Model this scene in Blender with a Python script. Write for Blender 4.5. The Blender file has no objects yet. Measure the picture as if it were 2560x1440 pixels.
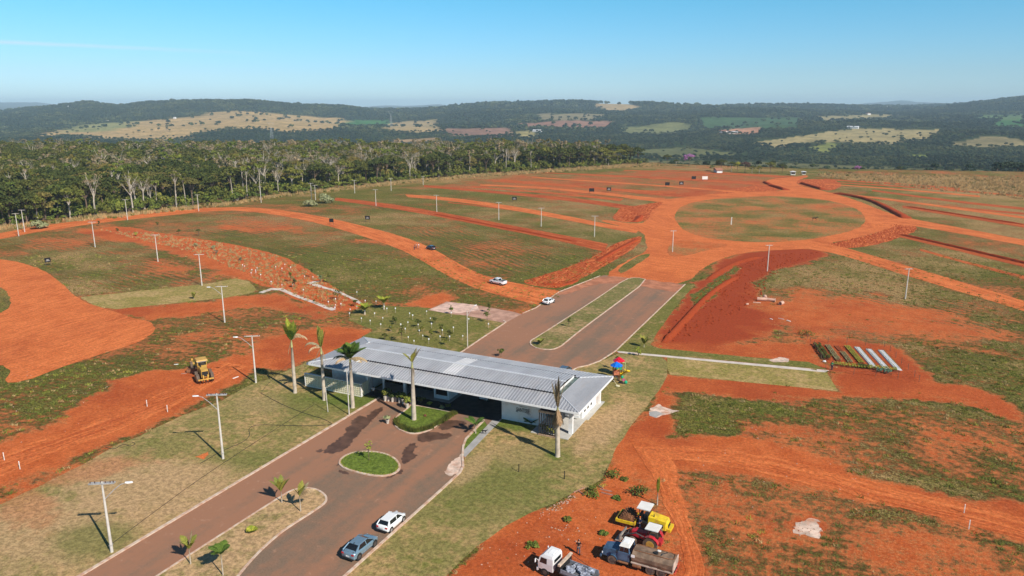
import bpy, bmesh, math, random
import numpy as np
from mathutils import Vector, Matrix
sc = bpy.context.scene
C = sc.collection
# ------------------------------------------------------------------ camera, light, exposure
F, PITCH, H = 1840.0, math.atan(455/1840), 48.0
cp, sp = math.cos(PITCH), math.sin(PITCH)
YAW = math.atan2((2173-1280)/F, cp+455/F*sp)
cA, sA = math.cos(YAW), math.sin(YAW)
cam = bpy.data.cameras.new('camera'); camo = bpy.data.objects.new('camera', cam); C.objects.link(camo)
camo.location = (0, 0, H); camo.rotation_euler = (math.pi/2-PITCH, 0, YAW)
cam.sensor_width = 36; cam.lens = 36*F/2560; cam.clip_start = 0.5; cam.clip_end = 60000
sc.camera = camo
SUN_EL, SUN_AZ = math.radians(39), math.atan2(.917, -.397)      # azimuth clockwise from +Y, direction TOWARDS the sun
w = bpy.data.worlds.new('World'); sc.world = w; w.use_nodes = True
nt = w.node_tree; nt.nodes.clear()
wo = nt.nodes.new('ShaderNodeOutputWorld'); bg = nt.nodes.new('ShaderNodeBackground')
sky = nt.nodes.new('ShaderNodeTexSky'); sky.sky_type = 'NISHITA'; sky.sun_disc = False
sky.sun_elevation = SUN_EL; sky.sun_rotation = SUN_AZ; sky.altitude = 800
sky.air_density = 1.15; sky.dust_density = 0.35; sky.ozone_density = 2.2
bg.inputs['Strength'].default_value = 0.065
# a thin contrail and faint cirrus, as direction-based colour in the sky
tc = nt.nodes.new('ShaderNodeTexCoord'); sx = nt.nodes.new('ShaderNodeSeparateXYZ'); nt.links.new(tc.outputs['Generated'], sx.inputs[0])
def wm(op, a, b=None, c=None, clamp=False):
    n = nt.nodes.new('ShaderNodeMath'); n.operation = op; n.use_clamp = clamp
    for i, v in enumerate((a, b, c)):
        if v is None: continue
        if hasattr(v, 'links'): nt.links.new(v, n.inputs[i])
        else: n.inputs[i].default_value = v
    return n.outputs[0]
def dirpx(x, y):
    u = (x-1280)/F; v = (y-720)/F; f = cp-v*sp; d = sp+v*cp
    return Vector((u*cA-f*sA, u*sA+f*cA, -d)).normalized()
d0, d1 = dirpx(-300, 92), dirpx(720, 137); nrm = d0.cross(d1).normalized(); al = (d1-d0).normalized()
dt = nt.nodes.new('ShaderNodeVectorMath'); dt.operation = 'DOT_PRODUCT'; nt.links.new(tc.outputs['Generated'], dt.inputs[0]); dt.inputs[1].default_value = nrm
da = nt.nodes.new('ShaderNodeVectorMath'); da.operation = 'DOT_PRODUCT'; nt.links.new(tc.outputs['Generated'], da.inputs[0]); da.inputs[1].default_value = al
nz = nt.nodes.new('ShaderNodeTexNoise'); nz.inputs['Scale'].default_value = 60; nz.inputs['Detail'].default_value = 5
nt.links.new(tc.outputs['Generated'], nz.inputs['Vector'])
off = wm('ADD', wm('MULTIPLY', nz.outputs[0], .0016), -.0008)
dist = wm('ABSOLUTE', wm('ADD', dt.outputs['Value'], off))
line = wm('SUBTRACT', 1.0, wm('DIVIDE', dist, .0032), clamp=True)
a1 = d1.dot(al)
fade = wm('DIVIDE', wm('SUBTRACT', a1, da.outputs['Value']), .35, clamp=True)
fac = wm('MULTIPLY', wm('MULTIPLY', line, fade), .75)
mx = nt.nodes.new('ShaderNodeMix'); mx.data_type = 'RGBA'
# pale haze low on the horizon and a richer blue higher up
gr = nt.nodes.new('ShaderNodeMix'); gr.data_type = 'RGBA'; gr.blend_type = 'MULTIPLY'; gr.inputs[0].default_value = 1
prev = (.90, 1.34, 2.05, 1)
az_ = wm('ABSOLUTE', sx.outputs[2])
for lo, hi, colr in ((.008, .04, (.82, 1.25, 1.80, 1)), (.04, .13, (.55, 1.34, 1.70, 1)), (.13, .40, (.42, .72, .90, 1))):
    tint = nt.nodes.new('ShaderNodeMix'); tint.data_type = 'RGBA'
    nt.links.new(wm('DIVIDE', wm('SUBTRACT', az_, lo), hi-lo, clamp=True), tint.inputs[0])
    if isinstance(prev, tuple): tint.inputs[6].default_value = prev
    else: nt.links.new(prev, tint.inputs[6])
    tint.inputs[7].default_value = colr; prev = tint.outputs[2]
nt.links.new(sky.outputs[0], gr.inputs[6]); nt.links.new(tint.outputs[2], gr.inputs[7])
nt.links.new(gr.outputs[2], mx.inputs[6]); nt.links.new(fac, mx.inputs[0]); mx.inputs[7].default_value = (9, 11, 12, 1)
nt.links.new(mx.outputs[2], bg.inputs[0]); nt.links.new(bg.outputs[0], wo.inputs[0])
sl = bpy.data.lights.new('sun', 'SUN'); so = bpy.data.objects.new('sun', sl); C.objects.link(so)
sl.energy = 4.9; sl.angle = math.radians(.53); sl.color = (1, .93, .82)
sv = Vector((math.sin(SUN_AZ)*math.cos(SUN_EL), math.cos(SUN_AZ)*math.cos(SUN_EL), math.sin(SUN_EL)))
so.rotation_euler = sv.to_track_quat('Z', 'Y').to_euler()
sc.view_settings.view_transform = 'Standard'; sc.view_settings.look = 'None'
sc.view_settings.exposure = 0.27; sc.view_settings.gamma = 1; sc.view_settings.use_curve_mapping = False
sc.cycles.use_denoising = True; sc.cycles.max_bounces = 6; sc.cycles.diffuse_bounces = 3; sc.cycles.glossy_bounces = 3
sc.cycles.transparent_max_bounces = 8; sc.cycles.volume_bounces = 1
sc.cycles.caustics_reflective = False; sc.cycles.caustics_refractive = False
# ------------------------------------------------------------------ helpers
R = random.Random(7)
def G(x, y, z=0.0):                 # where the sight line through a point of the photo meets height z
    u = (x-1280)/F; v = (y-720)/F
    f = cp-v*sp; d = sp+v*cp; t = (H-z)/d
    X, Y = u*t, f*t
    return (X*cA-Y*sA, X*sA+Y*cA)
def W2C(a, b): return a*cA+b*sA, -a*sA+b*cA
def PX(a, b, z=0.0):
    X, Y = W2C(a, b); dz = H-z; zc = Y*cp+dz*sp; yc = -Y*sp+dz*cp
    return 1280+F*X/zc, 720+F*yc/zc
def hgt(x, y, dx, dy): pass
def _hash(ix, iy, s):
    h = (ix.astype(np.int64)*374761393 + iy.astype(np.int64)*668265263 + s*1442695041) & 0x7fffffff
    h = ((h ^ (h >> 13))*1274126177) & 0x7fffffff
    return ((h ^ (h >> 16)) & 0xffff)/65535.0
def vnoise(x, y, s=0):
    x = np.asarray(x, float); y = np.asarray(y, float)
    ix = np.floor(x); iy = np.floor(y); fx = x-ix; fy = y-iy
    fx = fx*fx*(3-2*fx); fy = fy*fy*(3-2*fy)
    a = _hash(ix, iy, s); b = _hash(ix+1, iy, s); c = _hash(ix, iy+1, s); d = _hash(ix+1, iy+1, s)
    return (a*(1-fx)+b*fx)*(1-fy)+(c*(1-fx)+d*fx)*fy
def fbm(x, y, s=0, o=4):
    t = 0; a = .5; n = 0
    for k in range(o):
        t = t+a*vnoise(x*2**k+17.3*k, y*2**k-9.1*k, s+k); n += a; a *= .55
    return t/n
def inpoly(px, py, poly):
    r = np.zeros(px.shape, bool); n = len(poly)
    for i in range(n):
        x0, y0 = poly[i]; x1, y1 = poly[(i+1) % n]
        if y0 == y1: continue
        c = ((y0 > py) != (y1 > py)) & (px < (x1-x0)*(py-y0)/(y1-y0)+x0)
        r ^= c
    return r
def sdist(px, py, poly):
    d = np.full(px.shape, 1e9); n = len(poly)
    for i in range(n):
        x0, y0 = poly[i]; x1, y1 = poly[(i+1) % n]
        dx, dy = x1-x0, y1-y0; L = dx*dx+dy*dy+1e-9
        t = np.clip(((px-x0)*dx+(py-y0)*dy)/L, 0, 1)
        d = np.minimum(d, np.hypot(px-x0-t*dx, py-y0-t*dy))
    return np.where(inpoly(px, py, poly), d, -d)
def S(*p): return [G(x, y) for x, y in p]
# materials ---------------------------------------------------------
class NT:
    def __init__(s, name):
        s.m = bpy.data.materials.new(name); s.m.use_nodes = True; s.t = s.m.node_tree
        s.b = s.t.nodes['Principled BSDF']; s.pos = None
    def n(s, ty, **k):
        n = s.t.nodes.new('ShaderNode'+ty)
        for a, v in k.items(): setattr(n, a, v)
        return n
    def set(s, sock, v):
        if hasattr(v, 'links'): s.t.links.new(v, sock)
        elif isinstance(v, (tuple, list)) and len(v) == 3 and len(sock.default_value) == 4: sock.default_value = (*v, 1)
        else: sock.default_value = v
    def math(s, op, a, b=0.0, c=None, clamp=False):
        n = s.n('Math', operation=op, use_clamp=clamp); s.set(n.inputs[0], a); s.set(n.inputs[1], b)
        if c is not None: s.set(n.inputs[2], c)
        return n.outputs[0]
    def mix(s, f, a, b, bt='MIX'):
        n = s.n('Mix', data_type='RGBA', blend_type=bt); s.set(n.inputs[0], f); s.set(n.inputs[6], a); s.set(n.inputs[7], b); return n.outputs[2]
    def P(s):
        if s.pos is None: s.pos = s.n('NewGeometry').outputs['Position']
        return s.pos
    def O(s): return s.n('TexCoord').outputs['Object']
    def scaled(s, v, sc_, rot=0, loc=(0, 0, 0)):
        n = s.n('Mapping'); s.set(n.inputs[0], v); n.inputs['Scale'].default_value = sc_; n.inputs['Rotation'].default_value = (0, 0, rot); n.inputs['Location'].default_value = loc; return n.outputs[0]
    def noise(s, v, scale, detail=3, rough=.55, dist=0):
        n = s.n('TexNoise'); s.set(n.inputs['Vector'], v); n.inputs['Scale'].default_value = scale
        n.inputs['Detail'].default_value = detail; n.inputs['Roughness'].default_value = rough; n.inputs['Distortion'].default_value = dist; return n.outputs[0]
    def ss(s, v, lo, hi, o0=0.0, o1=1.0):
        n = s.n('MapRange', interpolation_type='SMOOTHSTEP'); s.set(n.inputs[0], v); s.set(n.inputs[1], lo); s.set(n.inputs[2], hi); n.inputs[3].default_value = o0; n.inputs[4].default_value = o1; return n.outputs[0]
    def attr(s, name, out='Fac'):
        return s.n('Attribute', attribute_name=name).outputs[out]
    def bump(s, h, strength=.5, dist=.05):
        n = s.n('Bump'); n.inputs['Strength'].default_value = strength; n.inputs['Distance'].default_value = dist; s.set(n.inputs['Height'], h); s.t.links.new(n.outputs[0], s.b.inputs['Normal'])
    def out(s, col=None, rough=.9, spec=.2, metal=0):
        if col is not None: s.set(s.b.inputs['Base Color'], col)
        s.set(s.b.inputs['Roughness'], rough); s.b.inputs['Specular IOR Level'].default_value = spec; s.b.inputs['Metallic'].default_value = metal
        return s.m
_mc = {}
def M(name, col=(.5, .5, .5), rough=.6, spec=.3, metal=0, var=.25, scale=3, bump=0, dirt=None, dirtamt=.4, coat=0):
    if name in _mc: return _mc[name]
    t = NT(name); v = t.O()
    f = t.noise(v, scale, 4); hi = tuple(min(1, c*(1+var)) for c in col); lo = tuple(c*(1-var) for c in col)
    c = t.mix(t.ss(f, .35, .65), lo, hi)
    if dirt:
        g = t.noise(v, scale*.6, 5, .65)
        c = t.mix(t.ss(g, .62-dirtamt*.35, .78), c, dirt)
    if bump: t.bump(t.noise(v, scale*4, 3), bump, .03)
    t.out(c, rough, spec, metal)
    if coat: t.b.inputs['Coat Weight'].default_value = coat
    _mc[name] = t.m; return t.m
# mesh builder --------------------------------------------------------
class MB:
    def __init__(s): s.v = []; s.f = []; s.uv = None; s.mi = []; s.cur = 0
    def add(s, vs, fs, T=None):
        o = len(s.v)
        if T is not None: vs = [T @ Vector(p) for p in vs]
        s.v += [tuple(p) for p in vs]; s.f += [tuple(i+o for i in f) for f in fs]; s.mi += [s.cur]*len(fs); return s
    def box(s, c, d, rz=0, rx=0, ry=0, top=(1, 1), sh=(0, 0)):
        x, y, z = [q/2 for q in d]; tx, ty = top
        vs = [(-x, -y, -z), (x, -y, -z), (x, y, -z), (-x, y, -z), (-x*tx+sh[0], -y*ty+sh[1], z), (x*tx+sh[0], -y*ty+sh[1], z), (x*tx+sh[0], y*ty+sh[1], z), (-x*tx+sh[0], y*ty+sh[1], z)]
        T = Matrix.Translation(c) @ Matrix.Rotation(rz, 4, 'Z') @ Matrix.Rotation(ry, 4, 'Y') @ Matrix.Rotation(rx, 4, 'X')
        return s.add(vs, [(3, 2, 1, 0), (4, 5, 6, 7), (0, 1, 5, 4), (1, 2, 6, 5), (2, 3, 7, 6), (3, 0, 4, 7)], T)
    def prism(s, prof, y0, y1, axis='y', T=None):      # prof: (x,z) polygon extruded along y (or: (y,z) along x, (x,y) along z)
        n = len(prof)
        if axis == 'y': a = [(p[0], y0, p[1]) for p in prof]; b = [(p[0], y1, p[1]) for p in prof]
        elif axis == 'x': a = [(y0, p[0], p[1]) for p in prof]; b = [(y1, p[0], p[1]) for p in prof]
        else: a = [(p[0], p[1], y0) for p in prof]; b = [(p[0], p[1], y1) for p in prof]
        return s.add(a+b, [tuple(range(n)), tuple(range(2*n-1, n-1, -1))]+[(i, i+n, (i+1) % n+n, (i+1) % n) for i in range(n)], T)
    def cyl(s, p0, p1, r0, r1=None, n=10, cap=True):
        p0, p1 = Vector(p0), Vector(p1); r1 = r0 if r1 is None else r1
        q = (p1-p0).to_track_quat('Z', 'Y'); vs = []
        for p, r in ((p0, r0), (p1, r1)):
            for i in range(n):
                t = 2*math.pi*i/n; vs.append(p+q @ Vector((r*math.cos(t), r*math.sin(t), 0)))
        fs = [(i, (i+1) % n, (i+1) % n+n, i+n) for i in range(n)]
        if cap: fs += [tuple(range(n-1, -1, -1)), tuple(range(n, 2*n))]
        return s.add(vs, fs)
    def tube(s, pts, r, n=6):
        pts = [Vector(p) for p in pts]; rs = r if isinstance(r, (list, tuple)) else [r]*len(pts); vs = []
        for k, p in enumerate(pts):
            d = (pts[min(k+1, len(pts)-1)]-pts[max(k-1, 0)]).normalized()
            ref = Vector((0, 0, 1)) if abs(d.z) < .9 else Vector((1, 0, 0))
            a = d.cross(ref).normalized(); b = d.cross(a)
            for i in range(n):
                t = 2*math.pi*i/n; vs.append(p+a*rs[k]*math.cos(t)+b*rs[k]*math.sin(t))
        m = len(pts)
        fs = [(k*n+i, k*n+(i+1) % n, (k+1)*n+(i+1) % n, (k+1)*n+i) for k in range(m-1) for i in range(n)]
        fs += [tuple(range(n)), tuple(range(m*n-1, (m-1)*n-1, -1))]
        return s.add(vs, fs)
    def sph(s, c, r, sc_=(1, 1, 1), nu=10, nv=6, jit=0, rnd=None):
        vs = [(c[0], c[1], c[2]-r*sc_[2])]
        for j in range(1, nv):
            ph = -math.pi/2+math.pi*j/nv
            for i in range(nu):
                t = 2*math.pi*i/nu; k = 1+(rnd.uniform(-jit, jit) if jit else 0)
                vs.append((c[0]+r*k*sc_[0]*math.cos(ph)*math.cos(t), c[1]+r*k*sc_[1]*math.cos(ph)*math.sin(t), c[2]+r*k*sc_[2]*math.sin(ph)))
        vs.append((c[0], c[1], c[2]+r*sc_[2])); n = len(vs)-1
        fs = [(0, 1+(i+1) % nu, 1+i) for i in range(nu)]+[(n, n-nu+i, n-nu+(i+1) % nu) for i in range(nu)]
        fs += [(1+j*nu+i, 1+j*nu+(i+1) % nu, 1+(j+1)*nu+(i+1) % nu, 1+(j+1)*nu+i) for j in range(nv-2) for i in range(nu)]
        return s.add(vs, fs)
    def loft(s, secs, cap=True, close=True):
        n = len(secs[0]); vs = [p for q in secs for p in q]; m = len(secs)
        fs = [(k*n+i, k*n+(i+1) % n, (k+1)*n+(i+1) % n, (k+1)*n+i) for k in range(m-1) for i in range(n if close else n-1)]
        if cap: fs += [tuple(range(n-1, -1, -1)), tuple(range((m-1)*n, m*n))]
        return s.add(vs, fs)
    def quad(s, *p): return s.add(p, [tuple(range(len(p)))])
    def mesh(s, name, mats, smooth=False):
        me = bpy.data.meshes.new(name); me.from_pydata(s.v, [], s.f)
        for m in (mats if isinstance(mats, (list, tuple)) else [mats]): me.materials.append(m)
        if any(s.mi): me.polygons.foreach_set('material_index', s.mi)
        if smooth: me.polygons.foreach_set('use_smooth', [True]*len(me.polygons))
        me.update(); return me
    def build(s, name, mats, parent=None, smooth=False, **k):
        o = bpy.data.objects.new(name, s.mesh(name, mats, smooth)); C.objects.link(o)
        if parent is not None: o.parent = parent
        tag(o, **k); return o
def tag(o, label=None, cat=None, group=None, kind=None):
    for a, v in (('label', label), ('category', cat), ('group', group), ('kind', kind)):
        if v: o[a] = v
    return o
def thing(name, loc, rz=0, label=None, cat=None, group=None, sc_=1):
    o = bpy.data.objects.new(name, None); C.objects.link(o); o.location = loc; o.rotation_euler = (0, 0, rz); o.scale = (sc_,)*3
    o.empty_display_size = .2
    return tag(o, label, cat, group)
def copytree(o, parent=None):
    c = o.copy(); C.objects.link(c)
    if parent is not None: c.parent = parent
    for ch in list(o.children): copytree(ch, c)
    return c
def put(o, loc, rz=0, label=None, sc_=1, group=None):
    o.location = loc; o.rotation_euler = (0, 0, rz); o.scale = (sc_,)*3
    if label: o['label'] = label
    if group: o['group'] = group
    return o
# ------------------------------------------------------------------ terrain
COLS = np.array([-1000, 0, 250, 640, 900, 1280, 1600, 1900, 2240, 2560, 3600.])
TAB = [ (1400, [386, 386, 384, 384, 384, 382, 380, 374, 372, 367, 362]),
        (1900, [352, 352, 350, 348, 350, 347, 347, 338, 338, 333, 328]),
        (2400, [328, 325, 318, 314, 327, 322, 322, 310, 314, 306, 300]),
        (3000, [306, 306, 294, 287, 308, 300, 297, 292, 297, 281, 270]),
        (3800, [290,285,272,262,270,261,257,255,264,271,270,281,277,272,277,284,256,238], [-1000,0,150,225,290,400,500,620,690,760,870,930,1280,1600,1900,2240,2560,3600]),
        (4600, [288,286,268,275,277,267,262,257,254,256,259,258,265,272,264,265,271,276,272,258,250,243,232], [-1000,0,640,900,1060,1130,1200,1320,1400,1480,1560,1630,1680,1740,1830,1990,2100,2240,2330,2420,2490,2560,3600]),
        (5600, [290, 288, 284, 280, 279, 274, 276, 274, 271, 262, 250]),
        (8000, [276]*11)]
FARC = np.array([-1000, 0, 90, 180, 300, 900, 960, 1020, 1100, 1160, 1900, 2060, 2150, 2250, 2330, 2420, 3600.])
FARY = np.array([264, 258, 259, 269, 272, 271, 265, 268, 262, 271, 271, 270, 261, 253, 258, 263, 262.])
EDC = np.array([-2000, 1280, 1600, 2000, 2560, 3400.]); EDR = np.array([720, 720, 650, 590, 560, 520.])
def terr(a, b):
    a = np.asarray(a, float); b = np.asarray(b, float)
    X, Y = W2C(a, b)
    Ys = np.maximum(Y, 50); col = np.clip(1280+F*X/(Ys*cp+30*sp), -1500, 4200)
    edge = np.interp(col, EDC, EDR)
    rows = [(0, np.zeros_like(col))]
    zs = []; rs = []
    zs.append(np.zeros_like(col)); rs.append(edge)
    zs.append(np.full_like(col, -16.)); rs.append(edge+130)
    zs.append(np.full_like(col, -32.)); rs.append(np.full_like(col, 1050.))
    for r, ys, *cc_ in TAB:
        y = np.interp(col, cc_[0] if cc_ else COLS, ys); zs.append(48-(y-265)/F*r*.985); rs.append(np.full_like(col, float(r)))
    y = np.interp(col, FARC, FARY); zs.append(48-(y-265)/F*14000*.985); rs.append(np.full_like(col, 14000.))
    zs.append(np.full_like(col, -60.)); rs.append(np.full_like(col, 17000.))
    zs.append(np.full_like(col, -60.)); rs.append(np.full_like(col, 60000.))
    z = np.zeros_like(col)
    for k in range(len(rs)-1):
        t = np.clip((Y-rs[k])/(rs[k+1]-rs[k]), 0, 1); t = t*t*(3-2*t)*.5+t*.5
        m = (Y >= rs[k]) & (Y < rs[k+1]); z = np.where(m, zs[k]*(1-t)+zs[k+1]*t, z)
    wgt = np.clip((Y-edge-40)/700, 0, 1)
    z += wgt*((fbm(a/500, b/500, 3, 4)-.5)*52+(fbm(a/130, b/130, 9, 3)-.5)*9)
    z += np.clip((Y-9000)/3000, 0, 1)*(fbm(a/1500, b/1500, 5, 3)-.5)*60
    return z
def onterr(x, y):                  # world point of the terrain seen through a point of the photo
    u = (x-1280)/F; v = (y-720)/F; f = cp-v*sp; d = sp+v*cp
    t = np.arange(500, 16000, 10.)/f; X = u*t; Y = f*t; z = H-d*t
    a = X*cA-Y*sA; b = X*sA+Y*cA; g = terr(a, b); k = np.argmax(z < g)
    return float(a[k]), float(b[k]), float(g[k])
# coverage painting: (polygon in photo points, cov, tone, dry, feather m)
ZONES = [
 ([(2030,436),(2200,437),(2400,441),(2700,452),(2700,515),(2560,500),(2350,478),(2200,460)], .95, .2, 1, 3),
 ([(1640,425),(1980,440),(1915,470),(1660,505),(1300,472),(1000,470),(1300,440)], .42, .55, .45, 8),
 ([(210,572),(330,582),(470,622),(560,655),(640,700),(600,700),(500,655),(420,628),(280,597),(190,580)], .12, .1, .1, 2),
 ([(100,600),(200,606),(330,625),(420,660),(300,650),(150,618)], .5, .2, .4, 6),
 ([(560,566),(740,572),(760,580),(600,580)], .35, .1, .2, 4), ([(840,585),(930,600),(960,612),(880,604)], .25, .1, .2, 3),
 ([(750,660),(960,650),(1050,650),(1090,680),(860,700)], .9, .3, .35, 6),
 ([(265,772),(420,762),(560,748),(650,738),(700,740),(835,792),(800,798),(700,768),(600,765),(470,785),(380,800),(300,788)], .12, .15, .1, 2),
 ([(720,835),(830,822),(935,822),(925,838),(870,868),(770,905),(700,925),(640,925),(600,955),(520,990),(440,1035),(350,1080),(240,1120),(175,1160),(100,1190),(0,1220),(-150,1270),(-150,1140),(0,1107),(50,1090),(112,1075),(175,1040),(212,1017),(212,995),(295,980),(280,947),(325,937),(375,929),(445,930),(480,925),(560,905),(640,880),(640,860)], .03, .12, .0, 1.2),
 ([(0,905),(25,915),(60,950),(0,960)], .8, .2, .0, 1),
 ([(0,1215),(250,1120),(300,1110),(200,1190),(60,1240),(0,1260)], .35, .25, .5, 3),
 ([(1010,760),(1060,740),(1110,735),(1130,745),(1080,770)], .2, .1, .2, 1.5),
 ([(1780,690),(1800,650),(1880,630),(1970,618),(2055,624),(2065,642),(2000,662),(1930,680),(1880,715),(1905,745),(1965,775),(1955,820),(1870,855),(1790,872),(1700,862),(1648,860),(1638,845),(1690,775),(1735,705)], .02, .95, .0, 1.5),
 ([(1735,735),(1790,700),(1840,665),(1850,672),(1800,715),(1760,760),(1735,775)], .9, .5, .0, 1),
 ([(1640,862),(1900,850),(2040,862),(2070,925),(1560,888)], .14, .35, .1, 2),
 ([(1890,760),(2000,720),(2200,755),(2560,830),(2560,900),(2350,870),(2230,850),(2050,850),(1960,850),(1950,790)], .33, .2, .35, 5),
 ([(2200,800),(2560,860),(2560,980),(2400,960),(2280,920),(2230,870)], .54, .15, .15, 8),
 ([(2020,848),(2100,846),(2240,862),(2320,950),(2200,945),(2075,930)], .03, .6, .0, 1.5),
 ([(1668,936),(2095,978),(2075,928),(2290,950),(2400,965),(2500,990),(2560,1030),(2560,1065),(2400,1010),(2250,1000),(2150,990),(2000,1000),(1880,1000),(1740,985),(1690,1010),(1690,1080),(1600,1130),(1530,1120),(1580,1060),(1630,1000)], .03, .45, .0, 1.2),
 ([(1720,985),(1800,1000),(1900,1015),(1980,1040),(1985,1070),(1860,1092),(1780,1095),(1715,1070),(1695,1035)], .70, .2, .05, 3.2),
 ([(1860,1060),(1900,1062),(1910,1090),(1850,1095)], .3, .5, .3, 1),
 ([(1990,1000),(2150,1005),(2400,1030),(2560,1065),(2560,1265),(2400,1225),(2200,1180),(2040,1130),(1960,1090)], .43, .25, .22, 5),
 ([(1690,1090),(1850,1100),(1960,1115),(2050,1150),(2200,1190),(2400,1235),(2700,1290),(2700,1400),(2400,1322),(2200,1272),(2080,1235),(1900,1195),(1700,1180),(1690,1200),(1730,1290),(1760,1370),(1775,1460),(1650,1600),(1100,1600),(1100,1430),(1190,1366),(1265,1315),(1391,1255),(1471,1219),(1507,1196),(1530,1120),(1600,1090)], .045, .12, .05, 1.5),
 ([(1590,1185),(1650,1190),(1665,1250),(1640,1300),(1700,1400),(1650,1380),(1600,1260)], .45, .2, .4, 1.5),
 ([(1700,1185),(1900,1200),(2080,1240),(2200,1278),(2400,1328),(2700,1410),(2700,1600),(1790,1600),(1775,1440),(1760,1370),(1730,1290)], .40, .25, .30, 2),
 ([(1970,1340),(1990,1300),(2030,1290),(2060,1310),(2040,1340)], .05, .1, .0, 1),
 ([(1100,1445),(1110,1420),(1190,1366),(1200,1372),(1130,1440)], .85, .2, .1, .6),
]
CLAY = []                      # (polygon, amount): pale chalky patches
def paint(a, b, Y):
    n = a.shape
    big = fbm(a/38, b/38, 21, 4); med = fbm(a/7, b/7, 33, 4)
    cov = np.full(n, .68); tone = np.full(n, .22); dry = np.clip(.36+(fbm(a/60, b/60, 41, 3)-.5)*1.3, 0, 1)
    # fields further up the plateau are browner
    for poly, c_, t_, d_, fe in ZONES:
        P = S(*poly); xs = [p[0] for p in P]; ys = [p[1] for p in P]; m = 3*fe+1
        sel = (a > min(xs)-m) & (a < max(xs)+m) & (b > min(ys)-m) & (b < max(ys)+m)
        if not sel.any(): continue
        aa, bb = a[sel], b[sel]
        d = sdist(aa, bb, P)+(fbm(aa/3.5, bb/3.5, 55, 3)-.5)*fe*3.0+(fbm(aa/11, bb/11, 77, 2)-.5)*fe*2
        k = np.clip(d/fe*.5+.5, 0, 1)
        cov[sel] = cov[sel]*(1-k)+c_*k; tone[sel] = tone[sel]*(1-k)+t_*k; dry[sel] = dry[sel]*(1-k)+d_*k
    cov = np.clip(cov+((big-.5)*.75+(med-.5)*.55)*np.clip(cov*2.2, 0, 1)*np.where(cov > .85, .5, 1), 0, 1)
    return cov, tone, dry
def axis(lo, f0, f1, hi, step, g, mx):
    c = list(np.arange(f0, f1, step)); s = step; x = f0; L = []
    while x > lo: s = min(s*g, mx*max(1, (f0-x)/4000)); x -= s; L.append(x)
    s = step; x = c[-1]; U = []
    while x < hi: s = min(s*g, mx*max(1, (x-f1)/4000)); x += s; U.append(x)
    return np.array(L[::-1]+c+U)
AX = axis(-15500, -150, 30, 11000, .62, 1.021, 70); BY = axis(-120, 30, 175, 15800, .62, 1.018, 60)
ga, gb = np.meshgrid(AX, BY); na, nb = len(AX), len(BY)
a_, b_ = ga.ravel(), gb.ravel(); X_, Y_ = W2C(a_, b_)
z_ = terr(a_, b_)
near = (Y_ < 900) & (np.abs(X_) < 700)
cov = np.zeros(a_.shape); tone = cov.copy(); dry = cov.copy()
cov[near], tone[near], dry[near] = paint(a_[near], b_[near], Y_[near])
edge_ = np.interp(1280+F*X_/(np.maximum(Y_, 50)*cp+30*sp), EDC, EDR)
far = np.clip((Y_-edge_+6)/12, 0, 1)
# far land use, by zone of the photo the slope shows in
px_, py_ = PX(a_, b_, z_)
FOREST = (.030, .050, .016); TAN = (.36, .27, .13); 
FIELDS = [
 ([(80,345),(150,325),(300,305),(420,297),(560,280),(700,285),(870,299),(850,322),(720,331),(640,322),(560,322),(470,336),(480,346),(350,352),(250,345),(160,338)], (.40,.28,.13)),
 ([(150,332),(200,312),(340,302),(330,318),(250,330)], (.24,.24,.10)),
 ([(860,304),(975,297),(970,314),(860,320)], (.05,.15,.04)),
 ([(975,306),(1090,300),(1100,328),(990,330),(950,322)], (.36,.27,.14)),
 ([(960,352),(1090,346),(1110,356),(980,362)], (.33,.22,.12)),
 ([(1110,322),(1270,318),(1290,340),(1200,344),(1120,338)], (.26,.15,.11)),
 ([(1300,308),(1420,300),(1530,305),(1510,322),(1400,322),(1320,318)], (.27,.15,.11)),
 ([(1340,285),(1470,283),(1520,290),(1480,300),(1350,300)], (.22,.19,.11)),
 ([(1290,330),(1340,326),(1345,345),(1300,345)], (.28,.24,.10)),
 ([(1480,262),(1560,258),(1600,268),(1570,280),(1520,278)], (.38,.28,.15)),
 ([(1540,322),(1700,305),(1740,318),(1700,335),(1570,338)], (.16,.17,.07)),
 ([(1740,292),(2000,295),(1990,322),(1900,325),(1760,322)], (.05,.10,.04)),
 ([(1800,325),(1900,320),(1895,334),(1800,334)], (.42,.22,.14)),
 ([(2030,292),(2200,286),(2260,290),(2200,297),(2060,305)], (.28,.24,.12)),
 ([(1880,358),(2000,340),(2150,320),(2350,324),(2340,338),(2310,352),(2180,358),(2060,352),(1940,372)], (.33,.27,.13)),
 ([(2020,370),(2080,352),(2110,362),(2060,385)], (.20,.22,.06)),
 ([(2370,360),(2480,340),(2560,352),(2560,368),(2440,368)], (.24,.20,.10)),
 ([(2430,290),(2560,284),(2560,300),(2440,300)], (.10,.16,.06)),
 ([(2500,300),(2560,298),(2560,318),(2480,315)], (.05,.14,.04)),
 ([(1620,372),(1720,368),(1850,385),(1780,398),(1660,396),(1560,380)], (.12,.13,.05)),
 ([(2280,390),(2320,388),(2320,398),(2270,398)], (.20,.24,.05)),
 ([(1600,402),(2000,408),(2560,430),(2560,442),(2040,436),(1620,420)], (.12,.12,.05)),
]
fc = np.zeros((len(a_), 3)); fc[:] = FOREST; isfield = np.zeros(len(a_), bool)
ff = (Y_ > 640) & (Y_ < 9000)
jx = px_+(fbm(a_/90, b_/90, 61, 3)-.5)*22; jy = py_+(fbm(a_/140, b_/140, 62, 3)-.5)*7
for poly, c_ in FIELDS:
    m = ff & inpoly(jx, jy, poly); fc[m] = c_; isfield |= m
vfar = Y_ > 9000; fc[vfar] = (.07, .085, .06)
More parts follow.
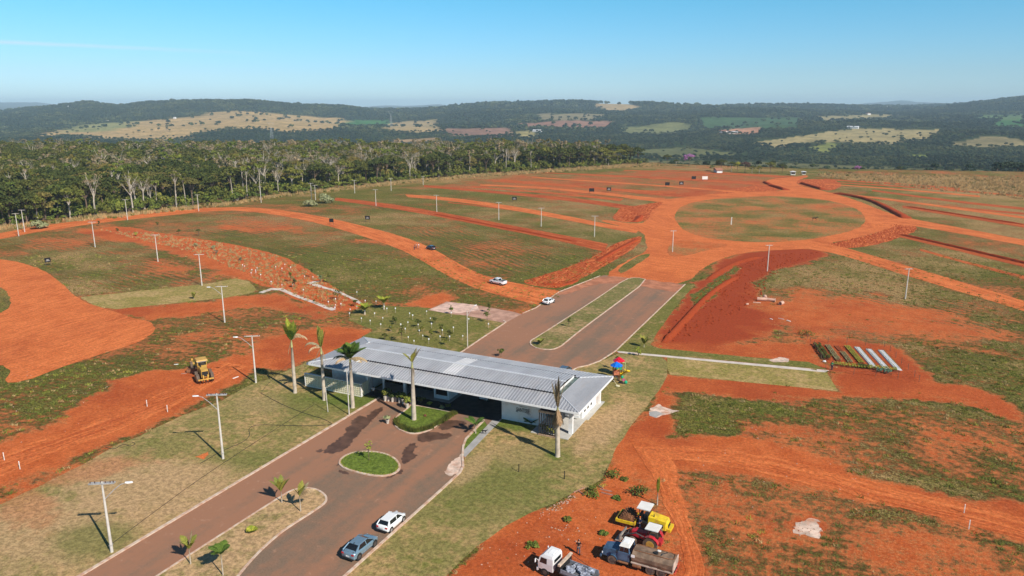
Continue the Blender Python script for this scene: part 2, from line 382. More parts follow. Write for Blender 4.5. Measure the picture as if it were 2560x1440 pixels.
def fieldat(px, py, a, b):
    jx = px+(fbm(a/90, b/90, 61, 3)-.5)*22; jy = py+(fbm(a/140, b/140, 62, 3)-.5)*7
    r = np.zeros(px.shape, bool)
    for poly, c_ in FIELDS: r |= inpoly(jx, jy, poly)
    return r
# mowing-row direction per field: angle of the rows in the world
rows_ = [([(0,600),(210,585),(560,690),(620,700),(200,745)], G(100,640), G(480,720)), ([(700,640),(560,600),(420,570),(620,530),(900,590),(1000,640),(850,690)], G(620,600), G(960,660)),
         ([(1920,640),(2060,640),(2560,790),(2560,860),(2200,800),(1950,700)], G(1950,650), G(2400,762)), ([(880,500),(1100,540),(1500,640),(1330,700),(1180,670),(1000,580)], G(950,530), G(1300,640)),
         ([(2230,870),(2560,860),(2560,1250),(2200,1180)], G(2200,1000), G(2560,1130))]
ang = np.full(len(a_), .15); roww = np.zeros(len(a_))
for poly, p, q in rows_:
    P = S(*poly); s_ = near & inpoly(a_, b_, P); ang[s_] = math.atan2(q[1]-p[1], q[0]-p[0]); roww[s_] = np.clip(sdist(a_[s_], b_[s_], P)/8, 0, 1)*(.4 if P[0][0] > -5 and P[0][1] < 170 else 1)
row = -a_*np.sin(ang)+b_*np.cos(ang); rowal = a_*np.cos(ang)+b_*np.sin(ang)
me = bpy.data.meshes.new('ground')
me.vertices.add(na*nb); co = np.stack([a_, b_, z_], 1); me.vertices.foreach_set('co', co.ravel().astype(np.float32))
ii = np.arange(na*nb).reshape(nb, na)
q = np.stack([ii[:-1, :-1], ii[:-1, 1:], ii[1:, 1:], ii[1:, :-1]], -1).reshape(-1, 4)
me.loops.add(q.size); me.polygons.add(len(q))
me.loops.foreach_set('vertex_index', q.ravel().astype(np.int32)); me.polygons.foreach_set('loop_start', np.arange(0, q.size, 4, dtype=np.int32))
me.update(calc_edges=True)
for nm, arr in (('cov', cov), ('tone', tone), ('dry', dry), ('far', far)):
    at = me.attributes.new(nm, 'FLOAT', 'POINT'); at.data.foreach_set('value', arr.astype(np.float32))
at = me.attributes.new('row', 'FLOAT_VECTOR', 'POINT'); at.data.foreach_set('vector', np.stack([rowal, row, roww], 1).ravel().astype(np.float32))
at = me.attributes.new('fcol', 'FLOAT_COLOR', 'POINT'); at.data.foreach_set('color', np.concatenate([fc, np.ones((len(fc), 1))], 1).ravel().astype(np.float32))
SOIL = (.50, .118, .031); SOIL2 = (.61, .165, .048); SOILD = (.33, .055, .018)
def soilcol(t, v, tone_):
    n0 = t.noise(v, .055, 4, .6); n1 = t.noise(v, .3, 5, .65); n2 = t.noise(v, 2.2, 4, .7); n3 = t.noise(v, 7, 4, .7)
    c = t.mix(t.ss(n1, .36, .64), SOIL, SOIL2)
    c = t.mix(t.ss(n0, .46, .66, 0, .65), c, (.36, .072, .022))
    c = t.mix(t.ss(t.noise(v, .9, 5, .7), .56, .70, 0, .45), c, (.66, .235, .095))
    c = t.mix(t.math('ADD', tone_, t.math('MULTIPLY', t.math('SUBTRACT', n2, .5), .6), clamp=True), c, SOILD)
    c = t.mix(1.0, c, t.mix(t.ss(n2, .3, .7), (.74, .70, .68), (1.16, 1.16, 1.18)), 'MULTIPLY')
    c = t.mix(1.0, c, t.mix(t.ss(n3, .3, .7), (.80, .78, .76), (1.15, 1.15, 1.15)), 'MULTIPLY')
    c = t.mix(t.ss(n3, .62, .70, 0, .5), c, (.17, .07, .035))
    return c, n2, n3
def grasscol(t, v, rv, cv, dry_, c_soil):
    rn = t.noise(t.scaled(rv, (.05, .62, 1)), 1.0, 4, .6); sp_ = t.n('SeparateXYZ'); t.set(sp_.inputs[0], rv)
    ph = t.math('ADD', t.math('MULTIPLY', sp_.outputs[1], 2*math.pi/2.3), t.math('MULTIPLY', t.noise(rv, .035, 3), 22))
    rw = t.math('MULTIPLY', t.math('SINE', ph), t.math('MULTIPLY', sp_.outputs[2], t.ss(t.noise(v, .11, 3), .35, .62, .03, .15)))
    gn = t.noise(v, .8, 5, .7); gf = t.noise(v, 3.4, 5, .78); gl = t.noise(v, .07, 4)
    m = t.math('ADD', cv, t.math('MULTIPLY', t.math('SUBTRACT', gn, .5), 1.25))
    m = t.math('ADD', m, t.math('MULTIPLY', t.math('SUBTRACT', gf, .5), 1.25))
    m = t.math('ADD', t.math('ADD', m, rw), t.math('MULTIPLY', t.math('SUBTRACT', rn, .5), .55))
    thin = t.ss(m, .20, .60, 0, .75); mask = t.ss(m, .46, .72)
    green = t.mix(t.ss(gf, .34, .66), (.048, .058, .010), (.205, .188, .042))
    green = t.mix(t.ss(gn, .52, .68, 0, .55), green, (.065, .085, .014))
    green = t.mix(t.ss(t.math('ADD', rn, rw), .46, .66, 0, .65), green, (.085, .068, .022))
    dryc = t.mix(t.ss(gf, .32, .68), (.17, .105, .036), (.44, .285, .125))
    dm = t.math('ADD', dry_, t.math('ADD', t.math('MULTIPLY', t.math('SUBTRACT', gl, .5), 1.2), t.math('MULTIPLY', t.math('SUBTRACT', gn, .5), 1.1)))
    gc = t.mix(t.ss(dm, .20, .80), green, dryc); litter = t.mix(t.ss(gf, .35, .65), (.24, .105, .035), (.46, .235, .095))
    o = t.mix(mask, t.mix(thin, c_soil, litter), gc)
    fq = t.ss(t.noise(v, 1.7, 6, .85), .40, .60); am = t.math('MAXIMUM', mask, thin)
    rg = t.mix(fq, t.mix(am, (.88, .87, .86), (.58, .58, .56)), t.mix(am, (1.10, 1.10, 1.11), (1.40, 1.38, 1.34)))
    return t.mix(1.0, o, rg, 'MULTIPLY'), mask, gf
t = NT('ground_soil_grass'); v = t.P()
c_soil, n2, n3 = soilcol(t, v, t.attr('tone'))
nearc_, mask, gf = grasscol(t, v, t.attr('row', 'Vector'), t.attr('cov'), t.attr('dry'), c_soil)
fn = t.noise(v, .02, 5, .65); fn2 = t.noise(v, .12, 3)
farc = t.mix(1.0, t.attr('fcol', 'Color'), t.mix(t.ss(fn, .3, .7), (.72, .74, .70), (1.25, 1.2, 1.15)), 'MULTIPLY')
farc = t.mix(1.0, farc, t.mix(t.ss(fn2, .35, .6), (.80, .82, .78), (1.12, 1.1, 1.1)), 'MULTIPLY')
col = t.mix(t.attr('far'), nearc_, farc)
t.bump(t.math('ADD', t.math('MULTIPLY', mask, t.math('ADD', gf, .5)), t.math('ADD', t.math('MULTIPLY', n2, .5), t.math('MULTIPLY', n3, .25))), .9, .2)
me.materials.append(t.out(col, .95, .08))
me.polygons.foreach_set('use_smooth', [True]*len(me.polygons))
g = bpy.data.objects.new('ground', me); C.objects.link(g); tag(g, kind='structure')
# ------------------------------------------------------------------ roads, paths, lawns: thin sheets on the flat ground
def resample(P, step, closed=True):
    out = []; n = len(P)
    for i in range(n if closed else n-1):
        p, q = P[i], P[(i+1) % n]; d = math.hypot(q[0]-p[0], q[1]-p[1]); k = max(1, int(d/step))
        for j in range(k): out.append((p[0]+(q[0]-p[0])*j/k, p[1]+(q[1]-p[1])*j/k))
    if not closed: out.append(P[-1])
    return out
def smoothp(P, it=2, closed=True):
    for _ in range(it):
        Q = []; n = len(P)
        for i in range(n if closed else n-1):
            p, q = P[i], P[(i+1) % n]; Q += [(p[0]*.75+q[0]*.25, p[1]*.75+q[1]*.25), (p[0]*.25+q[0]*.75, p[1]*.25+q[1]*.75)]
        P = Q if closed else [P[0]]+Q+[P[-1]]
    return P
from mathutils.geometry import tessellate_polygon
def jitter(P, amp, sc_=2.5, seed=0):
    if not amp: return P
    x = np.array([p[0] for p in P]); y = np.array([p[1] for p in P])
    dx = (fbm(x/sc_, y/sc_, seed+1, 4)-.5)*2*amp; dy = (fbm(x/sc_+40, y/sc_, seed+2, 4)-.5)*2*amp
    return list(zip(x+dx, y+dy))
def sheet(name, P, z, mat, amp=0, step=1.0, sm=0, lab=None, kind='structure', seed=0, skirt=0, rag=2.5):
    if sm: P = smoothp(P, sm)
    P = jitter(resample(P, step), amp, rag, seed)
    vs = [Vector((p[0], p[1], z)) for p in P]; tri = tessellate_polygon([vs])
    mb = MB(); fs = []
    for t in tri:
        a, b, c = (vs[i] for i in t)
        fs.append(tuple(t) if (b-a).cross(c-a).z > 0 else tuple(reversed(t)))
    mb.add(vs, fs)
    if skirt:
        n = len(vs); mb.add([(p.x, p.y, z-skirt) for p in vs]+vs, [(i, (i+1) % n, (i+1) % n+n, i+n) for i in range(n)])
    return mb.build(name, mat, kind=kind, label=lab)
def along(e0, e1, n=None, amp=.3, seed=0, world=False):
    A_ = e0 if world else S(*e0); B_ = e1 if world else S(*e1)
    A_ = smoothp(A_, 2, False); B_ = smoothp(B_, 2, False)
    def rs(P, n):
        d = [0]
        for p, q in zip(P, P[1:]): d.append(d[-1]+math.hypot(q[0]-p[0], q[1]-p[1]))
        s = np.linspace(0, d[-1], n); return np.interp(s, d, [p[0] for p in P]), np.interp(s, d, [p[1] for p in P]), d[-1]
    if n is None: n = int(max(8, min(400, rs(A_, 2)[2]/1.0)))
    ax, ay, L = rs(A_, n); bx, by, _ = rs(B_, n)
    if amp:
        k = (fbm(ax/2.5, ay/2.5, seed+5, 4)-.5)*2*amp; k2 = (fbm(bx/2.5, by/2.5, seed+6, 4)-.5)*2*amp
        w = np.hypot(bx-ax, by-ay)+1e-6; ux, uy = (bx-ax)/w, (by-ay)/w
        ax, ay, bx, by = ax+ux*k, ay+uy*k, bx+ux*k2, by+uy*k2
    return ax, ay, bx, by, L
def ribbon(name, e0, e1, z, mat, amp=.3, seed=0, m=5, kind='structure', world=False):
    ax, ay, bx, by, L = along(e0, e1, None, amp, seed, world); n = len(ax)
    me = bpy.data.meshes.new(name); vs = []; uv = []
    for i in range(n):
        for j in range(m+1):
            t = j/m; vs.append((ax[i]*(1-t)+bx[i]*t, ay[i]*(1-t)+by[i]*t, z)); uv.append((t, L*i/(n-1)))
    fs = []
    for i in range(n-1):
        for j in range(m):
            q = (i*(m+1)+j, i*(m+1)+j+1, (i+1)*(m+1)+j+1, (i+1)*(m+1)+j)
            a, b, c = (Vector(vs[k]) for k in q[:3]); fs.append(q if (b-a).cross(c-a).z > 0 else q[::-1])
    me.from_pydata(vs, [], fs); u = me.uv_layers.new(name='UVMap')
    vi = [0]*len(me.loops); me.loops.foreach_get('vertex_index', vi); u.data.foreach_set('uv', [c for k in vi for c in uv[k]])
    me.materials.append(mat); o = bpy.data.objects.new(name, me); C.objects.link(o); tag(o, kind=kind); return o
# materials
def dirt_mat(name, tone, streak=1, lite=0, uvs=True, rot=0, sc_=(.35, .025), center=None):
    t = NT(name); v = t.P(); c, n2, n3 = soilcol(t, v, t.math('ADD', tone, 0.0))
    if center:
        d_ = t.n('VectorMath', operation='DISTANCE'); t.set(d_.inputs[0], v); d_.inputs[1].default_value = (*center, 0)
        cb = t.n('CombineXYZ'); t.set(cb.inputs[0], t.math('ADD', t.math('MULTIPLY', d_.outputs['Value'], .8), t.math('MULTIPLY', t.noise(v, .05, 3), 8))); uvv = cb.outputs[0]
    elif uvs: uvv = t.scaled(t.n('UVMap').outputs[0], (6, .075, 1))
    else: uvv = t.scaled(v, (sc_[0]*3, sc_[1]*3, 1), rot)
    s = t.noise(uvv, 1.0, 5, .65, .25); s2 = t.noise(t.scaled(v, (1, 1, 1)), .12, 3)
    if lite: c = t.mix(t.ss(s2, .35, .65, lite*.4, lite), c, (.72, .215, .068))
    c = t.mix(t.math('MULTIPLY', t.ss(s, .48, .60), .6*streak), c, (.74, .222, .070))
    c = t.mix(t.math('MULTIPLY', t.ss(s, .47, .38), .6*streak), c, (.38, .078, .022))
    c = t.mix(1.0, c, t.mix(t.ss(n2, .3, .7), (.86, .85, .84), (1.1, 1.1, 1.1)), 'MULTIPLY')
    c = t.mix(1.0, c, t.mix(t.ss(t.noise(v, 1.5, 6, .85), .40, .60), (.88, .87, .86), (1.11, 1.11, 1.12)), 'MULTIPLY')
    t.bump(t.math('ADD', s, t.math('MULTIPLY', n2, .6)), .7, .10 if tone < .5 else .16)
    return t.out(c, .95, .08)
DIRT = dirt_mat('orange_dirt_track', 0.0, .8, .5); DIRTP = dirt_mat('orange_dirt_pad', 0.0, .7, .5, False, .6, (.4, .06)); DIRTR = dirt_mat('roundabout_dirt', 0.0, .6, .5, False, center=G(1925, 545)); DIRTL = dirt_mat('turning_pad_dirt', 0.0, .6, .7, False, center=G(60, 860))
DIRTD = dirt_mat('dark_red_dirt', .60, .6); DIRTM = dirt_mat('red_dirt', .35, .6); DIRTW = dirt_mat('furrowed_red_dirt', .55, 1.0, 0, False, 1.35, (.45, .05))
def lawn_mat(name, g0, g1, straw, amt, fine=5, blobs=()):
    t = NT(name); v = t.P(); f = t.noise(v, fine, 4, .65); m_ = t.noise(v, .75, 4, .6); l = t.noise(v, .12, 3)
    g2 = t.noise(v, 2.0, 4, .7); c = t.mix(t.ss(f, .3, .7), g0, g1)
    c = t.mix(t.ss(g2, .50, .70, 0, .7), c, tuple(q*.62 for q in g0)); c = t.mix(t.ss(t.noise(v, .33, 4, .65), .52, .66, 0, .6), c, (g0[0]*.75, g0[1]*.92, g0[2]*.6))
    k = t.math('ADD', t.math('MULTIPLY', l, .6), t.math('MULTIPLY', m_, .6))
    c = t.mix(t.ss(k, .75-amt*.4, .95-amt*.4), c, straw)
    wob = t.math('MULTIPLY', t.math('SUBTRACT', t.noise(v, .45, 4, .65), .5), 1.8)
    for (bx, by), (rx, ry), rot, colr, am in blobs:           # patches watered or worn differently
        mp = t.n('Mapping', vector_type='TEXTURE'); t.set(mp.inputs[0], v); mp.inputs['Location'].default_value = (bx, by, 0); mp.inputs['Rotation'].default_value = (0, 0, rot); mp.inputs['Scale'].default_value = (rx, ry, 1e6)
        ln = t.n('VectorMath', operation='LENGTH'); t.set(ln.inputs[0], mp.outputs[0])
        c = t.mix(t.ss(t.math('ADD', ln.outputs['Value'], wob), .45, 1.25, am, 0), c, t.mix(f, tuple(q*.75 for q in colr), tuple(q*1.2 for q in colr)))
    c = t.mix(t.ss(t.noise(v, 1.7, 3), .62, .75, 0, .35), c, tuple(q*.6 for q in g0))
    c = t.mix(1.0, c, t.mix(t.ss(t.noise(v, 1.6, 6, .85), .40, .60), (.70, .70, .68), (1.30, 1.28, 1.26)), 'MULTIPLY')
    t.bump(t.math('ADD', f, g2), .9, .09); return t.out(c, .95, .08)
GRN = (.12, .155, .030); STR = (.46, .30, .16); GR2 = (.16, .165, .045); RED = (.45, .16, .07)
LAWN = lawn_mat('dry_lawn', (.20, .175, .055), (.28, .23, .085), (.42, .275, .125), .55, blobs=[
    (G(800,1010), (12, 7), .2, GR2, .8), (G(700,1150), (7, 4), .6, GR2, .7), (G(880,1000), (8, 3.5), .3, GRN, .95), (G(300,1060), (14, 5), -.5, GR2, .35), (G(330,1215), (15, 7), -.1, STR, .8), (G(120,1330), (13, 9), .2, STR, .75), (G(480,1190), (8, 5), .1, STR, .7), (G(60,1260), (9, 3), -.3, RED, .45), (G(560,1250), (7, 4), .5, STR, .6), (G(650,1010), (5, 4), 0, STR, .4), (G(240,1350), (6, 4), 0, GR2, .7), (G(560,1140), (6, 3), .3, GR2, .5), (G(200,1180), (9, 3.5), .9, RED, .5),
    (G(1280,1062), (5, 2.4), .1, GRN, .95), (G(1395,1140), (2.2, 1.6), 0, GRN, .95), (G(1440,1110), (7, 4), .2, GR2, .4), (G(1250,1220), (9, 13), .2, GR2, .75), (G(1500,1070), (3.5, 11), -.05, STR, .85), (G(1180,1170), (2, 6), 0, STR, .6), (G(1300,1130), (4, 6), .3, STR, .35), (G(1620,960), (3, 8), 0, GR2, .4)])
LAWNP = lawn_mat('pale_lawn', (.25, .205, .055), (.32, .255, .085), (.42, .29, .125), .55)
LAWNG = lawn_mat('green_lawn', (.10, .145, .022), (.15, .20, .035), (.24, .21, .07), .2)
LAWNM = lawn_mat('half_green_lawn', (.135, .135, .03), (.20, .18, .05), (.32, .22, .09), .4)
LAWNT = lawn_mat('straw_lawn', (.26, .205, .08), (.34, .255, .115), (.46, .30, .16), .75)
t = NT('dusty_asphalt'); v = t.P()
l = t.noise(t.scaled(v, (.30, .022, 1)), 1.0, 4, .55); k = t.noise(v, .06, 4); f = t.noise(v, 5, 4, .65); f2 = t.noise(v, .8, 5, .65)
c = t.mix(t.ss(f, .3, .7), (.165, .113, .077), (.228, .155, .106))
dust = t.math('ADD', t.math('MULTIPLY', l, .8), t.math('ADD', t.math('MULTIPLY', k, .6), t.math('MULTIPLY', f2, .35)))
sx_ = t.n('SeparateXYZ'); t.set(sx_.inputs[0], v); dust = t.math('ADD', dust, t.ss(sx_.outputs[0], -63, -52, .10, -.01))
c = t.mix(t.ss(dust, .70, 1.02, 0, .85), c, (.34, .160, .092))
c = t.mix(t.ss(t.math('ADD', f2, t.math('MULTIPLY', k, .4)), .80, .95, 0, .4), c, (.50, .30, .20))
c = t.mix(t.ss(t.noise(v, .35, 5, .7), .60, .72, 0, .35), c, (.13, .10, .075))
t.bump(f, .3, .02); ASPH = t.out(c, .85, .2)
t = NT('kerb_concrete'); v = t.P(); f = t.noise(v, 1.2, 4, .6)
KERB = t.out(t.mix(t.ss(f, .35, .7), (.62, .50, .40), (.48, .27, .18)), .85, .2)
CONC = M('pale_concrete', (.60, .52, .46), .85, .2, scale=.6, var=.12, dirt=(.5, .28, .18), dirtamt=.3)
CONCG = M('grey_concrete', (.36, .345, .33), .85, .2, scale=.8, var=.1)
def field_mat(name, ang, cv, dr=.35):
    t = NT(name); v = t.P(); c0, n2, n3 = soilcol(t, v, .12); b = t.noise(v, .045, 4, .6)
    c, mask, gf = grasscol(t, v, t.scaled(v, (1, 1, 1), ang), t.math('ADD', cv-.75, t.math('MULTIPLY', b, 1.5)), dr, c0)
    t.bump(t.math('ADD', gf, n2), .9, .15); return t.out(c, .95, .08)
# --- lawns
sheet('lawn', S((200,743),(350,727),(520,709),(590,696),(622,703),(641,724),(630,733),(560,745),(400,762),(290,773),(235,765)), .012, LAWNP, .35, 1.5)
sheet('lawn', S((872,800),(885,776),(960,764),(1075,770),(1170,790),(1265,806))+[(-69.6, 112), (-88, 112)]+S((905,842),(935,826)), .012, LAWNM, .25, 1.5)
sheet('lawn', [(-70.2, 5), (-70.2, 97), (-83, 97.5)]+S((766,906),(669,949),(638,957),(600,975),(560,1000),(520,1015),(440,1045),(350,1090),(280,1118),(200,1165),(140,1195),(0,1262))+[(-130, 20), (-110, 0)], .012, LAWN, .45, 1.0, seed=3)
right_low = S((1237,1046),(1254,1049),(1162,1145),(1158,1170),(1150,1182),(1100,1228))
sheet('lawn', [(-47.4, 95.5)]+S((1254,1049),(1162,1145),(1158,1168),(1151,1183),(1100,1229))+[(-44.6, 30), (-44.6, 5), (-36, 5), (-33, 30)]+S((1115,1440),(1190,1366),(1265,1315),(1319,1286),(1391,1255),(1435,1230),(1471,1219),(1507,1196),(1525,1160),(1540,1120),(1580,1060),(1630,1000),(1655,965),(1668,937),(1668,905),(1650,888),(1546,884),(1500,905),(1445,921))+[(-47.4, 111), ], .012, LAWN, .25, 1.0, seed=11)
sheet('lawn', S((1668,890),(2066,930),(2095,978),(1675,937),(1668,920)), .016, LAWNP, .08, 1.5, seed=12)
sheet('lawn', S((1541,876),(1713,712),(1738,712),(1700,755),(1655,815),(1625,862),(1648,870),(1800,886),(2020,905),(2072,925),(1546,878)), .012, LAWNM, .3, 1.2, seed=13)
sheet('lawn', S((1215,1050),(1237,1046),(1156,1132),(1165,1099)), .02, LAWNG, .05, .8)
# --- paved road
apoly = [(-70, 3), (-70, 112)]+S((1158,878),(1265,807),(1306,784),(1340,770),(1398,730),(1470,702),(1510,688),(1560,692),(1640,704),(1713,711),(1541,876),(1536,880),(1500,903),(1470,914),(1445,919))+[(-47.6, 110), (-47.6, 93)]+S((1210,1052),(1165,1099),(1158,1116),(1156,1143),(1158,1166),(1150,1182),(1100,1228))+[(-44.8, 60), (-44.8, 3)]
sheet('paved_road', apoly, .028, ASPH, 0, 2)
sheet('side_road', S((1069,775),(1117,754),(1196,764),(1265,776),(1306,786),(1300,792),(1265,808),(1170,790),(1100,781)), .022, (lambda: (M('pink_gravel', (.46, .27, .20), .9, .1, scale=.5, var=.18, dirt=(.30, .16, .11), dirtamt=.5)))(), .4, 1)
sheet('gravel_patch', S((1075,773),(1120,755),(1190,763),(1200,775),(1150,783),(1105,781)), .034, M('chalk_gravel', (.62, .42, .34), .9, .1, scale=.7, var=.2), .6, .6, seed=2)
# --- dirt roads
ribbon('dirt_road', [(-260,620),(-100,600),(0,583),(100,565),(250,545),(400,528),(520,520),(620,517),(720,527),(820,544),(920,568),(1010,592),(1080,620),(1140,655),(1190,682),(1250,700),(1320,714),(1400,728)],
       [(-260,640),(-100,616),(0,598),(100,579),(250,557),(400,541),(520,528),(600,526),(700,538),(800,559),(890,585),(960,608),(1015,630),(1060,655),(1110,685),(1180,718),(1260,742),(1350,764)], .034, DIRT, .5, 1, 9)
pad = sheet('dirt_pad', S((-200,640),(0,647),(60,658),(110,676),(150,704),(180,736),(215,756),(265,773),(330,795),(372,803),(387,815),(385,832),(350,855),(300,870),(240,890),(150,920),(60,955),(5,958),(30,930),(0,908),(-200,925)), .034, DIRTP, .4, 1, 1, seed=21)
sheet('lawn', S((-200,712),(0,714),(22,735),(28,755),(20,772),(0,785),(-200,800)), .042, field_mat('weedy_green', .4, .75), .5, 1, 1, seed=22)
ring = S((1510,690),(1560,655),(1622,626),(1614,604),(1608,580),(1560,567),(1500,553),(1510,549),(1600,562),(1625,545),(1626,528),(1662,507),(1640,504),(1560,495),(1562,492),(1640,497),(1690,497),(1760,486),(1850,482),(1930,478),(1962,475),(1945,468),(1915,459),(1918,448),(2000,441),(2012,438),(2024,441),(1998,449),(1990,456),(1997,463),(2050,475),(2078,483),(2140,500),(2200,525),(2256,544),(2280,552),(2255,560),(2200,580),(2130,598),(2068,609),(2120,624),(2100,636),(2040,621),(1950,625),(1880,629),(1820,641),(1760,667),(1714,711),(1640,704),(1600,697),(1540,694))
sheet('dirt_roundabout', ring, .036, DIRTR, .5, 1.2, 1, seed=25)
islp = S((1684,540),(1700,515),(1760,500),(1850,492),(1950,490),(2050,497),(2130,515),(2165,540),(2160,565),(2120,580),(2050,595),(1980,603),(1900,607),(1800,600),(1740,590),(1700,570))
sheet('grass_island', islp, .044, field_mat('island_weeds', -.2, .60, .35), .7, 1.2, 2, seed=26)
sheet('grass_island', S((1664,622),(1685,603),(1720,600),(1765,608),(1835,611),(1770,624),(1720,640),(1676,644)), .044, field_mat('thin_weeds', .6, .32), .6, 1, 1, seed=27)
sheet('grass_island', S((1556,686),(1600,656),(1630,636),(1612,634),(1580,648),(1540,676)), .044, field_mat('verge_weeds', 0, .8), .4, 1, 1, seed=28)
sheet('dust_patch', S((1515,690),(1600,697),(1714,711),(1690,732),(1640,722),(1560,706),(1480,712),(1440,730),(1400,740),(1395,732),(1470,702)), .046, M('thin_dust', (.42, .17, .095), .95, .1, scale=.4, var=.2), 1.2, .8, 1, seed=29)
ribbon('dirt_road', [(2190,524),(2256,543),(2400,569),(2560,600),(2800,645)], [(2180,560),(2255,560),(2400,584),(2560,614),(2800,662)], .040, DIRT, .4, 31)
ribbon('dirt_road', [(2040,600),(2130,624),(2250,659),(2400,704),(2560,752),(2800,830)], [(2020,622),(2100,636),(2245,683),(2400,730),(2560,777),(2800,860)], .040, DIRT, .5, 32, 7)
ribbon('dirt_road', [(1012,486),(1100,491),(1250,510),(1400,536),(1520,561),(1600,573)], [(1020,493),(1100,499),(1250,520),(1400,547),(1520,571),(1590,583)], .038, DIRT, .4, 33)
ribbon('dirt_road', [(1200,461),(1350,466),(1480,478),(1600,491),(1700,500)], [(1200,464),(1350,471),(1480,484),(1600,498),(1690,507)], .038, DIRT, .4, 34)
ribbon('dirt_road', [(1330,442),(1600,459),(1800,474),(1860,479)], [(1330,444.5),(1600,462),(1800,478),(1850,483)], .038, DIRT, .4, 35)
ribbon('dirt_road', [(2070,481),(2200,493),(2400,520),(2560,541),(2700,560)], [(2075,485),(2200,497.5),(2400,525),(2560,547),(2700,567)], .038, DIRT, .3, 36)
ribbon('dirt_road', [(2060,459),(2200,468),(2450,489)], [(2060,461),(2200,471),(2450,493)], .038, DIRT, .3, 37)
for k, (e0, e1) in enumerate([
    ([(840,494),(940,505),(1060,523),(1190,547),(1330,573),(1450,596),(1520,610)], [(835,501),(940,515),(1060,535),(1190,561),(1330,588),(1440,612),(1510,630)]),
    ([(1060,463),(1200,474),(1350,487),(1480,500),(1560,512),(1610,520)], [(1060,468),(1200,480),(1350,494),(1480,510),(1560,522),(1600,535)]),
    ([(2230,583),(2330,603),(2560,656),(2700,690)], [(2235,590),(2330,612),(2560,668),(2700,703)]),
    ([(2255,514),(2400,536),(2560,561),(2700,584)], [(2258,520),(2400,543),(2560,569),(2700,593)]),
    ([(2180,474),(2400,503),(2560,519),(2700,535)], [(2180,478),(2400,508),(2560,525),(2700,542)])]):
    ribbon('dug_strip', e0, e1, .036, DIRTD, .5, 40+k)
for k, (e0, e1) in enumerate([([(1250,448),(1500,468),(1700,487),(1760,486)], [(1250,452),(1500,473),(1690,494),(1750,490)]), ([(1450,435),(1700,446),(1900,458)], [(1450,438),(1700,450),(1900,463)]),
    ([(1560,425),(1750,431),(1960,440)], [(1560,427),(1750,434),(1960,444)]), ([(2060,447),(2250,458),(2400,470)], [(2060,450),(2250,462),(2400,475)]), ([(1180,466),(1400,482),(1560,497)], [(1180,469),(1400,486),(1550,503)])]):
    ribbon('dug_strip', e0, e1, .037, DIRTM, .6, 50+k)
sheet('dug_ground', S((1606,588),(1570,598),(1530,612),(1490,640),(1420,668),(1345,692),(1300,705),(1340,716),(1400,722),(1440,705),(1530,655),(1600,612)), .032, DIRTW, .5, 1, 1, seed=60)
sheet('dug_ground', S((1662,503),(1600,513),(1550,520),(1540,532),(1528,548),(1560,556),(1600,556),(1630,545),(1640,530),(1668,508)), .032, DIRTW, .5, 1, 1, seed=61)
sheet('dug_ground', S((1760,490),(1840,470),(1915,460),(1945,470),(1955,476),(1870,482),(1800,486)), .032, DIRTW, .5, 1, 1, seed=62)
sheet('dug_ground', S((1990,448),(2080,448),(2110,462),(2080,478),(2040,472),(1990,460)), .032, DIRTW, .5, 1, 1, seed=63)
sheet('dug_ground', S((2235,558),(2275,556),(2300,574),(2240,598),(2180,615),(2110,622),(2068,611),(2130,598),(2200,580)), .032, DIRTW, .5, 1, 1, seed=64)
sheet('dug_ground', S((230,574),(300,563),(400,583),(560,606),(700,636),(790,686),(870,742),(918,762),(880,778),(830,778),(740,752),(690,722),(640,712),(600,688),(500,638),(400,606),(280,583)), .03, dirt_mat('planting_strip', .30, .4, .2, False, .8, (.3, .3)), .6, 1, 1, seed=65)
DIRTT = dirt_mat('damp_dirt_track', .25, .9); DIRTS = dirt_mat('scraped_dirt_track', .05, .75, .2)
ribbon('dirt_track', [(560,905),(500,935),(440,965),(330,1020),(170,1078),(60,1112),(0,1135),(-140,1180)], [(620,915),(540,958),(460,1005),(360,1050),(230,1100),(100,1150),(0,1190),(-140,1240)], .034, DIRTS, .7, 66, 8)
ribbon('dirt_track', [(470,975),(400,1003),(300,1040),(170,1088),(60,1128),(0,1148),(-140,1195)], [(480,985),(420,1015),(330,1052),(210,1100),(90,1142),(0,1172),(-140,1225)], .039, DIRTT, .6, 67, 8)
ribbon('dirt_track', [(1580,1110),(1690,1112),(1850,1128),(2000,1158),(2200,1208),(2400,1258),(2700,1325)], [(1600,1140),(1700,1150),(1850,1172),(2000,1205),(2200,1255),(2400,1305),(2700,1385)], .034, DIRTS, .8, 68, 8)
ribbon('dirt_track', [(1900,1165),(2050,1198),(2200,1236),(2400,1290),(2700,1362)], [(1905,1180),(2050,1212),(2200,1254),(2400,1308),(2700,1388)], .039, DIRTT, .6, 69, 6)
ribbon('dirt_track', [(1590,1125),(1625,1180),(1665,1260),(1695,1330),(1712,1400),(1715,1520)], [(1680,1140),(1690,1200),(1715,1270),(1745,1340),(1762,1400),(1770,1520)], .036, DIRTS, .8, 71, 8)
for k, (e0, e1) in enumerate([([(1330,430),(1600,440),(1900,455)], [(1330,432),(1600,443),(1900,459)]), ([(1230,452),(1450,466),(1690,480)], [(1230,454),(1450,469),(1690,484)]), ([(1640,424),(1800,430),(1985,441)], [(1640,425.5),(1800,432),(1985,443)]), ([(2060,454),(2250,464),(2560,488)], [(2060,456),(2250,467),(2560,492)]), ([(2130,486),(2330,512),(2560,532)], [(2130,489),(2330,516),(2560,537)]), ([(2300,622),(2420,655),(2560,690)], [(2300,627),(2420,661),(2560,698)]), ([(1120,505),(1300,525),(1480,552)], [(1120,507),(1300,528),(1480,557)])]):
    ribbon('dug_strip', e0, e1, .035, [DIRTD, DIRTM][k % 2], .8, 120+k)
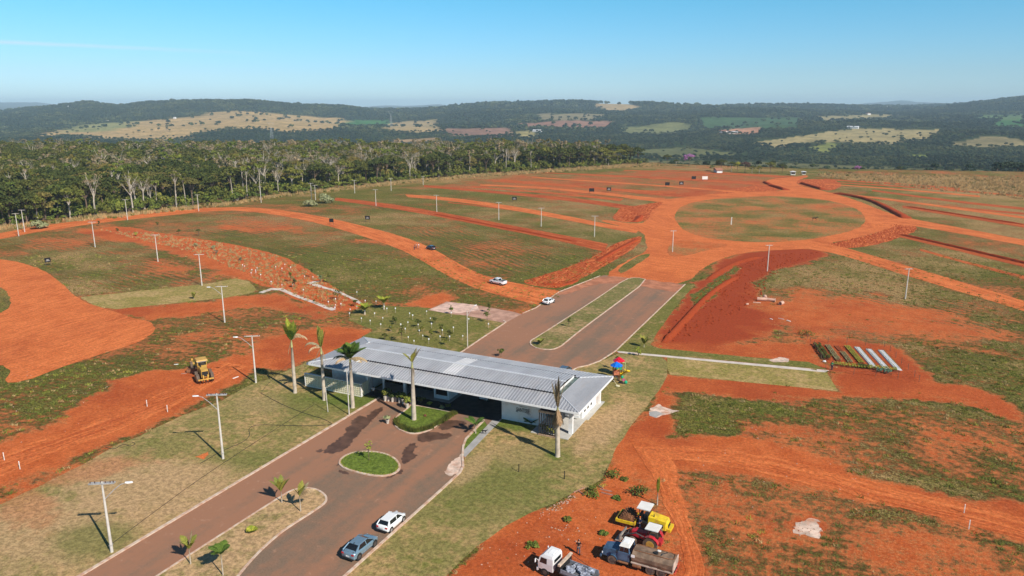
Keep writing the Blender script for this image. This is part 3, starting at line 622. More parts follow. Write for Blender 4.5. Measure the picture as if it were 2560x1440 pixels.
CHALK = M('chalk_spill', (.62, .47, .38), .95, .1, scale=.9, var=.25, dirt=(.5, .2, .1), dirtamt=.5)
sheet('chalk_spill', S((1975,1322),(2000,1305),(2020,1295),(2050,1300),(2045,1318),(2060,1330),(2040,1342),(2010,1334),(1985,1335)), .02, CHALK, .7, .3, 0, seed=70, rag=1)
sheet('chalk_spill', S((1625,1022),(1645,1010),(1665,1020),(1698,1028),(1670,1036),(1640,1044),(1622,1038)), .02, CHALK, .35, .3, 0, seed=71, rag=.8)
sheet('ash_patch', S((1622,1030),(1640,1028),(1655,1034),(1640,1044),(1624,1040)), .026, CONCG, .2, .3, 0, seed=72, rag=.8)
sheet('chalk_spill', S((1108,1180),(1125,1160),(1154,1135),(1157,1165),(1150,1180),(1125,1192)), .034, CHALK, .5, .3, 0, seed=73, rag=.9)
sheet('chalk_spill', S((85,1115),(130,1095),(180,1082),(185,1086),(140,1103),(95,1118)), .02, CHALK, .5, .4, 0, seed=74, rag=1)
sheet('chalk_spill', S((1918,900),(1950,893),(1975,898),(1970,905),(1935,906)), .02, CHALK, .4, .4, 0, seed=75, rag=1)
sheet('bare_patch', S((500,1138),(520,1130),(523,1136),(510,1148),(488,1142)), .03, DIRTP, .25, .3, 0, seed=76, rag=.8)
# wet patches left by washing, with outlines of their own
WET = M('wet_asphalt', (.105, .055, .036), .5, .3, scale=.7, var=.25)
for k, P in enumerate([[(950,1015),(962,1022),(940,1042),(905,1075),(880,1105),(860,1128),(820,1136),(803,1130),(830,1110),(865,1082),(905,1050)], [(880,1050),(895,1040),(915,1042),(912,1060),(890,1072),(868,1080),(862,1070),(878,1065)],
        [(838,1168),(852,1150),(870,1138),(850,1162)], [(1050,1085),(1075,1078),(1110,1085),(1130,1082),(1128,1095),(1085,1100),(1055,1108),(1040,1098)], [(1010,1120),(1030,1105),(1046,1112),(1030,1130),(1045,1140),(1020,1158),(1003,1162),(1008,1140)],
        [(1095,1065),(1110,1050),(1160,1052),(1165,1062),(1130,1070),(1105,1078)], [(1003,1170),(1010,1180),(975,1197),(962,1198),(990,1185)], [(850,1175),(875,1183),(870,1188),(848,1180)], [(785,1128),(805,1122),(808,1128),(795,1134)]]):
    sheet('wet_patch', S(*P), .036+.0005*k, WET, .5, .08, 1, seed=80+k, rag=.42)
for P in ([(1240,1045),(1250,1047)], ): pass
sheet('garden_soil_bed', S((2026,860),(2115,862),(2230,868),(2300,948),(2200,940),(2090,928),(2070,905),(2045,880)), .02, DIRTD, .4, .5, 0, seed=91)
# paths
sheet('concrete_path', S((1541,877.5),(1547,882),(2062,931),(2073,926)), .03, CONC, 0, 3, skirt=.03)
sheet('concrete_path', S((1237,1044),(1255,1048),(1162,1144),(1155,1131)), .05, CONCG, 0, 3, skirt=.05)
q4 = lambda *p: S(*[(x/7.11+600, y/7.11+660) for x, y in p])
sheet('concrete_path', q4((330,505),(400,520),(560,462),(700,468),(850,530),(1000,595),(1300,700),(1500,790),(1640,835),(1710,800),(1600,765),(1340,672),(1080,575),(900,500),(750,432),(550,430)), .05, CONC, .04, 1, skirt=.05)
sheet('concrete_path', q4((1185,345),(1300,308),(1400,302),(1420,318),(1340,335),(1450,385),(1560,425),(1750,470),(1900,550),(2080,630),(2180,705),(2110,712),(1950,610),(1750,520),(1560,455),(1350,405)), .05, CONC, .04, 1, skirt=.05)
# raised islands with kerbs
def kerbline(P, w=.28, h=.14, closed=False, z=0.0):
    P = resample(P, 1.5, closed); n = len(P); mb = MB(); secs = []
    for i in range(n):
        p = Vector((*P[i], 0)); a = Vector((*P[(i-1) % n if closed else max(i-1, 0)], 0)); b = Vector((*P[(i+1) % n if closed else min(i+1, n-1)], 0))
        t_ = (b-a).normalized(); nn = Vector((-t_.y, t_.x, 0))*w/2
        secs.append([p-nn+Vector((0, 0, z)), p-nn+Vector((0, 0, h)), p+nn+Vector((0, 0, h)), p+nn+Vector((0, 0, z))])
    if closed: secs.append(secs[0])
    mb.loft(secs, cap=not closed); return mb.build('kerb', KERB, kind='structure')
med = smoothp(S((325,1490),(397,1438),(694,1248),(730,1226),(762,1220),(791,1224),(812,1237),(818,1251),(805,1266),(719,1320),(683,1348),(640,1388),(597,1438),(560,1490)), 2)
upm = smoothp(S((1325,860),(1327,852),(1345,842),(1440,781),(1500,742),(1564,698),(1590,694),(1621,700),(1520,775),(1450,827),(1415,856),(1400,868),(1380,875),(1355,874),(1335,869)), 1)
oval = smoothp(S((847,1157),(858,1143),(880,1133),(915,1129),(955,1133),(985,1145),(1000,1163),(997,1178),(980,1188),(950,1192),(915,1187),(875,1177),(855,1168)), 2)
tri = smoothp(S((1136,1034),(1110,1052),(1078,1075),(1055,1083),(1030,1086),(1005,1079),(989,1067),(984,1054),(995,1040),(1020,1022))+[(-63.5, 95.6), (-57.4, 95.8)], 1)
sheet('median', med, .10, LAWNT, 0, 1.5); kerbline(med, .26, .14, True)
sheet('median', upm, .10, lawn_mat('median_weeds', (.15, .145, .045), (.23, .20, .075), (.36, .24, .12), .5), 0, 1.5); kerbline(upm, .28, .14, True)
sheet('grass_oval', oval, .10, LAWNG, 0, 1); kerbline(oval, .3, .15, True)
sheet('planted_island', tri, .10, LAWNG, 0, 1); kerbline(tri, .28, .15, True)
kerbline([(-70, 3), (-70, 95.9)], .4)
kerbline(S((1210,1051),(1165,1098),(1158,1116),(1156,1143),(1158,1166),(1150,1182),(1100,1228))+[(-44.8, 60), (-44.8, 3)], .32)
kerbline([(-69.7, 112)]+S((1158,878),(1200,849),(1250,816),(1265,806),(1258,802)), .3); kerbline(S((1306,784),(1340,770),(1398,730),(1470,702),(1500,690)), .24)
kerbline(S((1713,711),(1541,876),(1536,880),(1500,903),(1470,914),(1445,919))+[(-47.5, 111)], .24)
# earth banks: one steep side, one long slope
def bank(P, h, w, seed=0, flip=1):
    P = resample(smoothp(S(*P), 2, False), .8, False); n = len(P); secs = []; rr = random.Random(seed)
    for i, p in enumerate(P):
        a, b = P[max(i-1, 0)], P[min(i+1, n-1)]; tx, ty = b[0]-a[0], b[1]-a[1]; L = math.hypot(tx, ty)+1e-9; nx, ny = -ty/L*flip, tx/L*flip
        e = min(1, i/4, (n-1-i)/4)+.02; hh = h*e*(.88+.24*rr.random()); j = rr.uniform(-.12, .12)
        secs.append([(p[0]+nx*(d+j)*1, p[1]+ny*(d+j)*1, z) for d, z in ((0, -.2), (.1*w, hh*.75), (.22*w, hh), (.5*w, hh*.6), (w, -.2))])
    mb = MB().loft(secs, cap=False, close=False); return mb.build('earth_bank', DIRTBK, smooth=True, kind='structure')
t = NT('bank_soil'); c, n2, n3 = soilcol(t, t.P(), .9); t.bump(n2, .8, .15); DIRTBK = t.out(c, .95, .05)
bank([(1650,856),(1690,815),(1730,770),(1770,733),(1800,712),(1838,690)], .55, 2.2, 1, -1)
bank([(1995,458),(2020,466),(2052,475)], 1.2, 6, 2, 1)
bank([(2078,484),(2120,490),(2170,502),(2210,522),(2252,546)], 1.1, 6, 3, 1)
bank([(1917,464),(1935,469),(1958,476)], 1.3, 6, 4, 1)
bank([(1592,556),(1604,552),(1610,540)], 1.1, 4, 5, 1)
bank([(1905,455),(1912,460),(1922,463)], 1.0, 5, 6, 1)
bank([(1605,597),(1560,620),(1500,655)], .5, 3, 7, -1); bank([(1350,712),(1420,716),(1450,702)], .5, 3, 8, 1)
bank([(2240,586),(2330,606),(2560,660),(2700,692)], .7, 4, 9, 1); bank([(2258,516),(2400,538),(2560,563)], .5, 4, 10, 1)
bank([(1760,700),(1800,672),(1850,650),(1900,640)], .5, 3, 11, -1)
bank([(1380,1440),(1440,1405)], .01, .1, 12, 1) if False else None
bank([(1080,535),(1190,557),(1330,584),(1440,606)], .4, 3, 13, 1)
# ------------------------------------------------------------------ vegetation
rng = np.random.default_rng(11)
def leafmat(name, lo, hi, var=.5, trans=.25):
    t = NT(name); r = t.n('ObjectInfo').outputs['Random']; n = t.noise(t.P(), .8, 3); g = t.n('NewGeometry').outputs['Random Per Island']
    c = t.mix(t.ss(t.math('ADD', t.math('MULTIPLY', n, .5), t.math('MULTIPLY', g, .5)), .2, .8), lo, hi)
    c = t.mix(r, t.mix(1.0, c, (.72, .80, .70), 'MULTIPLY'), t.mix(1.0, c, (1.35, 1.18, 1.0), 'MULTIPLY'))
    t.out(c, .75, .15); return t.m
LF_D = leafmat('leaves_dark', (.034, .050, .014), (.100, .112, .026)); LF_M = leafmat('leaves_mid', (.062, .082, .016), (.165, .170, .036)); LF_B = leafmat('leaves_bright', (.080, .115, .020), (.19, .22, .045))
LF_G = leafmat('leaves_greyish', (.15, .125, .085), (.30, .25, .17)); LF_F = leafmat('leaves_far', (.013, .031, .020), (.042, .066, .038)); LF_F2 = leafmat('leaves_far_mid', (.024, .046, .026), (.062, .086, .044)); LF_F3 = leafmat('leaves_far_light', (.045, .068, .032), (.10, .120, .055)); LF_P = leafmat('blossom_purple', (.42, .14, .45), (.62, .30, .62)); LF_Y = leafmat('leaves_yellow_green', (.20, .24, .03), (.34, .34, .07))
DRYG = leafmat('dry_tall_grass', (.30, .205, .10), (.50, .36, .19)); LF_S = leafmat('leaves_silvery', (.16, .19, .10), (.30, .33, .20))
BARK = M('pale_bark', (.42, .37, .30), .9, .1, scale=1.5, var=.25); BARKD = M('brown_bark', (.17, .12, .085), .9, .1, scale=2, var=.3)
def mesh_from(name, v, f, mat, smooth=False):
    me = bpy.data.meshes.new(name); me.vertices.add(len(v)); me.vertices.foreach_set('co', np.asarray(v, np.float32).ravel())
    f = np.asarray(f, np.int32); k = f.shape[1]; me.loops.add(f.size); me.polygons.add(len(f))
    me.loops.foreach_set('vertex_index', f.ravel()); me.polygons.foreach_set('loop_start', np.arange(0, f.size, k, dtype=np.int32))
    me.materials.append(mat); me.update(calc_edges=True); return me
def leaves(clumps, n, size, flat=.4, rnd=rng):
    """clumps: (x,y,z,rx,ry,rz); n quads spread on and in them"""
    cl = np.array(clumps, float); wgt = cl[:, 3]*cl[:, 4]*cl[:, 5]; wgt = wgt**.67; idx = rnd.choice(len(cl), n, p=wgt/wgt.sum())
    d = rnd.normal(size=(n, 3)); d /= np.linalg.norm(d, axis=1)[:, None]; d[:, 2] = np.where(d[:, 2] < -.35, -d[:, 2], d[:, 2])
    r = rnd.uniform(.72, 1.06, n)[:, None]; p = cl[idx, :3]+d*cl[idx, 3:]*r
    nrm = d+rnd.normal(size=(n, 3))*.55; nrm[:, 2] += flat; nrm /= np.linalg.norm(nrm, axis=1)[:, None]
    a = np.cross(nrm, rnd.normal(size=(n, 3))); a /= np.linalg.norm(a, axis=1)[:, None]; b = np.cross(nrm, a)
    s = (size*rnd.uniform(.55, 1.25, n))[:, None]; q = rnd.uniform(.5, 1, n)[:, None]
    v = np.stack([p-a*s-b*s*q*.5, p+a*s*.4-b*s*q, p+a*s+b*s*q*.4, p-a*s*.3+b*s*q], 1).reshape(-1, 3)
    return v, np.arange(4*n).reshape(n, 4)
def tree_meshes(kind, seed):
    r = random.Random(seed); rn = np.random.default_rng(seed); tb = MB(); cl = []
    if kind == 'broad':
        h = r.uniform(12, 16); cr = h*.36; tb.tube([(0, 0, -.5), (r.uniform(-.3, .3), .2, h*.25), (0, 0, h*.5)], [.38, .28, .22], 6)
        for k in range(9):
            t = k*2.4+r.random(); rr = cr*r.uniform(.3, .85) if k else 0; z = h*(.80-.10*(rr/cr))+r.uniform(-.6, .6)
            tb.tube([(0, 0, h*.42), (rr*.5*math.cos(t), rr*.5*math.sin(t), h*.6), (rr*math.cos(t), rr*math.sin(t), z)], [.2, .13, .05], 4)
            q = cr*r.uniform(.34, .5); cl.append((rr*math.cos(t), rr*math.sin(t), z, q, q, q*.62))
        for k in range(6):
            t = r.random()*6.3; q = cr*.28; cl.append((cr*.9*math.cos(t), cr*.9*math.sin(t), h*r.uniform(.45, .65), q, q, q*.7))
        lv = leaves(cl, 1150, .44, rnd=rn)
    elif kind == 'slim':
        h = r.uniform(13, 18); x = r.uniform(-.8, .8); tb.tube([(0, 0, -.5), (x*.4, 0, h*.4), (x, .2, h*.8)], [.24, .18, .12], 5)
        for k in range(6):
            t = k*2.4; rr = r.uniform(.8, 2.2); z = h*r.uniform(.78, 1.0)
            tb.tube([(x*.8, .1, h*r.uniform(.6, .75)), (x+rr*math.cos(t), rr*math.sin(t), z)], [.1, .035], 4)
            q = r.uniform(.7, 1.25); cl.append((x+rr*math.cos(t), rr*math.sin(t), z, q, q, q*.7))
        lv = leaves(cl, 300, .38, rnd=rn)
    elif kind == 'bare':
        h = r.uniform(12, 18); tb.tube([(0, 0, -.5), (.2, 0, h*.3), (0, .3, h*.55)], [.36, .28, .22], 6)
        for k in range(8):
            t = k*2.4+r.random(); rr = h*r.uniform(.12, .27); z = h*r.uniform(.75, 1.0); z0 = h*r.uniform(.4, .58); m = (rr*.45*math.cos(t), rr*.45*math.sin(t), (z0+z)*.5)
            tb.tube([(0, .2, z0), m, (rr*math.cos(t), rr*math.sin(t), z)], [.17, .11, .04], 4)
            for j in range(3):
                u = t+r.uniform(-1, 1); e = (m[0]+1.6*math.cos(u), m[1]+1.6*math.sin(u), m[2]+r.uniform(1.2, 2.6)); tb.tube([m, e], [.07, .02], 3); cl.append((*e, .8, .8, .5))
            cl.append((rr*math.cos(t), rr*math.sin(t), z, 1.1, 1.1, .6))
        lv = leaves(cl, 260, .22, rnd=rn)
    elif kind == 'shrub':
        h = r.uniform(2.6, 4.6)
        for k in range(7):
            t = k*2.4; rr = r.uniform(.2, 1.7); q = r.uniform(.8, 1.3); cl.append((rr*math.cos(t), rr*math.sin(t), h*r.uniform(.35, .75), q, q, q*.8)); tb.tube([(0, 0, -.2), (rr*math.cos(t), rr*math.sin(t), h*.5)], [.06, .02], 3)
        lv = leaves(cl, 230, .36, rnd=rn)
    elif kind == 'far':
        h = r.uniform(7, 10)
        for k in range(5):
            t = k*2.4; rr = r.uniform(.5, 2.6) if k else 0; q = r.uniform(1.8, 2.7); cl.append((rr*math.cos(t), rr*math.sin(t), h*r.uniform(.5, .72), q, q, q*.75))
        tb.tube([(0, 0, -1), (0, 0, h*.5)], [.25, .15], 3); lv = leaves(cl, 190, .85, rnd=rn)
    return tb, lv, h
LF_O = leafmat('leaves_olive', (.085, .080, .022), (.19, .165, .055)); proto_leaf = {'broad': [LF_D, LF_M, LF_D, LF_O], 'slim': [LF_M, LF_O, LF_G, LF_B], 'bare': [LF_G, LF_M, LF_G, LF_O], 'shrub': [LF_M, LF_B, LF_M, LF_B]}
TREES = {}
for kd, mats_ in proto_leaf.items():
    TREES[kd] = []
    for i, lm in enumerate(mats_):
        tb, (lv, lf), h = tree_meshes(kd, 100+i*7+len(kd)); bk = BARKD if (kd in ('broad', 'shrub') and i != 1) else BARK
        TREES[kd].append((tb.mesh(kd+'_trunk', bk), mesh_from(kd+'_crown', lv, lf, lm), h))
def joined(name, tm, cm):                      # trunk and crown as one mesh, for trees that are only part of a mass
    va = np.empty(len(tm.vertices)*3, np.float32); tm.vertices.foreach_get('co', va); vb = np.empty(len(cm.vertices)*3, np.float32); cm.vertices.foreach_get('co', vb)
    n = len(tm.vertices); fs = [tuple(p.vertices) for p in tm.polygons]+[tuple(i+n for i in p.vertices) for p in cm.polygons]
    me = bpy.data.meshes.new(name); me.from_pydata(np.concatenate([va, vb]).reshape(-1, 3).tolist(), [], fs)
    me.materials.append(tm.materials[0]); me.materials.append(cm.materials[0])
    me.polygons.foreach_set('material_index', [0]*len(tm.polygons)+[1]*len(cm.polygons)); return me
def scatter(name, pts, scl, protos, idx=None, kind='stuff', label=None):
    pts = np.asarray(pts, np.float32); n = len(pts); me = bpy.data.meshes.new(name); me.vertices.add(n); me.vertices.foreach_set('co', pts.ravel())
    me.attributes.new('scl', 'FLOAT', 'POINT').data.foreach_set('value', np.asarray(scl, np.float32))
    me.attributes.new('rz', 'FLOAT', 'POINT').data.foreach_set('value', rng.uniform(0, 6.283, n).astype(np.float32))
    if idx is None: idx = rng.integers(0, len(protos), n)
    me.attributes.new('pick', 'INT', 'POINT').data.foreach_set('value', np.asarray(idx, np.int32))
    for p in protos:
        for m in p.materials:
            if m.name not in me.materials: me.materials.append(m)
    col_ = bpy.data.collections.new(name+'_kinds')
    for i, p in enumerate(protos):
        o = bpy.data.objects.new('%s_kind_%02d' % (name, i), p); col_.objects.link(o)
    ng = bpy.data.node_groups.new(name, 'GeometryNodeTree')
    ng.interface.new_socket('Geometry', in_out='INPUT', socket_type='NodeSocketGeometry'); ng.interface.new_socket('Geometry', in_out='OUTPUT', socket_type='NodeSocketGeometry')
    gi = ng.nodes.new('NodeGroupInput'); go = ng.nodes.new('NodeGroupOutput'); ip = ng.nodes.new('GeometryNodeInstanceOnPoints'); ci = ng.nodes.new('GeometryNodeCollectionInfo')
    ci.inputs['Collection'].default_value = col_; ci.inputs['Separate Children'].default_value = True; ci.inputs['Reset Children'].default_value = True
    def na_(nm, ty):
        a = ng.nodes.new('GeometryNodeInputNamedAttribute'); a.data_type = ty; a.inputs[0].default_value = nm; return a.outputs[0]
    L = ng.links.new; L(gi.outputs[0], ip.inputs['Points']); L(ci.outputs[0], ip.inputs['Instance']); ip.inputs['Pick Instance'].default_value = True
    L(na_('pick', 'INT'), ip.inputs['Instance Index']); L(na_('scl', 'FLOAT'), ip.inputs['Scale'])
    cb = ng.nodes.new('ShaderNodeCombineXYZ'); L(na_('rz', 'FLOAT'), cb.inputs[2]); L(cb.outputs[0], ip.inputs['Rotation']); L(ip.outputs[0], go.inputs[0])
    o = bpy.data.objects.new(name, me); C.objects.link(o); md = o.modifiers.new('scatter', 'NODES'); md.node_group = ng
    tag(o, kind=kind, label=label); return o
def cam2w(X, Y): return X*cA-Y*sA, X*sA+Y*cA
# --- the wood behind the plots
FRONT = S((-700,660),(-300,608),(0,572),(100,560),(200,546),(300,540),(400,527),(500,517),(600,506),(700,489),(800,479),(900,466),(1000,456),(1100,446),(1200,438),(1400,425),(1560,414),(1640,410))
fx = np.array([W2C(*p)[0] for p in FRONT]); fy = np.array([W2C(*p)[1] for p in FRONT])
def jgrid(x0, x1, y0, y1, s, j=.45):
    X, Y = np.meshgrid(np.arange(x0, x1, s), np.arange(y0, y1, s)); X = X.ravel(); Y = Y.ravel()
    return X+rng.uniform(-j, j, X.shape)*s, Y+rng.uniform(-j, j, Y.shape)*s
X, Y = jgrid(-560, 118, 200, 720, 6.0)
fr = np.interp(X, fx, fy); bk_ = np.interp(X, [-560, 0, 60, 118], [705, 700, 690, 625])
k = (Y > fr+7) & (Y < bk_); X, Y, fr = X[k], Y[k], fr[k]
a, b = cam2w(X, Y); dens = fbm(a/45, b/45, 91, 3); py_e = np.clip((Y-fr)/60, 0, 1)
k = rng.random(len(X)) < .45+.5*py_e+(dens-.5)*1.2; X, Y, a, b, dens = X[k], Y[k], a[k], b[k], dens[k]
kindsel = fbm(a/30, b/30, 95, 2)+rng.uniform(-.28, .28, len(a)); kx_ = PX(a, b, 0)[0]; lim = np.interp(kx_, [0, 500, 800, 1500], [.31, .38, .50, .45]); kd = np.where(kindsel > lim, 0, np.where(kindsel > lim-.19, 1, 2))   # broad / slim / bare
vis = np.abs(X) < .78*Y; dist_ = np.hypot(X, Y)+np.where(vis, 0, 1e4); order = np.argsort(dist_); names = ['broad', 'slim', 'bare']
lab = {'broad': 'broad dark green crowned tree of the wood', 'slim': 'slim pale trunked tree of the wood', 'bare': 'half bare pale limbed tree of the wood'}
WHERE = [(150, 'at its left end'), (400, 'above the leftmost pole pair'), (650, 'above the flat dirt road'), (900, 'above the grey green bush'), (1200, 'in its middle stretch'), (9999, 'at its right end')]
treeproto = {}
for n_, i in enumerate(order[:290]):
    nm = names[kd[i]]; v = int(rng.integers(0, 4)); tm, cm, h = TREES[nm][v]
    if (nm, v) not in treeproto:
        r_ = thing({'broad': 'broad_tree', 'slim': 'slim_tree', 'bare': 'half_bare_tree'}[nm], (0, 0, 0), 0, lab[nm], 'tree', {'broad': 'broad dark crowned trees of the wood', 'slim': 'slim pale trunked trees of the wood', 'bare': 'half bare trees of the wood'}[nm])
        for q, me_ in (('trunk', tm), ('crown', cm)):
            o = bpy.data.objects.new(q, me_); C.objects.link(o); o.parent = r_
        treeproto[(nm, v)] = r_; o = r_
    else: o = copytree(treeproto[(nm, v)])
    wx = PX(float(a[i]), float(b[i]), 0)[0]; wh = next(t for lim_, t in WHERE if wx < lim_)
    put(o, (float(a[i]), float(b[i]), 0), float(rng.uniform(0, 6.28)), lab[nm]+', '+wh, float(rng.uniform(.8, 1.2)), {'broad': 'broad dark crowned trees', 'slim': 'slim pale trunked trees', 'bare': 'half bare trees'}[nm]+' of the wood, '+wh)
rest = order[290:]
pr = [joined('%s_mass_%d' % (nm, v), *TREES[nm][v][:2]) for nm in names for v in range(4)]
scatter('wood', np.stack([a[rest], b[rest], np.zeros(len(rest))], 1), rng.uniform(.78, 1.22, len(rest)), pr, kd[rest]*4+rng.integers(0, 4, len(rest)), label='mixed wood of dark crowns and pale trunks behind the plots')
X, Y = jgrid(-560, 118, 200, 720, 3.6); fr = np.interp(X, fx, fy); bk_ = np.interp(X, [-560, 0, 60, 118], [705, 700, 690, 625])
k = (Y > fr+1.5) & (Y < bk_) & (Y < fr+170); X, Y, fr = X[k], Y[k], fr[k]; a, b = cam2w(X, Y)
k = rng.random(len(a)) < .60+.9*(fbm(a/16, b/16, 97, 3)-.25); a, b, Y, fr = a[k], b[k], Y[k], fr[k]
shr = [joined('shrub_mass_%d' % v, *TREES['shrub'][v][:2]) for v in range(4)]
scatter('undergrowth', np.stack([a, b, a*0], 1), rng.uniform(.55, 1.3, len(a))*np.clip(.6+(Y-fr)/22, .6, 1.5), shr, label='green shrubs under and in front of the wood')
# --- wooded valley and hills beyond the plateau
def species(a, b):
    n_ = fbm(a/110, b/110, 131, 3)+rng.uniform(-.07, .07, len(a)); return np.where(n_ > .60, 3, np.where(n_ > .51, 2, rng.integers(0, 2, len(a))))
def farpts(y0, y1, s, top):
    X, Y = jgrid(-.86*y1, .86*y1, y0, y1, s); k = np.abs(X) < .86*Y+60; X, Y = X[k], Y[k]; a, b = cam2w(X, Y); z = terr(a, b); px, py = PX(a, b, z)
    edge = np.interp(1280+F*X/(Y*cp+30*sp), EDC, EDR); fld = fieldat(px, py, a, b)
    k = (Y > edge+6) & (rng.random(len(a)) < np.where(fld, .025, .42+1.3*(fbm(a/70, b/70, 99, 3)-.28))); return a[k], b[k], z[k]-.5
fm = []
for i in range(4):
    tb, (lv, lf), h = tree_meshes('far', 300+i); fm.append(joined('far_tree_%d' % i, tb.mesh('t', BARKD), mesh_from('c', lv, lf, [LF_F, LF_F, LF_F2, LF_F3][i])))
blob = []
for i in range(4):
    rn = np.random.default_rng(400+i); lv, lf = leaves([(0, 0, 5, 4.2, 4.2, 2.8), (3, 1, 4, 3, 3, 2.2), (-2.5, 2, 4.4, 3, 3, 2.4), (0, -3, 3.8, 3, 3, 2.2)], 56, 2.2, rnd=rn); blob.append(mesh_from('far_crown_%d' % i, lv, lf, [LF_F, LF_F, LF_F2, LF_F3][i]))
a, b, z = farpts(520, 1250, 7.0, 0); scatter('valley_wood', np.stack([a, b, z], 1), rng.uniform(.45, 1.05, len(a)), fm, species(a, b), label='dark green wood filling the valley beyond the plots')
a, b, z = farpts(1250, 2300, 10.5, 0); scatter('far_wood', np.stack([a, b, z], 1), rng.uniform(.6, 1.25, len(a)), fm, species(a, b), label='dark green wood on the lower hills')
a, b, z = farpts(2300, 4000, 14.5, 0); scatter('hill_wood', np.stack([a, b, z], 1), rng.uniform(.7, 1.5, len(a)), blob, species(a, b), label='bluish green wood on the far ridges')
a, b, z = farpts(4000, 6200, 25, 0); scatter('ridge_wood', np.stack([a, b, z], 1), rng.uniform(1.2, 2.4, len(a)), blob, species(a, b), label='bluish wood on the farthest green ridge')
# --- dry tall grass at the foot of the wood and on the right edge of the plateau
def tuft(n, h, r0, w_, mat, seed, name='tuft', lean=.5):
    rn = np.random.default_rng(seed); t = rn.uniform(0, 6.283, n); r = r0*np.sqrt(rn.random(n)); x, y = r*np.cos(t), r*np.sin(t); hh = h*rn.uniform(.6, 1.15, n); l = rn.normal(size=(n, 2))*lean*hh[:, None]*.6
    q = rn.uniform(0, 3.14, n); dx, dy = np.cos(q)*w_, np.sin(q)*w_; z0 = np.zeros(n)-.03
    v = np.stack([np.stack([x-dx, y-dy, z0], 1), np.stack([x+dx, y+dy, z0], 1), np.stack([x+l[:, 0], y+l[:, 1], hh], 1)], 1).reshape(-1, 3)
    return mesh_from(name, v, np.arange(3*n).reshape(n, 3), mat)
dg = [tuft(26, 1.5, .8, .10, DRYG, 500+i, 'dry_tuft_%d' % i, .35) for i in range(3)]+[tuft(26, 1.2, .8, .12, LF_M, 510, 'green_tuft', .4)]
X, Y = jgrid(-560, 130, 190, 640, 1.25); fr = np.interp(X, fx, fy); wd = np.interp(X, [-560, -150, 0, 120], [9, 11, 16, 22]); k = (Y > fr-wd) & (Y < fr+5); X, Y, fr, wd = X[k], Y[k], fr[k], wd[k]; a, b = cam2w(X, Y)
k = rng.random(len(a)) < 1.6*(fbm(a/9, b/9, 101, 3)-.18); a, b = a[k], b[k]; scatter('dry_tall_grass', np.stack([a, b, a*0], 1), rng.uniform(.5, 1.25, len(a)), dg, rng.choice(4, len(a), p=[.3, .3, .25, .15]), label='tall straw coloured grass along the foot of the wood')
P = S((2040,434),(2200,436),(2400,440),(2800,452),(2800,540),(2560,499),(2350,478),(2200,459),(2060,445)); xs = [p[0] for p in P]; ys = [p[1] for p in P]
X, Y = jgrid(min(xs), max(xs), min(ys), max(ys), 2.1); k = inpoly(X, Y, P); a, b = X[k], Y[k]; k = rng.random(len(a)) < 1.7*(fbm(a/14, b/14, 103, 3)-.2); a, b = a[k], b[k]
scatter('dry_tall_grass', np.stack([a, b, a*0], 1), rng.uniform(.5, 1.2, len(a)), dg, rng.choice(4, len(a), p=[.34, .33, .28, .05]), label='tall straw coloured grass on the right edge of the plots')
# --- low weeds on the plots, thickest where the ground cover is
wt = [tuft(18, .24, .34, .04, [LF_B, LF_M, LF_B, DRYG, LF_Y][i], 520+i, 'weed_%d' % i, 1.2) for i in range(5)]
def covat(a, b):
    i = np.clip(np.searchsorted(AX, a)-1, 0, na-2); j = np.clip(np.searchsorted(BY, b)-1, 0, nb-2); return cov.reshape(nb, na)[j, i], dry.reshape(nb, na)[j, i]
LAWNS = [S((872,800),(885,776),(960,764),(1075,770),(1170,790),(1265,806))+[(-69.6, 112), (-88, 112)]+S((905,842),(935,826)), S((1069,775),(1117,754),(1196,764),(1265,776),(1306,786),(1300,792),(1265,808),(1170,790),(1100,781)),
 [(-70.2, 5), (-70.2, 97), (-90, 97.5)]+S((700,905),(640,958),(600,960),(560,978),(520,1000),(440,1045),(350,1090),(280,1118),(200,1165),(140,1195),(0,1262))+[(-130, 20), (-110, 0)],
 [(-70, 3), (-70, 112)]+S((1158,878),(1265,807),(1340,770),(1510,688),(1600,640),(1738,712),(1700,755),(1655,815),(1625,862),(2066,930),(2095,978),(1675,937),(1655,965),(1630,1000),(1580,1060),(1540,1120),(1525,1160),(1507,1196),(1471,1219),(1391,1255),(1265,1315),(1190,1366),(1115,1440))+[(-33, 30), (-36, 3)],
 S((200,743),(350,727),(520,709),(590,696),(622,703),(641,724),(630,733),(560,745),(400,762),(290,773),(235,765)), S((-200,640),(0,647),(60,658),(110,676),(150,704),(180,736),(215,756),(265,773),(330,795),(372,803),(387,815),(385,832),(350,855),(300,870),(240,890),(150,920),(60,955),(5,958),(-200,925))]
X, Y = jgrid(-190, 150, 62, 240, .62, .5); k = np.abs(X) < .74*Y+4; X, Y = X[k], Y[k]; a, b = cam2w(X, Y); cc, dd = covat(a, b)
keep = rng.random(len(a)) < np.clip((cc+(fbm(a/1.6, b/1.6, 105, 3)-.5)*1.3-.46)*1.3, 0, .62)*np.clip((260-Y)/140, .25, 1)
for p in LAWNS: keep &= ~inpoly(a, b, p)
keep &= ~inpoly(a, b, smoothp(ring, 1)); a, b, dd = a[keep], b[keep], dd[keep]
scatter('weeds', np.stack([a, b, a*0+.01], 1), rng.uniform(.5, 1.5, len(a)), wt, rng.choice(5, len(a), p=[.28, .24, .24, .17, .07]), label='low green weeds scattered over the red soil')

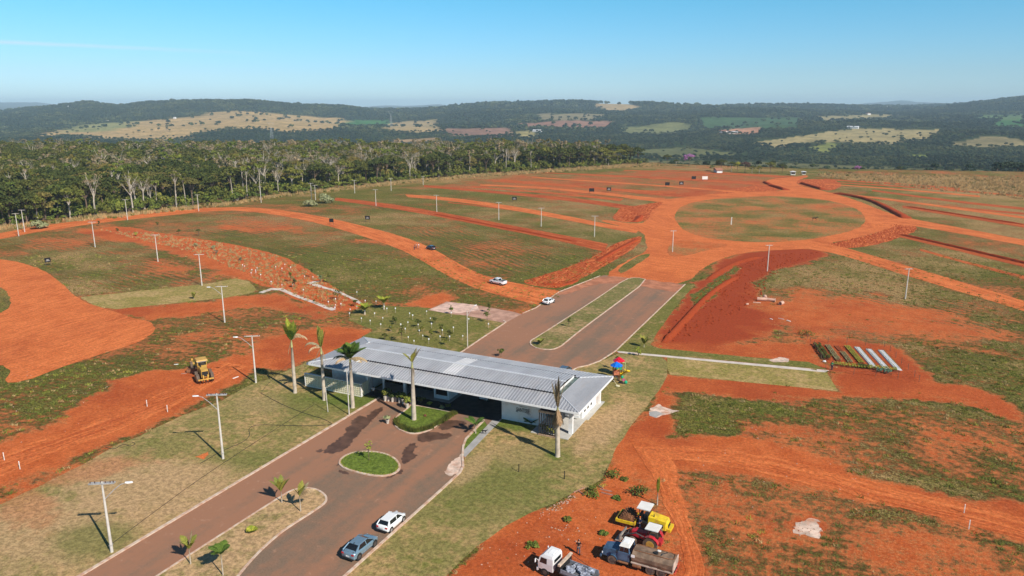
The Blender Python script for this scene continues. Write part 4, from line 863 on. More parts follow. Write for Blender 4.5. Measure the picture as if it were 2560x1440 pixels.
Q = S((240,574),(400,586),(560,610),(700,642),(790,692),(900,755),(830,776),(690,720),(500,636),(280,583)); xs = [q[0] for q in Q]; ys = [q[1] for q in Q]; x = rng.uniform(min(xs), max(xs), 4000); y = rng.uniform(min(ys), max(ys), 4000); k = inpoly(x, y, Q); x, y = x[k][:900], y[k][:900]
scatter('straw_tufts', np.stack([x, y, x*0], 1), rng.uniform(.2, .55, len(x)), dg[:3], label='dry straw tufts in the red planting strip')
# ------------------------------------------------------------------ gatehouse
WHITE = M('white_render', (.78, .78, .77), .8, .2, scale=.5, var=.05, dirt=(.58, .42, .33), dirtamt=.35); WHITE2 = M('white_paint', (.82, .82, .82), .5, .4, var=.03)
GLASSD = M('dark_glass', (.012, .014, .016), .08, .6, var=.1); DARK = M('painted_roof_shade', (.012, .012, .013), .9, .1)
t = NT('galvanised_roof'); v = t.P(); f = t.noise(t.scaled(v, (.5, .12, 1)), 1.0, 4); g_ = t.noise(v, 3, 3)
dst = t.ss(t.noise(t.scaled(v, (.9, .10, 1)), 1.0, 5, .7), .52, .72, 0, .35)
ROOFM = t.out(t.mix(dst, t.mix(t.ss(t.math('ADD', t.math('MULTIPLY', f, .7), t.math('MULTIPLY', g_, .3)), .35, .65), (.33, .335, .36), (.42, .425, .45)), (.36, .30, .27)), .45, .5, .25)
ROOFL = M('translucent_sheet', (.465, .465, .48), .5, .4, scale=.5, var=.06)
RIDGE = M('ridge_cap', (.66, .67, .70), .4, .5, .2, var=.05); STONE = M('wood_slat', (.030, .028, .027), .6, .3); TANB = M('tan_beam', (.40, .27, .18), .8, .2, scale=1)
CREAM = M('cream_block', (.72, .67, .50), .85, .2, scale=1.5, var=.12); FLOORC = M('veranda_floor', (.50, .48, .44), .7, .3, scale=.8, var=.08)
gh = thing('gatehouse', (-58, 101, 0), 0, 'long white gatehouse with a low grey corrugated roof spanning both lanes', 'gatehouse')
OX, OY = -58, 101
def gp(mb, name, mat, smooth=False, label=None, parent=None, kind=None): 
    mb.v = [(x-OX, y-OY, z) for x, y, z in mb.v]; return mb.build(name, mat, parent or gh, smooth, label=label, kind=kind)
A0, A1, B0, B1 = -83.1, -33.4, 93.5, 109.7; ZE = 5.0; IA0, IA1, IB0, IB1 = -78.3, -37.5, 97.0, 105.0
def ribs(mb, u0, u1, lo, hi, z, swap=False, pitch=.5, rh=.10):
    """corrugated strip: profile runs along u, ribs run along v; lo/hi(u) limits, z(v) height"""
    u = u0; P = []
    k = math.floor(u0/pitch)*pitch
    us = []
    while k < u1+pitch:
        for du, h in ((0, 0), (.24, 0), (.32, rh), (.41, rh), (.495, 0)): us.append((k+du*pitch/.5, h))
        k += pitch
    us = [(a, h) for a, h in us if u0-1e-6 <= a <= u1+1e-6]; us = [(u0, 0)]+us+[(u1, 0)]
    row = []
    for a, h in us:
        p, q = lo(a), hi(a); m = (p+q)/2; row.append([(a, vv, z(vv, a)+h) for vv in (p, m, q)])
    if swap: row = [[(b, a, c) for a, b, c in r] for r in row]
    n = len(row); vs = [p for r in row for p in r]; fs = []
    for i in range(n-1):
        for j in range(2):
            f = (i*3+j, (i+1)*3+j, (i+1)*3+j+1, i*3+j+1); fs.append(f[::-1] if swap else f)
    mb.add(vs, fs)
def slope(u0, u1, lo, hi, z, swap=False, name='roof_sheet', step=2.5, light=()):
    k = u0
    while k < u1-.01:
        e = min(k+step, u1); mb = MB(); ribs(mb, k+.006, e-.006, lo, hi, z, swap); gp(mb, name, ROOFL if any(abs((k+e)/2-c) < 1.25 for c in light) else ROOFM); k = e
kx = (IA0-A0)/(IB0-B0)
zs_f = lambda v, u: ZE+.72*min(1, max(0, (v-B0)/(IB0-B0))); zs_b = lambda v, u: ZE+.72*min(1, max(0, (B1-v)/(B1-IB1)))
zs_l = lambda v, u: ZE+.72*min(1, max(0, (v-A0)/(IA0-A0))); zs_r = lambda v, u: ZE+.72*min(1, max(0, (A1-v)/(A1-IA1)))
def clampf(f, a, b): return lambda x: max(a, min(b, f(x)))
slope(A0, A1, lambda u: B0, lambda u: max(B0+.01, min(IB0, B0+(u-A0)*(IB0-B0)/(IA0-A0), B0+(A1-u)*(IB0-B0)/(A1-IA1))), zs_f)
slope(A0, A1, lambda u: min(B1-.01, max(IB1, B1-(u-A0)*(B1-IB1)/(IA0-A0), B1-(A1-u)*(B1-IB1)/(A1-IA1))), lambda u: B1, zs_b)
slope(B0, B1, lambda u: A0, lambda u: max(A0+.01, min(IA0, A0+(u-B0)*(IA0-A0)/(IB0-B0), A0+(B1-u)*(IA0-A0)/(B1-IB1))), zs_l, True)
slope(B0, B1, lambda u: min(A1-.01, max(IA1, A1-(u-B0)*(A1-IA1)/(IB0-B0), A1-(B1-u)*(A1-IA1)/(B1-IB1))), lambda u: A1, zs_r, True)
RB = 101.0; z1 = lambda v, u: 5.98+.42*(1-abs(v-RB)/4.1)
slope(IA0+.1, IA1-.9, lambda u: IB0-.12, lambda u: RB, z1, light=(-58.0,)); slope(IA0+.1, IA1-.9, lambda u: RB, lambda u: IB1+.12, z1, light=(-57.5,))
gp(MB().loft([[(x, RB-.35, 6.42), (x, RB, 6.50), (x, RB+.35, 6.42), (x, RB, 6.38)] for x in (IA0, IA1-.85)]), 'ridge_cap', RIDGE)
for p, q, sgn in (((A0, B0), (IA0, IB0), 1), ((A1, B0), (IA1, IB0), 1), ((A0, B1), (IA0, IB1), 1), ((A1, B1), (IA1, IB1), 1)):
    gp(MB().tube([(*p, ZE+.05), (*q, ZE+.79)], .09, 5), 'hip_cap', RIDGE)
gp(MB().box(((IA0+IA1-1)/2+.1, IB0+.14, 5.76), (IA1-IA0-1, .04, .40)), 'roof_gap', DARK); gp(MB().box(((IA0+IA1-1)/2+.1, IB1-.14, 5.76), (IA1-IA0-1, .04, .40)), 'roof_gap', DARK)  # near-black boxes: the shade inside the roof step is put into their colour
gp(MB().box(((IA0+IA1-1)/2+.1, IB1+.62, 5.74), (IA1-IA0-1, .30, .10)), 'painted_step_shadow', DARK)  # dark strip painted in for the shadow of the roof step on the rear slope
gp(MB().box((IA0+.22, RB, 5.9), (.04, 7.6, .6)), 'roof_gap', WHITE)
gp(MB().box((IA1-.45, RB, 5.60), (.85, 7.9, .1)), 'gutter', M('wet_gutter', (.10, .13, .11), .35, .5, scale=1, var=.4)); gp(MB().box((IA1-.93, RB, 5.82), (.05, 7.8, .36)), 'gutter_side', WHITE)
gp(MB().box((IA1-.02, RB, 5.70), (.05, 7.8, .10)), 'gutter_side', WHITE)
fb = MB(); zf = ZE-.14
fb.box(((A0+A1)/2, B0-.03, zf), (A1-A0+.12, .10, .30)).box(((A0+A1)/2, B1+.03, zf), (A1-A0+.12, .10, .30)); gp(fb, 'fascia', WHITE2)
gp(MB().box((A0-.03, (B0+B1)/2, zf+.002), (.10, B1-B0-.05, .30)).box((A1+.03, (B0+B1)/2, zf+.002), (.10, B1-B0-.05, .30)), 'fascia', WHITE2)
gp(MB().box(((A0+A1)/2, (B0+B1)/2, 4.78), (A1-A0-.12, B1-B0-.12, .06)), 'ceiling', M('shade_dark_ceiling', (.10, .055, .03), .7, .2, scale=1))  # ceiling coloured dark brown to deepen the shade below it
def wall(x0, x1, y0, y1, z0=0, z1_=4.74, name='wall', mat=None): return gp(MB().box(((x0+x1)/2, (y0+y1)/2, (z0+z1_)/2), (x1-x0, y1-y0, z1_-z0)), name, mat or WHITE)
# right block
wall(-47.5, -41.2, 97.0, 97.25); wall(-47.5, -47.25, 97.27, 109.0); wall(-47.22, -36.2, 108.8, 109.05); wall(-41.45, -41.2, 97.27, 102.2)
wall(-41.18, -36.15, 102.2, 102.42); wall(-36.15, -35.9, 102.2, 109.05)
for y in (103.25, 104.75, 106.3): 
    f_ = gp(MB().box((-35.89, y, 1.1), (.05, .82, .50)), 'window', WHITE2); gp(MB().box((-35.86, y, 1.1), (.03, .70, .40)), 'pane', GLASSD, parent=None)
wall(-35.9, -35.3, 96.1, 96.6, 0, 4.74, 'column'); wall(-35.95, -35.35, 109.2, 109.7, 0, 4.74, 'column')
gp(MB().box((-38.3, 98.4, .06), (6.0, 8.2, .12)), 'veranda_floor', FLOORC); gp(MB().box((-35.6, 106.3, .05), (1.4, 8.2, .10)), 'veranda_floor', FLOORC)
wall(-38.5, -36.17, 101.4, 101.6, .45, .85, 'low_rail'); wall(-38.5, -36.17, 101.4, 101.6, 1.15, 1.5, 'low_rail'); wall(-39.9, -38.6, 99.8, 102.1, 0, 2.2, 'door', M('grey_door', (.12, .12, .12), .5))
# slatted screen with a planter at the front corner
scr = MB().box((-38.4, 94.2, 3.85), (3.1, .32, .34)); gp(scr, 'screen_beam', TANB); gp(MB().box((-38.4, 95.6, 3.9), (3.0, 2.5, .12)), 'screen_canopy', M('brown_sheet', (.05, .035, .028), .7))
for i in range(9): gp(MB().box((-39.85+i*.36, 94.2, 1.85), (.11, .12, 3.66)), 'slat', STONE)
gp(MB().box((-38.4, 94.35, .10), (3.2, .7, .20)), 'planter_kerb', TANB)
# lettering of the sign wall
cu = bpy.data.curves.new('lettering', 'FONT'); cu.body = 'SANTER\u00c9'; cu.size = .95; cu.extrude = .02; cu.align_x = 'CENTER'; cu.space_character = .92
to = bpy.data.objects.new('lettering_source', cu); C.objects.link(to); bpy.context.view_layer.update(); lm_ = bpy.data.meshes.new_from_object(to); C.objects.unlink(to); bpy.data.objects.remove(to)
lm_.materials.clear(); lm_.materials.append(M('black_letters', (.02, .018, .018), .5)); lo_ = bpy.data.objects.new('lettering', lm_); C.objects.link(lo_); lo_.parent = gh
lo_.location = (-43.8-OX, 96.97-OY, 1.78); lo_.rotation_euler = (math.pi/2, 0, 0); lo_.scale = (.62, 1, 1)
gp(MB().tube([(-44.9, 96.97, 2.0), (-45.0, 96.97, 1.72), (-44.6, 96.97, 1.68)], .03, 4).tube([(-43.2, 96.97, 1.75), (-42.8, 96.97, 1.55), (-42.5, 96.97, 1.62)], .03, 4).tube([(-44.5, 96.97, 2.75), (-43.8, 96.97, 2.68), (-43.2, 96.97, 2.72)], .025, 4), 'lettering_flourish', _mc['black_letters'])
wall(-73.0, -47.6, 96.0, 108.6, .03, .055, 'lane_shade_sheet', M('painted_lane_shade', (.045, .040, .038), .8, .2, scale=.8, var=.2))  # dark sheet over the road, the shade under the roof put into its colour
# booth between the lanes
wall(-61.55, -61.25, 99.7, 103.8); wall(-58.95, -58.65, 99.7, 103.8); wall(-61.22, -58.98, 99.72, 99.9, 0, .75); wall(-61.55, -58.65, 103.82, 104.0); wall(-61.22, -58.98, 99.72, 99.9, 3.4, 4.74)
f_ = gp(MB().box((-60.1, 99.85, 2.07), (2.2, .06, 2.6)), 'booth_window', GLASSD); gp(MB().box((-58.63, 101.6, 2.1), (.05, 1.7, 1.4)), 'booth_window', GLASSD)
gp(MB().box((-60.1, 101.6, .06), (4.2, 5.6, .14)), 'booth_kerb', CONCG)
# left block
wall(-82.0, -73.55, 98.6, 98.85); wall(-82.0, -81.75, 98.87, 109.0); wall(-73.5, -73.0, 97.0, 97.5, 0, 4.74, 'column'); wall(-71.2, -70.9, 98.6, 98.9, 0, 4.74, 'column'); wall(-73.8, -73.55, 98.87, 104); wall(-81.7, -61.6, 108.8, 109.05)
for x in (-80.6, -79.0, -77.0, -75.1): gp(MB().box((x, 98.58, 3.1), (1.05, .05, .8)), 'window', GLASSD)
wall(-73.5, -61.6, 102.4, 102.55, 0, 4.7, 'glass_front', GLASSD)
for x in (-72.0, -69.6, -67.2, -64.8, -62.4): gp(MB().box((x, 102.36, 2.35), (.08, .06, 4.7)), 'mullion', STONE)
wall(-73.0, -61.6, 98.8, 102.35, 0, .08, 'paved_floor', CONCG)
for x in (-66.5,): wall(x-.2, x+.2, 98.2, 98.6, 0, 4.74, 'column')
# hollow-block screen wall
cw = thing('block_screen_wall', (-79, 95, 0), 0, 'low cream wall of hollow diamond blocks standing left of the gatehouse', 'wall')
def wp(mb, name, mat): mb.v = [(x+79, y-95, z) for x, y, z in mb.v]; return mb.build(name, mat, cw)
wp(MB().box((-85.02, 95, 1.16), (.10, .34, 2.32)).box((-73.0, 95, 1.16), (.10, .34, 2.32)).box((-79, 95, 2.36), (12.2, .36, .08)).box((-79, 95, .05), (12.0, .32, .10)), 'frame', WHITE)
bm_ = MB(); s = .376; w_ = .17
bm_.prism([(-s/2, -s/2), (s/2, -s/2), (s/2, -s/2+.05), (-s/2+.05, -s/2+.05), (-s/2+.05, s/2), (-s/2, s/2)], -w_*.8, w_*.8).prism([(s/2-.16, s/2-.01), (s/2-.01, s/2-.16), (s/2-.01, s/2-.01)], -w_, w_*.6)
bm_.prism([(-s/2+.05, -s/2+.05), (s/2-.04, -s/2+.05), (-s/2+.05, s/2-.04)], .02, .06)
blk = bm_.mesh('hollow_block', CREAM)
for i in range(31):
    for j in range(6):
        o = bpy.data.objects.new('hollow_block', blk); C.objects.link(o); o.parent = cw; o.location = (-5.86+(i+.5)*s*1.005, 0, .10+(j+.5)*s)
for i in range(5):
    for j in range(6):
        o = bpy.data.objects.new('hollow_block', blk); C.objects.link(o); o.parent = cw; o.location = (6.0, .2+(i+.5)*s, .10+(j+.5)*s); o.rotation_euler = (0, 0, math.pi/2)
# ------------------------------------------------------------------ poles
POLEC = M('pole_concrete', (.56, .52, .47), .85, .2, scale=.8, var=.12); METAL = M('galvanised_metal', (.55, .56, .57), .4, .5, .5); LAMPW = M('lamp_white', (.80, .80, .80), .4, .4)
BLACKM = M('black_plastic', (.02, .02, .022), .5, .3); BROWNI = M('brown_insulator', (.10, .05, .04), .3, .5)
def zfor(a, b, ty):
    lo, hi = 0, 40
    for _ in range(40):
        m = (lo+hi)/2
        if PX(a, b, m)[1] > ty: lo = m
        else: hi = m
    return lo
def pole_parts(t, h, arm=2.6, lamp=0, dbl=False, base=.17, armz=0):
    MB().cyl((0, 0, -.3), (0, 0, h+.12), base, base*.58, 10).build('pole_shaft', POLEC, t)
    if arm:
        for dy in ((-.13, .13) if dbl else (.12,)): MB().box((0, dy, h-.05), (arm, .11, .13)).build('crossarm', METAL if dbl else POLEC, t)
        for x in ((-1.15, -.7, -.1, .35, .85, 1.15) if dbl else (-1.1, .1, 1.1)): MB().cyl((x*arm/2.6, 0, h), (x*arm/2.6, 0, h+.22), .06, .04, 6).build('insulator', BROWNI, t)
    if lamp:
        s = lamp; MB().tube([(0, 0, h*.76), (s*1.1, 0, h*.89), (s*1.9, 0, h*.965), (s*2.5, 0, h*.985)], .04, 5).build('lamp_arm', METAL, t)
        MB().loft([[(s*x, y*w_, z_) for y, z_ in ((-1, h*.985), (-.7, h*.985+.1), (.7, h*.985+.1), (1, h*.985), (0, h*.985-.07))] for x, w_ in ((2.4, .08), (2.65, .17), (3.0, .18), (3.2, .06))]).build('lamp_head', LAMPW, t)
    MB().box((0, -.0, .9), (base*2.06, base*2.06, .06)).build('band', METAL, t)
PG = 'concrete power poles between the plots'
plist = [((280,1380),1207,2.7,1,True,'nearest concrete pole with two crossarms on the straw lawn beside the left kerb',0), ((558,1147),986,2.7,-1,True,'second pole up the left lawn, with double crossarm and a lamp leaning left',0),
 ((640,957),840,2.7,-1,False,'concrete lamp pole right of the yellow motor grader',0), ((562,806),716,2.7,-1,False,'concrete lamp pole standing below the pale lawn strip',0), ((505,714),636,2.7,0,False,'pole on the upper edge of the pale lawn strip',0),
 ((395,654),587,2.7,0,False,'pole left of the red planting strip in the rowed field',0), ((238,618),555,2.7,0,False,'pole at the upper left end of the red planting strip',0), ((47,590),534,2.7,0,False,'leftmost pole, nearer of the pair beside the dirt road',0),
 ((62,580),525,2.7,0,False,'taller pole just behind the leftmost pole',0), ((319,550),499,2.7,0,False,'pole on the near kerb side of the dirt road before the wood',0), ((497,528),487,2.2,0,False,'pole where the dirt road runs flat under the wood',0), ((653,507),467,2.2,0,False,'pole in the dry grass right of the dirt road bend',0),
 ((779,498),458,2.7,0,False,'left pole of the close pair beside the grey green bush',0), ((789,500),463,2.7,0,False,'right pole of the close pair beside the grey green bush',0), ((887,483),451,2.7,0,False,'pole in the dry grass above the first red dug strip',0), ((978,477),446,2.7,0,False,'farther pole against the wood right of a dry grass clump',0),
 ((940,515),474,2.7,0,False,'pole at the left start of the long red dug strip',0), ((1058,462),441,2.2,0,False,'small far pole near the edge of the wood',0), ((1092,530),488,2.7,0,False,'pole beside the long red dug strip below the orange side road',0), ((1247,550),506,2.7,0,False,'left of three poles in the green plot under the orange side road',0),
 ((1353,566),520,2.7,0,False,'middle of three poles in the green plot under the orange side road',0), ((1486,592),540,2.7,0,False,'right of three poles in the green plot nearest the roundabout',0), ((1681,630),577,2.2,0,False,'pole on the weedy triangle left of the roundabout',0), ((1918,678),613,2.2,0,False,'pole on the dark red dug earth below the roundabout',0),
 ((2263,747),672,2.2,0,False,'pole in the weedy field right of the concrete pipes',0)]
for (bx, by), ty, arm, lamp, dbl, lb, _ in plist:
    a, b = G(bx, by); h = zfor(a, b, ty); t_ = thing('utility_pole', (a, b, 0), YAW+(.10 if by > 600 else 0), lb, 'utility pole', PG); pole_parts(t_, h, arm, lamp, dbl)
for (bx, by), ty, lp, lb in (((1169,867),777,1,'slim lamp post with a bare arm beside the road behind the gatehouse'), ((873,1037),922,1,'slim white lamp post at the kerb in front of the block screen wall')):
    a, b = G(bx, by); h = zfor(a, b, ty); t_ = thing('street_lamp', (a, b, 0), YAW+.5, lb, 'street lamp')
    MB().cyl((0, 0, -.2), (0, 0, h), .10, .07, 8).build('post', POLEC, t_); MB().tube([(0, 0, h*.86), (.9, 0, h*1.0), (1.7, 0, h*1.1)], .035, 5).build('lamp_arm', METAL, t_)
    MB().box((1.9, 0, h*1.12), (.55, .22, .10), ry=-.2).build('lamp_head', LAMPW, t_)
t_ = thing('stake_frame', (*G(820, 1030), 0), 0, 'thin leaning post frame on the lawn by the block screen wall', 'post'); MB().cyl((0, 0, 0), (-.2, 0, 4.2), .06, .05, 6).build('post', POLEC, t_); MB().tube([(-.2, 0, 4.1), (.9, .5, 4.6)], .03, 4).build('brace', METAL, t_)
# ------------------------------------------------------------------ palms
PT = M('palm_trunk', (.46, .39, .31), .9, .1, scale=1.2, var=.18, dirt=(.34, .28, .22), dirtamt=.3); SHAFT = M('palm_crownshaft', (.30, .30, .13), .7, .2, scale=1)
FR = {'green': leafmat('frond_green', (.04, .09, .015), (.11, .17, .03)), 'yellow': leafmat('frond_yellow', (.13, .18, .02), (.32, .33, .05)), 'dead': leafmat('frond_dead', (.26, .20, .13), (.46, .37, .26)), 'olive': leafmat('frond_olive', (.13, .15, .03), (.26, .26, .06)), 'brown': leafmat('frond_brown', (.16, .11, .07), (.32, .24, .16))}
def frond(L, up, az, droop, w_=.5, n=16, seed=0, hang=.5, ww=1.5):
    r = random.Random(seed); mb = MB(); pts = []; x = z = 0.0; a = up
    for i in range(n+1):
        pts.append((x, z)); x += L/n*math.cos(a); z += L/n*math.sin(a); a -= droop/n*(.4+1.2*i/n)
    ca, sa_ = math.cos(az), math.sin(az); P3 = [Vector((p*ca, p*sa_, q)) for p, q in pts]; mb.tube(P3[::3]+[P3[-1]], [.045*(1-.8*i/6) for i in range(len(P3[::3])+1)], 4)
    side = Vector((-sa_, ca, 0))
    for i in range(2, n+1):
        d = (P3[i]-P3[i-1]).normalized(); k = math.sin(math.pi*min(.97, (i/n)*.9+.08)); 
        for s in (-1, 1):
            for q in (0, .34, .67):
                p = P3[i-1]*(1-q)+P3[i]*q; l = w_*k*r.uniform(.75, 1.15)*2.0; tip = p+side*s*l*.62+d*l*.55+Vector((0, 0, -hang*l*r.uniform(.5, 1)))
                nn = d*.052*(1+w_); mb.add([p-nn, p+nn, tip], [(0, 1, 2)])
    return mb
def palm(name, base, trunk_y, fronds, label, r0=.32, r1=.2, bulge=.0, shaft=0, group=None, cat='palm', lean=(0, 0), tm=PT):
    a, b = G(*base); h = zfor(a, b, trunk_y); t_ = thing(name, (a, b, 0), 0, label, cat, group)
    MB().tube([(0, 0, -.1), (0, 0, .15), (lean[0]*.2, lean[1]*.2, h*.25), (lean[0]*.5, lean[1]*.5, h*.6), (*lean, h)], [r0*1.25, r0*1.08, r0, (r0+r1)/2+bulge, r1], 10).build('trunk', tm, t_, True)
    if shaft: MB().tube([(*lean, h), (*lean, h+shaft*.6), (*lean, h+shaft)], [r1*.95, r1*.75, r1*.3], 8).build('crownshaft', SHAFT, t_, True); h += shaft*.75
    for k, (az, L, up, dr, c, w_) in enumerate(fronds):
        m = frond(L, up, az, dr, w_, 20, k+int(a*7) % 50, .5 if c in ('dead', 'brown') else .15); m.v = [(x+lean[0], y+lean[1], z+h) for x, y, z in m.v]; m.build('frond', FR[c], t_)
    return t_
RT = YAW; LT = YAW+math.pi
def spray(n, L, up, dr, c, w_, seed, sp_=6.28, az0=0): 
    r = random.Random(seed); return [(az0+sp_*k/n+r.uniform(-.3, .3), L*r.uniform(.85, 1.1), up+r.uniform(-.12, .12), dr*r.uniform(.7, 1.3), c, w_) for k in range(n)]
palm('royal_palm', (738,982), 868, spray(8, 3.7, 1.36, .40, 'yellow', .62, 1)+spray(5, 2.6, 1.2, .4, 'green', .6, 2)+[(RT, 3.6, .9, 2.6, 'dead', .5), (RT+.4, 2.6, 1.3, 2.9, 'dead', .35), (LT, 2.8, -1.2, .3, 'dead', .25)], 'tall palm with upright yellow green fronds, leftmost of the row before the screen wall', .31, .19, .02, 1.6)
palm('royal_palm', (811,1000), 885, spray(9, 3.6, 1.46, .15, 'olive', .42, 3)+[(LT, 3.6, .9, 2.7, 'dead', .5), (LT+.5, 2.9, .5, 2.6, 'dead', .4), (LT+.3, 3.0, -1.0, .4, 'dead', .2), (RT, 2.6, -1.25, .2, 'dead', .2)], 'palm with tightly bundled green fronds and drooping dead ones, second of the row', .30, .18, .02, 1.5)
palm('royal_palm', (882,1019), 905, spray(12, 3.1, 1.05, 1.1, 'green', .75, 5)+spray(8, 2.8, 1.35, .5, 'green', .7, 6)+[(LT, 3.2, .55, 1.7, 'dead', .6), (LT+.5, 2.9, .4, 1.8, 'dead', .5), (RT, 3.2, .35, 1.6, 'dead', .6), (RT-.5, 2.6, .4, 1.5, 'dead', .5)], 'palm with a full dark green crown beside the slim lamp post', .32, .20, .03, .8)
palm('royal_palm', (1035,1050), 920, [(LT, 2.2, 1.1, .8, 'olive', .45), (RT, 2.9, 1.2, .5, 'dead', .5), (RT+.8, 2.5, 1.3, .5, 'dead', .4), (RT-1, 2.2, 1.35, .6, 'olive', .4), (LT, 2.6, -1.3, .1, 'dead', .14), (RT, 2.6, -1.35, .1, 'dead', .14), (RT, 2.6, -1.4, .1, 'brown', .14)], 'thin crowned palm with dry fronds on the planted grass island', .37, .18, .04, 1.2)
palm('royal_palm', (1394,1141), 1030, [(LT, 4.6, 1.52, .05, 'brown', .16), (RT, 5.2, 1.5, .06, 'dead', .2), (RT+1.5, 4.4, 1.5, .08, 'brown', .2), (RT-1.5, 3.4, 1.3, .3, 'brown', .2), (RT, 3.0, -1.15, .5, 'brown', .3), (LT, 3.0, -1.35, .3, 'brown', .22), (RT+.5, 2.6, -1.1, .5, 'brown', .3), (RT-.6, 2.6, -1.2, .5, 'dead', .25)]+spray(7, 2.9, -1.15, .3, 'brown', .42, 41)+spray(4, 4.6, 1.42, .12, 'brown', .34, 42), 'dying palm with brown fronds tied upright at the right corner of the gatehouse', .34, .21, .03, .8, lean=(-.1, 0))
small = [((1189,1083),1062,spray(5, 2.0, .75, .9, 'green', .42, 11),'small green palm on the strip between road and grey ramp',.09), ((705,1258),1228,spray(6, 2.1, 1.25, .6, 'olive', .34, 12),'thin olive palm at the left kerb of the lower median',.07), ((752,1280),1240,spray(3, 2.1, 1.2, .6, 'olive', .36, 13)+[(RT,2.4,.9,1.4,'dead',.5),(RT+.6,2.0,1.2,.9,'dead',.4)],'small palm with bleached fronds at the rounded end of the lower median',.07),
 ((477,1412),1372,spray(4, 1.8, 1.1, .8, 'olive', .36, 14)+[(RT,2.5,1.4,.2,'dead',.3)],'small palm with one dead upright frond near the left kerb of the median',.07), ((558,1440),1385,spray(7, 1.5, 1.0, 1.2, 'green', .42, 15),'small dark green palm lowest on the median',.07), ((630,1332),1330,spray(9, .8, .9, .8, 'yellow', .3, 16),'tiny yellow green palm in the middle of the median',.05),
 ((1643,1262),1232,spray(5, 2.1, 1.45, .15, 'yellow', .18, 17),'yellow palm with closed upright fronds on the dirt behind the road roller',.08), ((912,786),776,spray(11, 2.8, .95, 1.1, 'yellow', .42, 18),'squat yellow green palm, nearer of two at the end of the concrete paths',.2), ((960,773),758,spray(10, 2.7, 1.0, .9, 'yellow', .42, 19),'squat yellow green palm, farther of two at the end of the concrete paths',.2),
 ((485,748),744,spray(6, 1.8, 1.2, .5, 'olive', .3, 20),'young olive palm on the pale lawn strip',.06), ((1350,862),858,spray(8, 1.5, 1.0, .8, 'olive', .35, 21),'small palm at the near tip of the upper median',.06), ((1610,868),860,spray(7, 2.0, 1.2, .5, 'olive', .4, 22),'small palm beside the start of the long white path',.07), ((1328,1062),1058,spray(8, 1.5, .8, 1.1, 'green', .4, 23),'small dark green palm on the lawn before the lettered wall',.06)]
for bs, ty, fr_, lb, r_ in small: palm('young_palm', bs, ty, fr_, lb, r_, r_*.7, 0, 0)
# ------------------------------------------------------------------ saplings and white capped stakes
z5 = lambda x, y: (x/3.657+800, y/3.657+560); z7 = lambda x, y: (x/7.11+600, y/7.11+660)
sp0 = thing('planted_stake', (0, 0, 0), 0, 'x', 'stake'); MB().cyl((0, 0, -.05), (0, 0, 1.15), .045, .035, 6).build('post', M('whitewashed_post', (.46, .38, .30), .8), sp0); MB().cyl((0, 0, 1.05), (0, 0, 1.38), .14, .17, 8).build('cap', WHITE2, sp0)
caps_l = [z5(*p) for p in ((338,765),(277,790),(271,830),(500,832),(380,878),(575,870),(690,790),(975,810),(848,855),(804,915),(898,932),(685,895),(1010,875),(1020,932),(1220,965),(908,990),(940,1035),(808,1050),(860,1088),(1098,1048),(1305,1040),(1540,932),(1360,885),(1200,830),(410,805),(588,765),(612,790),(780,975),(1119,990),(650,960),(820,830),(556,935),(460,900),(739,940),(1185,1050),(995,1075))]
caps_s = [z7(*p) for p in ((50,38),(85,48),(215,118),(203,172),(308,78),(282,130),(286,155),(372,213),(637,58),(750,100),(905,77),(800,18),(558,340),(750,385),(937,380),(1130,480),(1300,245),(1740,525),(1685,495),(1575,700),(1700,645),(1700,745),(1797,740),(1690,805),(2080,520),(2228,680),(2420,680),(1150,230))]
first = True
for lst, lb, gr_ in ((caps_l, 'white capped stake beside a young plant on the lawn behind the gatehouse', 'white capped stakes on the lawn behind the gatehouse'), (caps_s, 'white capped stake beside a young plant in the red planting strip', 'white capped stakes in the red planting strip')):
    for x, y in lst:
        o = sp0 if first else copytree(sp0); first = False; put(o, (*G(x, y+6), 0), R.random()*6, lb, R.uniform(.72, .95), gr_)
def sapling(base, h, cr, mat, label, n=170, dense=1, bush=False, group=None, cat='young tree', name='sapling', size=.16):
    a, b = G(*base); r = random.Random(int(a*13+b*7)); rn = np.random.default_rng(int(abs(a*31+b*17))); t_ = thing(name, (a, b, 0), r.random()*6, label, cat, group); tb = MB(); cl = []
    tb.tube([(0, 0, -.1), (.05, 0, h*.5), (0, .05, h*.85)], [.05, .04, .02], 5)
    for k in range(7):
        u = k*2.4+r.random(); rr = cr*r.uniform(.1, .75); z = h*(r.uniform(.25, .8) if bush else r.uniform(.5, .95)); tb.tube([(0, 0, h*(.1 if bush else .4)), (rr*math.cos(u), rr*math.sin(u), z)], [.03, .012], 3); q = cr*r.uniform(.35, .55); cl.append((rr*math.cos(u), rr*math.sin(u), z, q, q, q*.7))
    tb.build('stem', BARKD, t_); lv, lf = leaves(cl, n, size, rnd=rn); o = bpy.data.objects.new('foliage', mesh_from('foliage', lv, lf, mat)); C.objects.link(o); o.parent = t_; return t_
SG = 'young trees planted behind the gatehouse'; SL = 'slender young tree planted on the lawn behind the gatehouse'
for p, h, cr in (((1218,806),3.4,.9), ((1045,818),2.2,.8), ((1005,856),3.6,1.0), ((990,812),1.6,.5), ((1104,836),2.6,.7), ((1124,850),2.4,.6), ((1078,846),2.0,.6), ((962,850),1.6,.7), ((978,828),1.5,.6), ((1128,786),2.2,.6), ((1088,808),1.4,.6), ((1056,830),1.3,.5), ((1112,862),1.4,.5), ((1222,782),2.6,.6), ((985,806),1.3,.5)):
    sapling(p, h, cr, R.choice([LF_M, LF_B, LF_D]), SL, 130, group=SG)
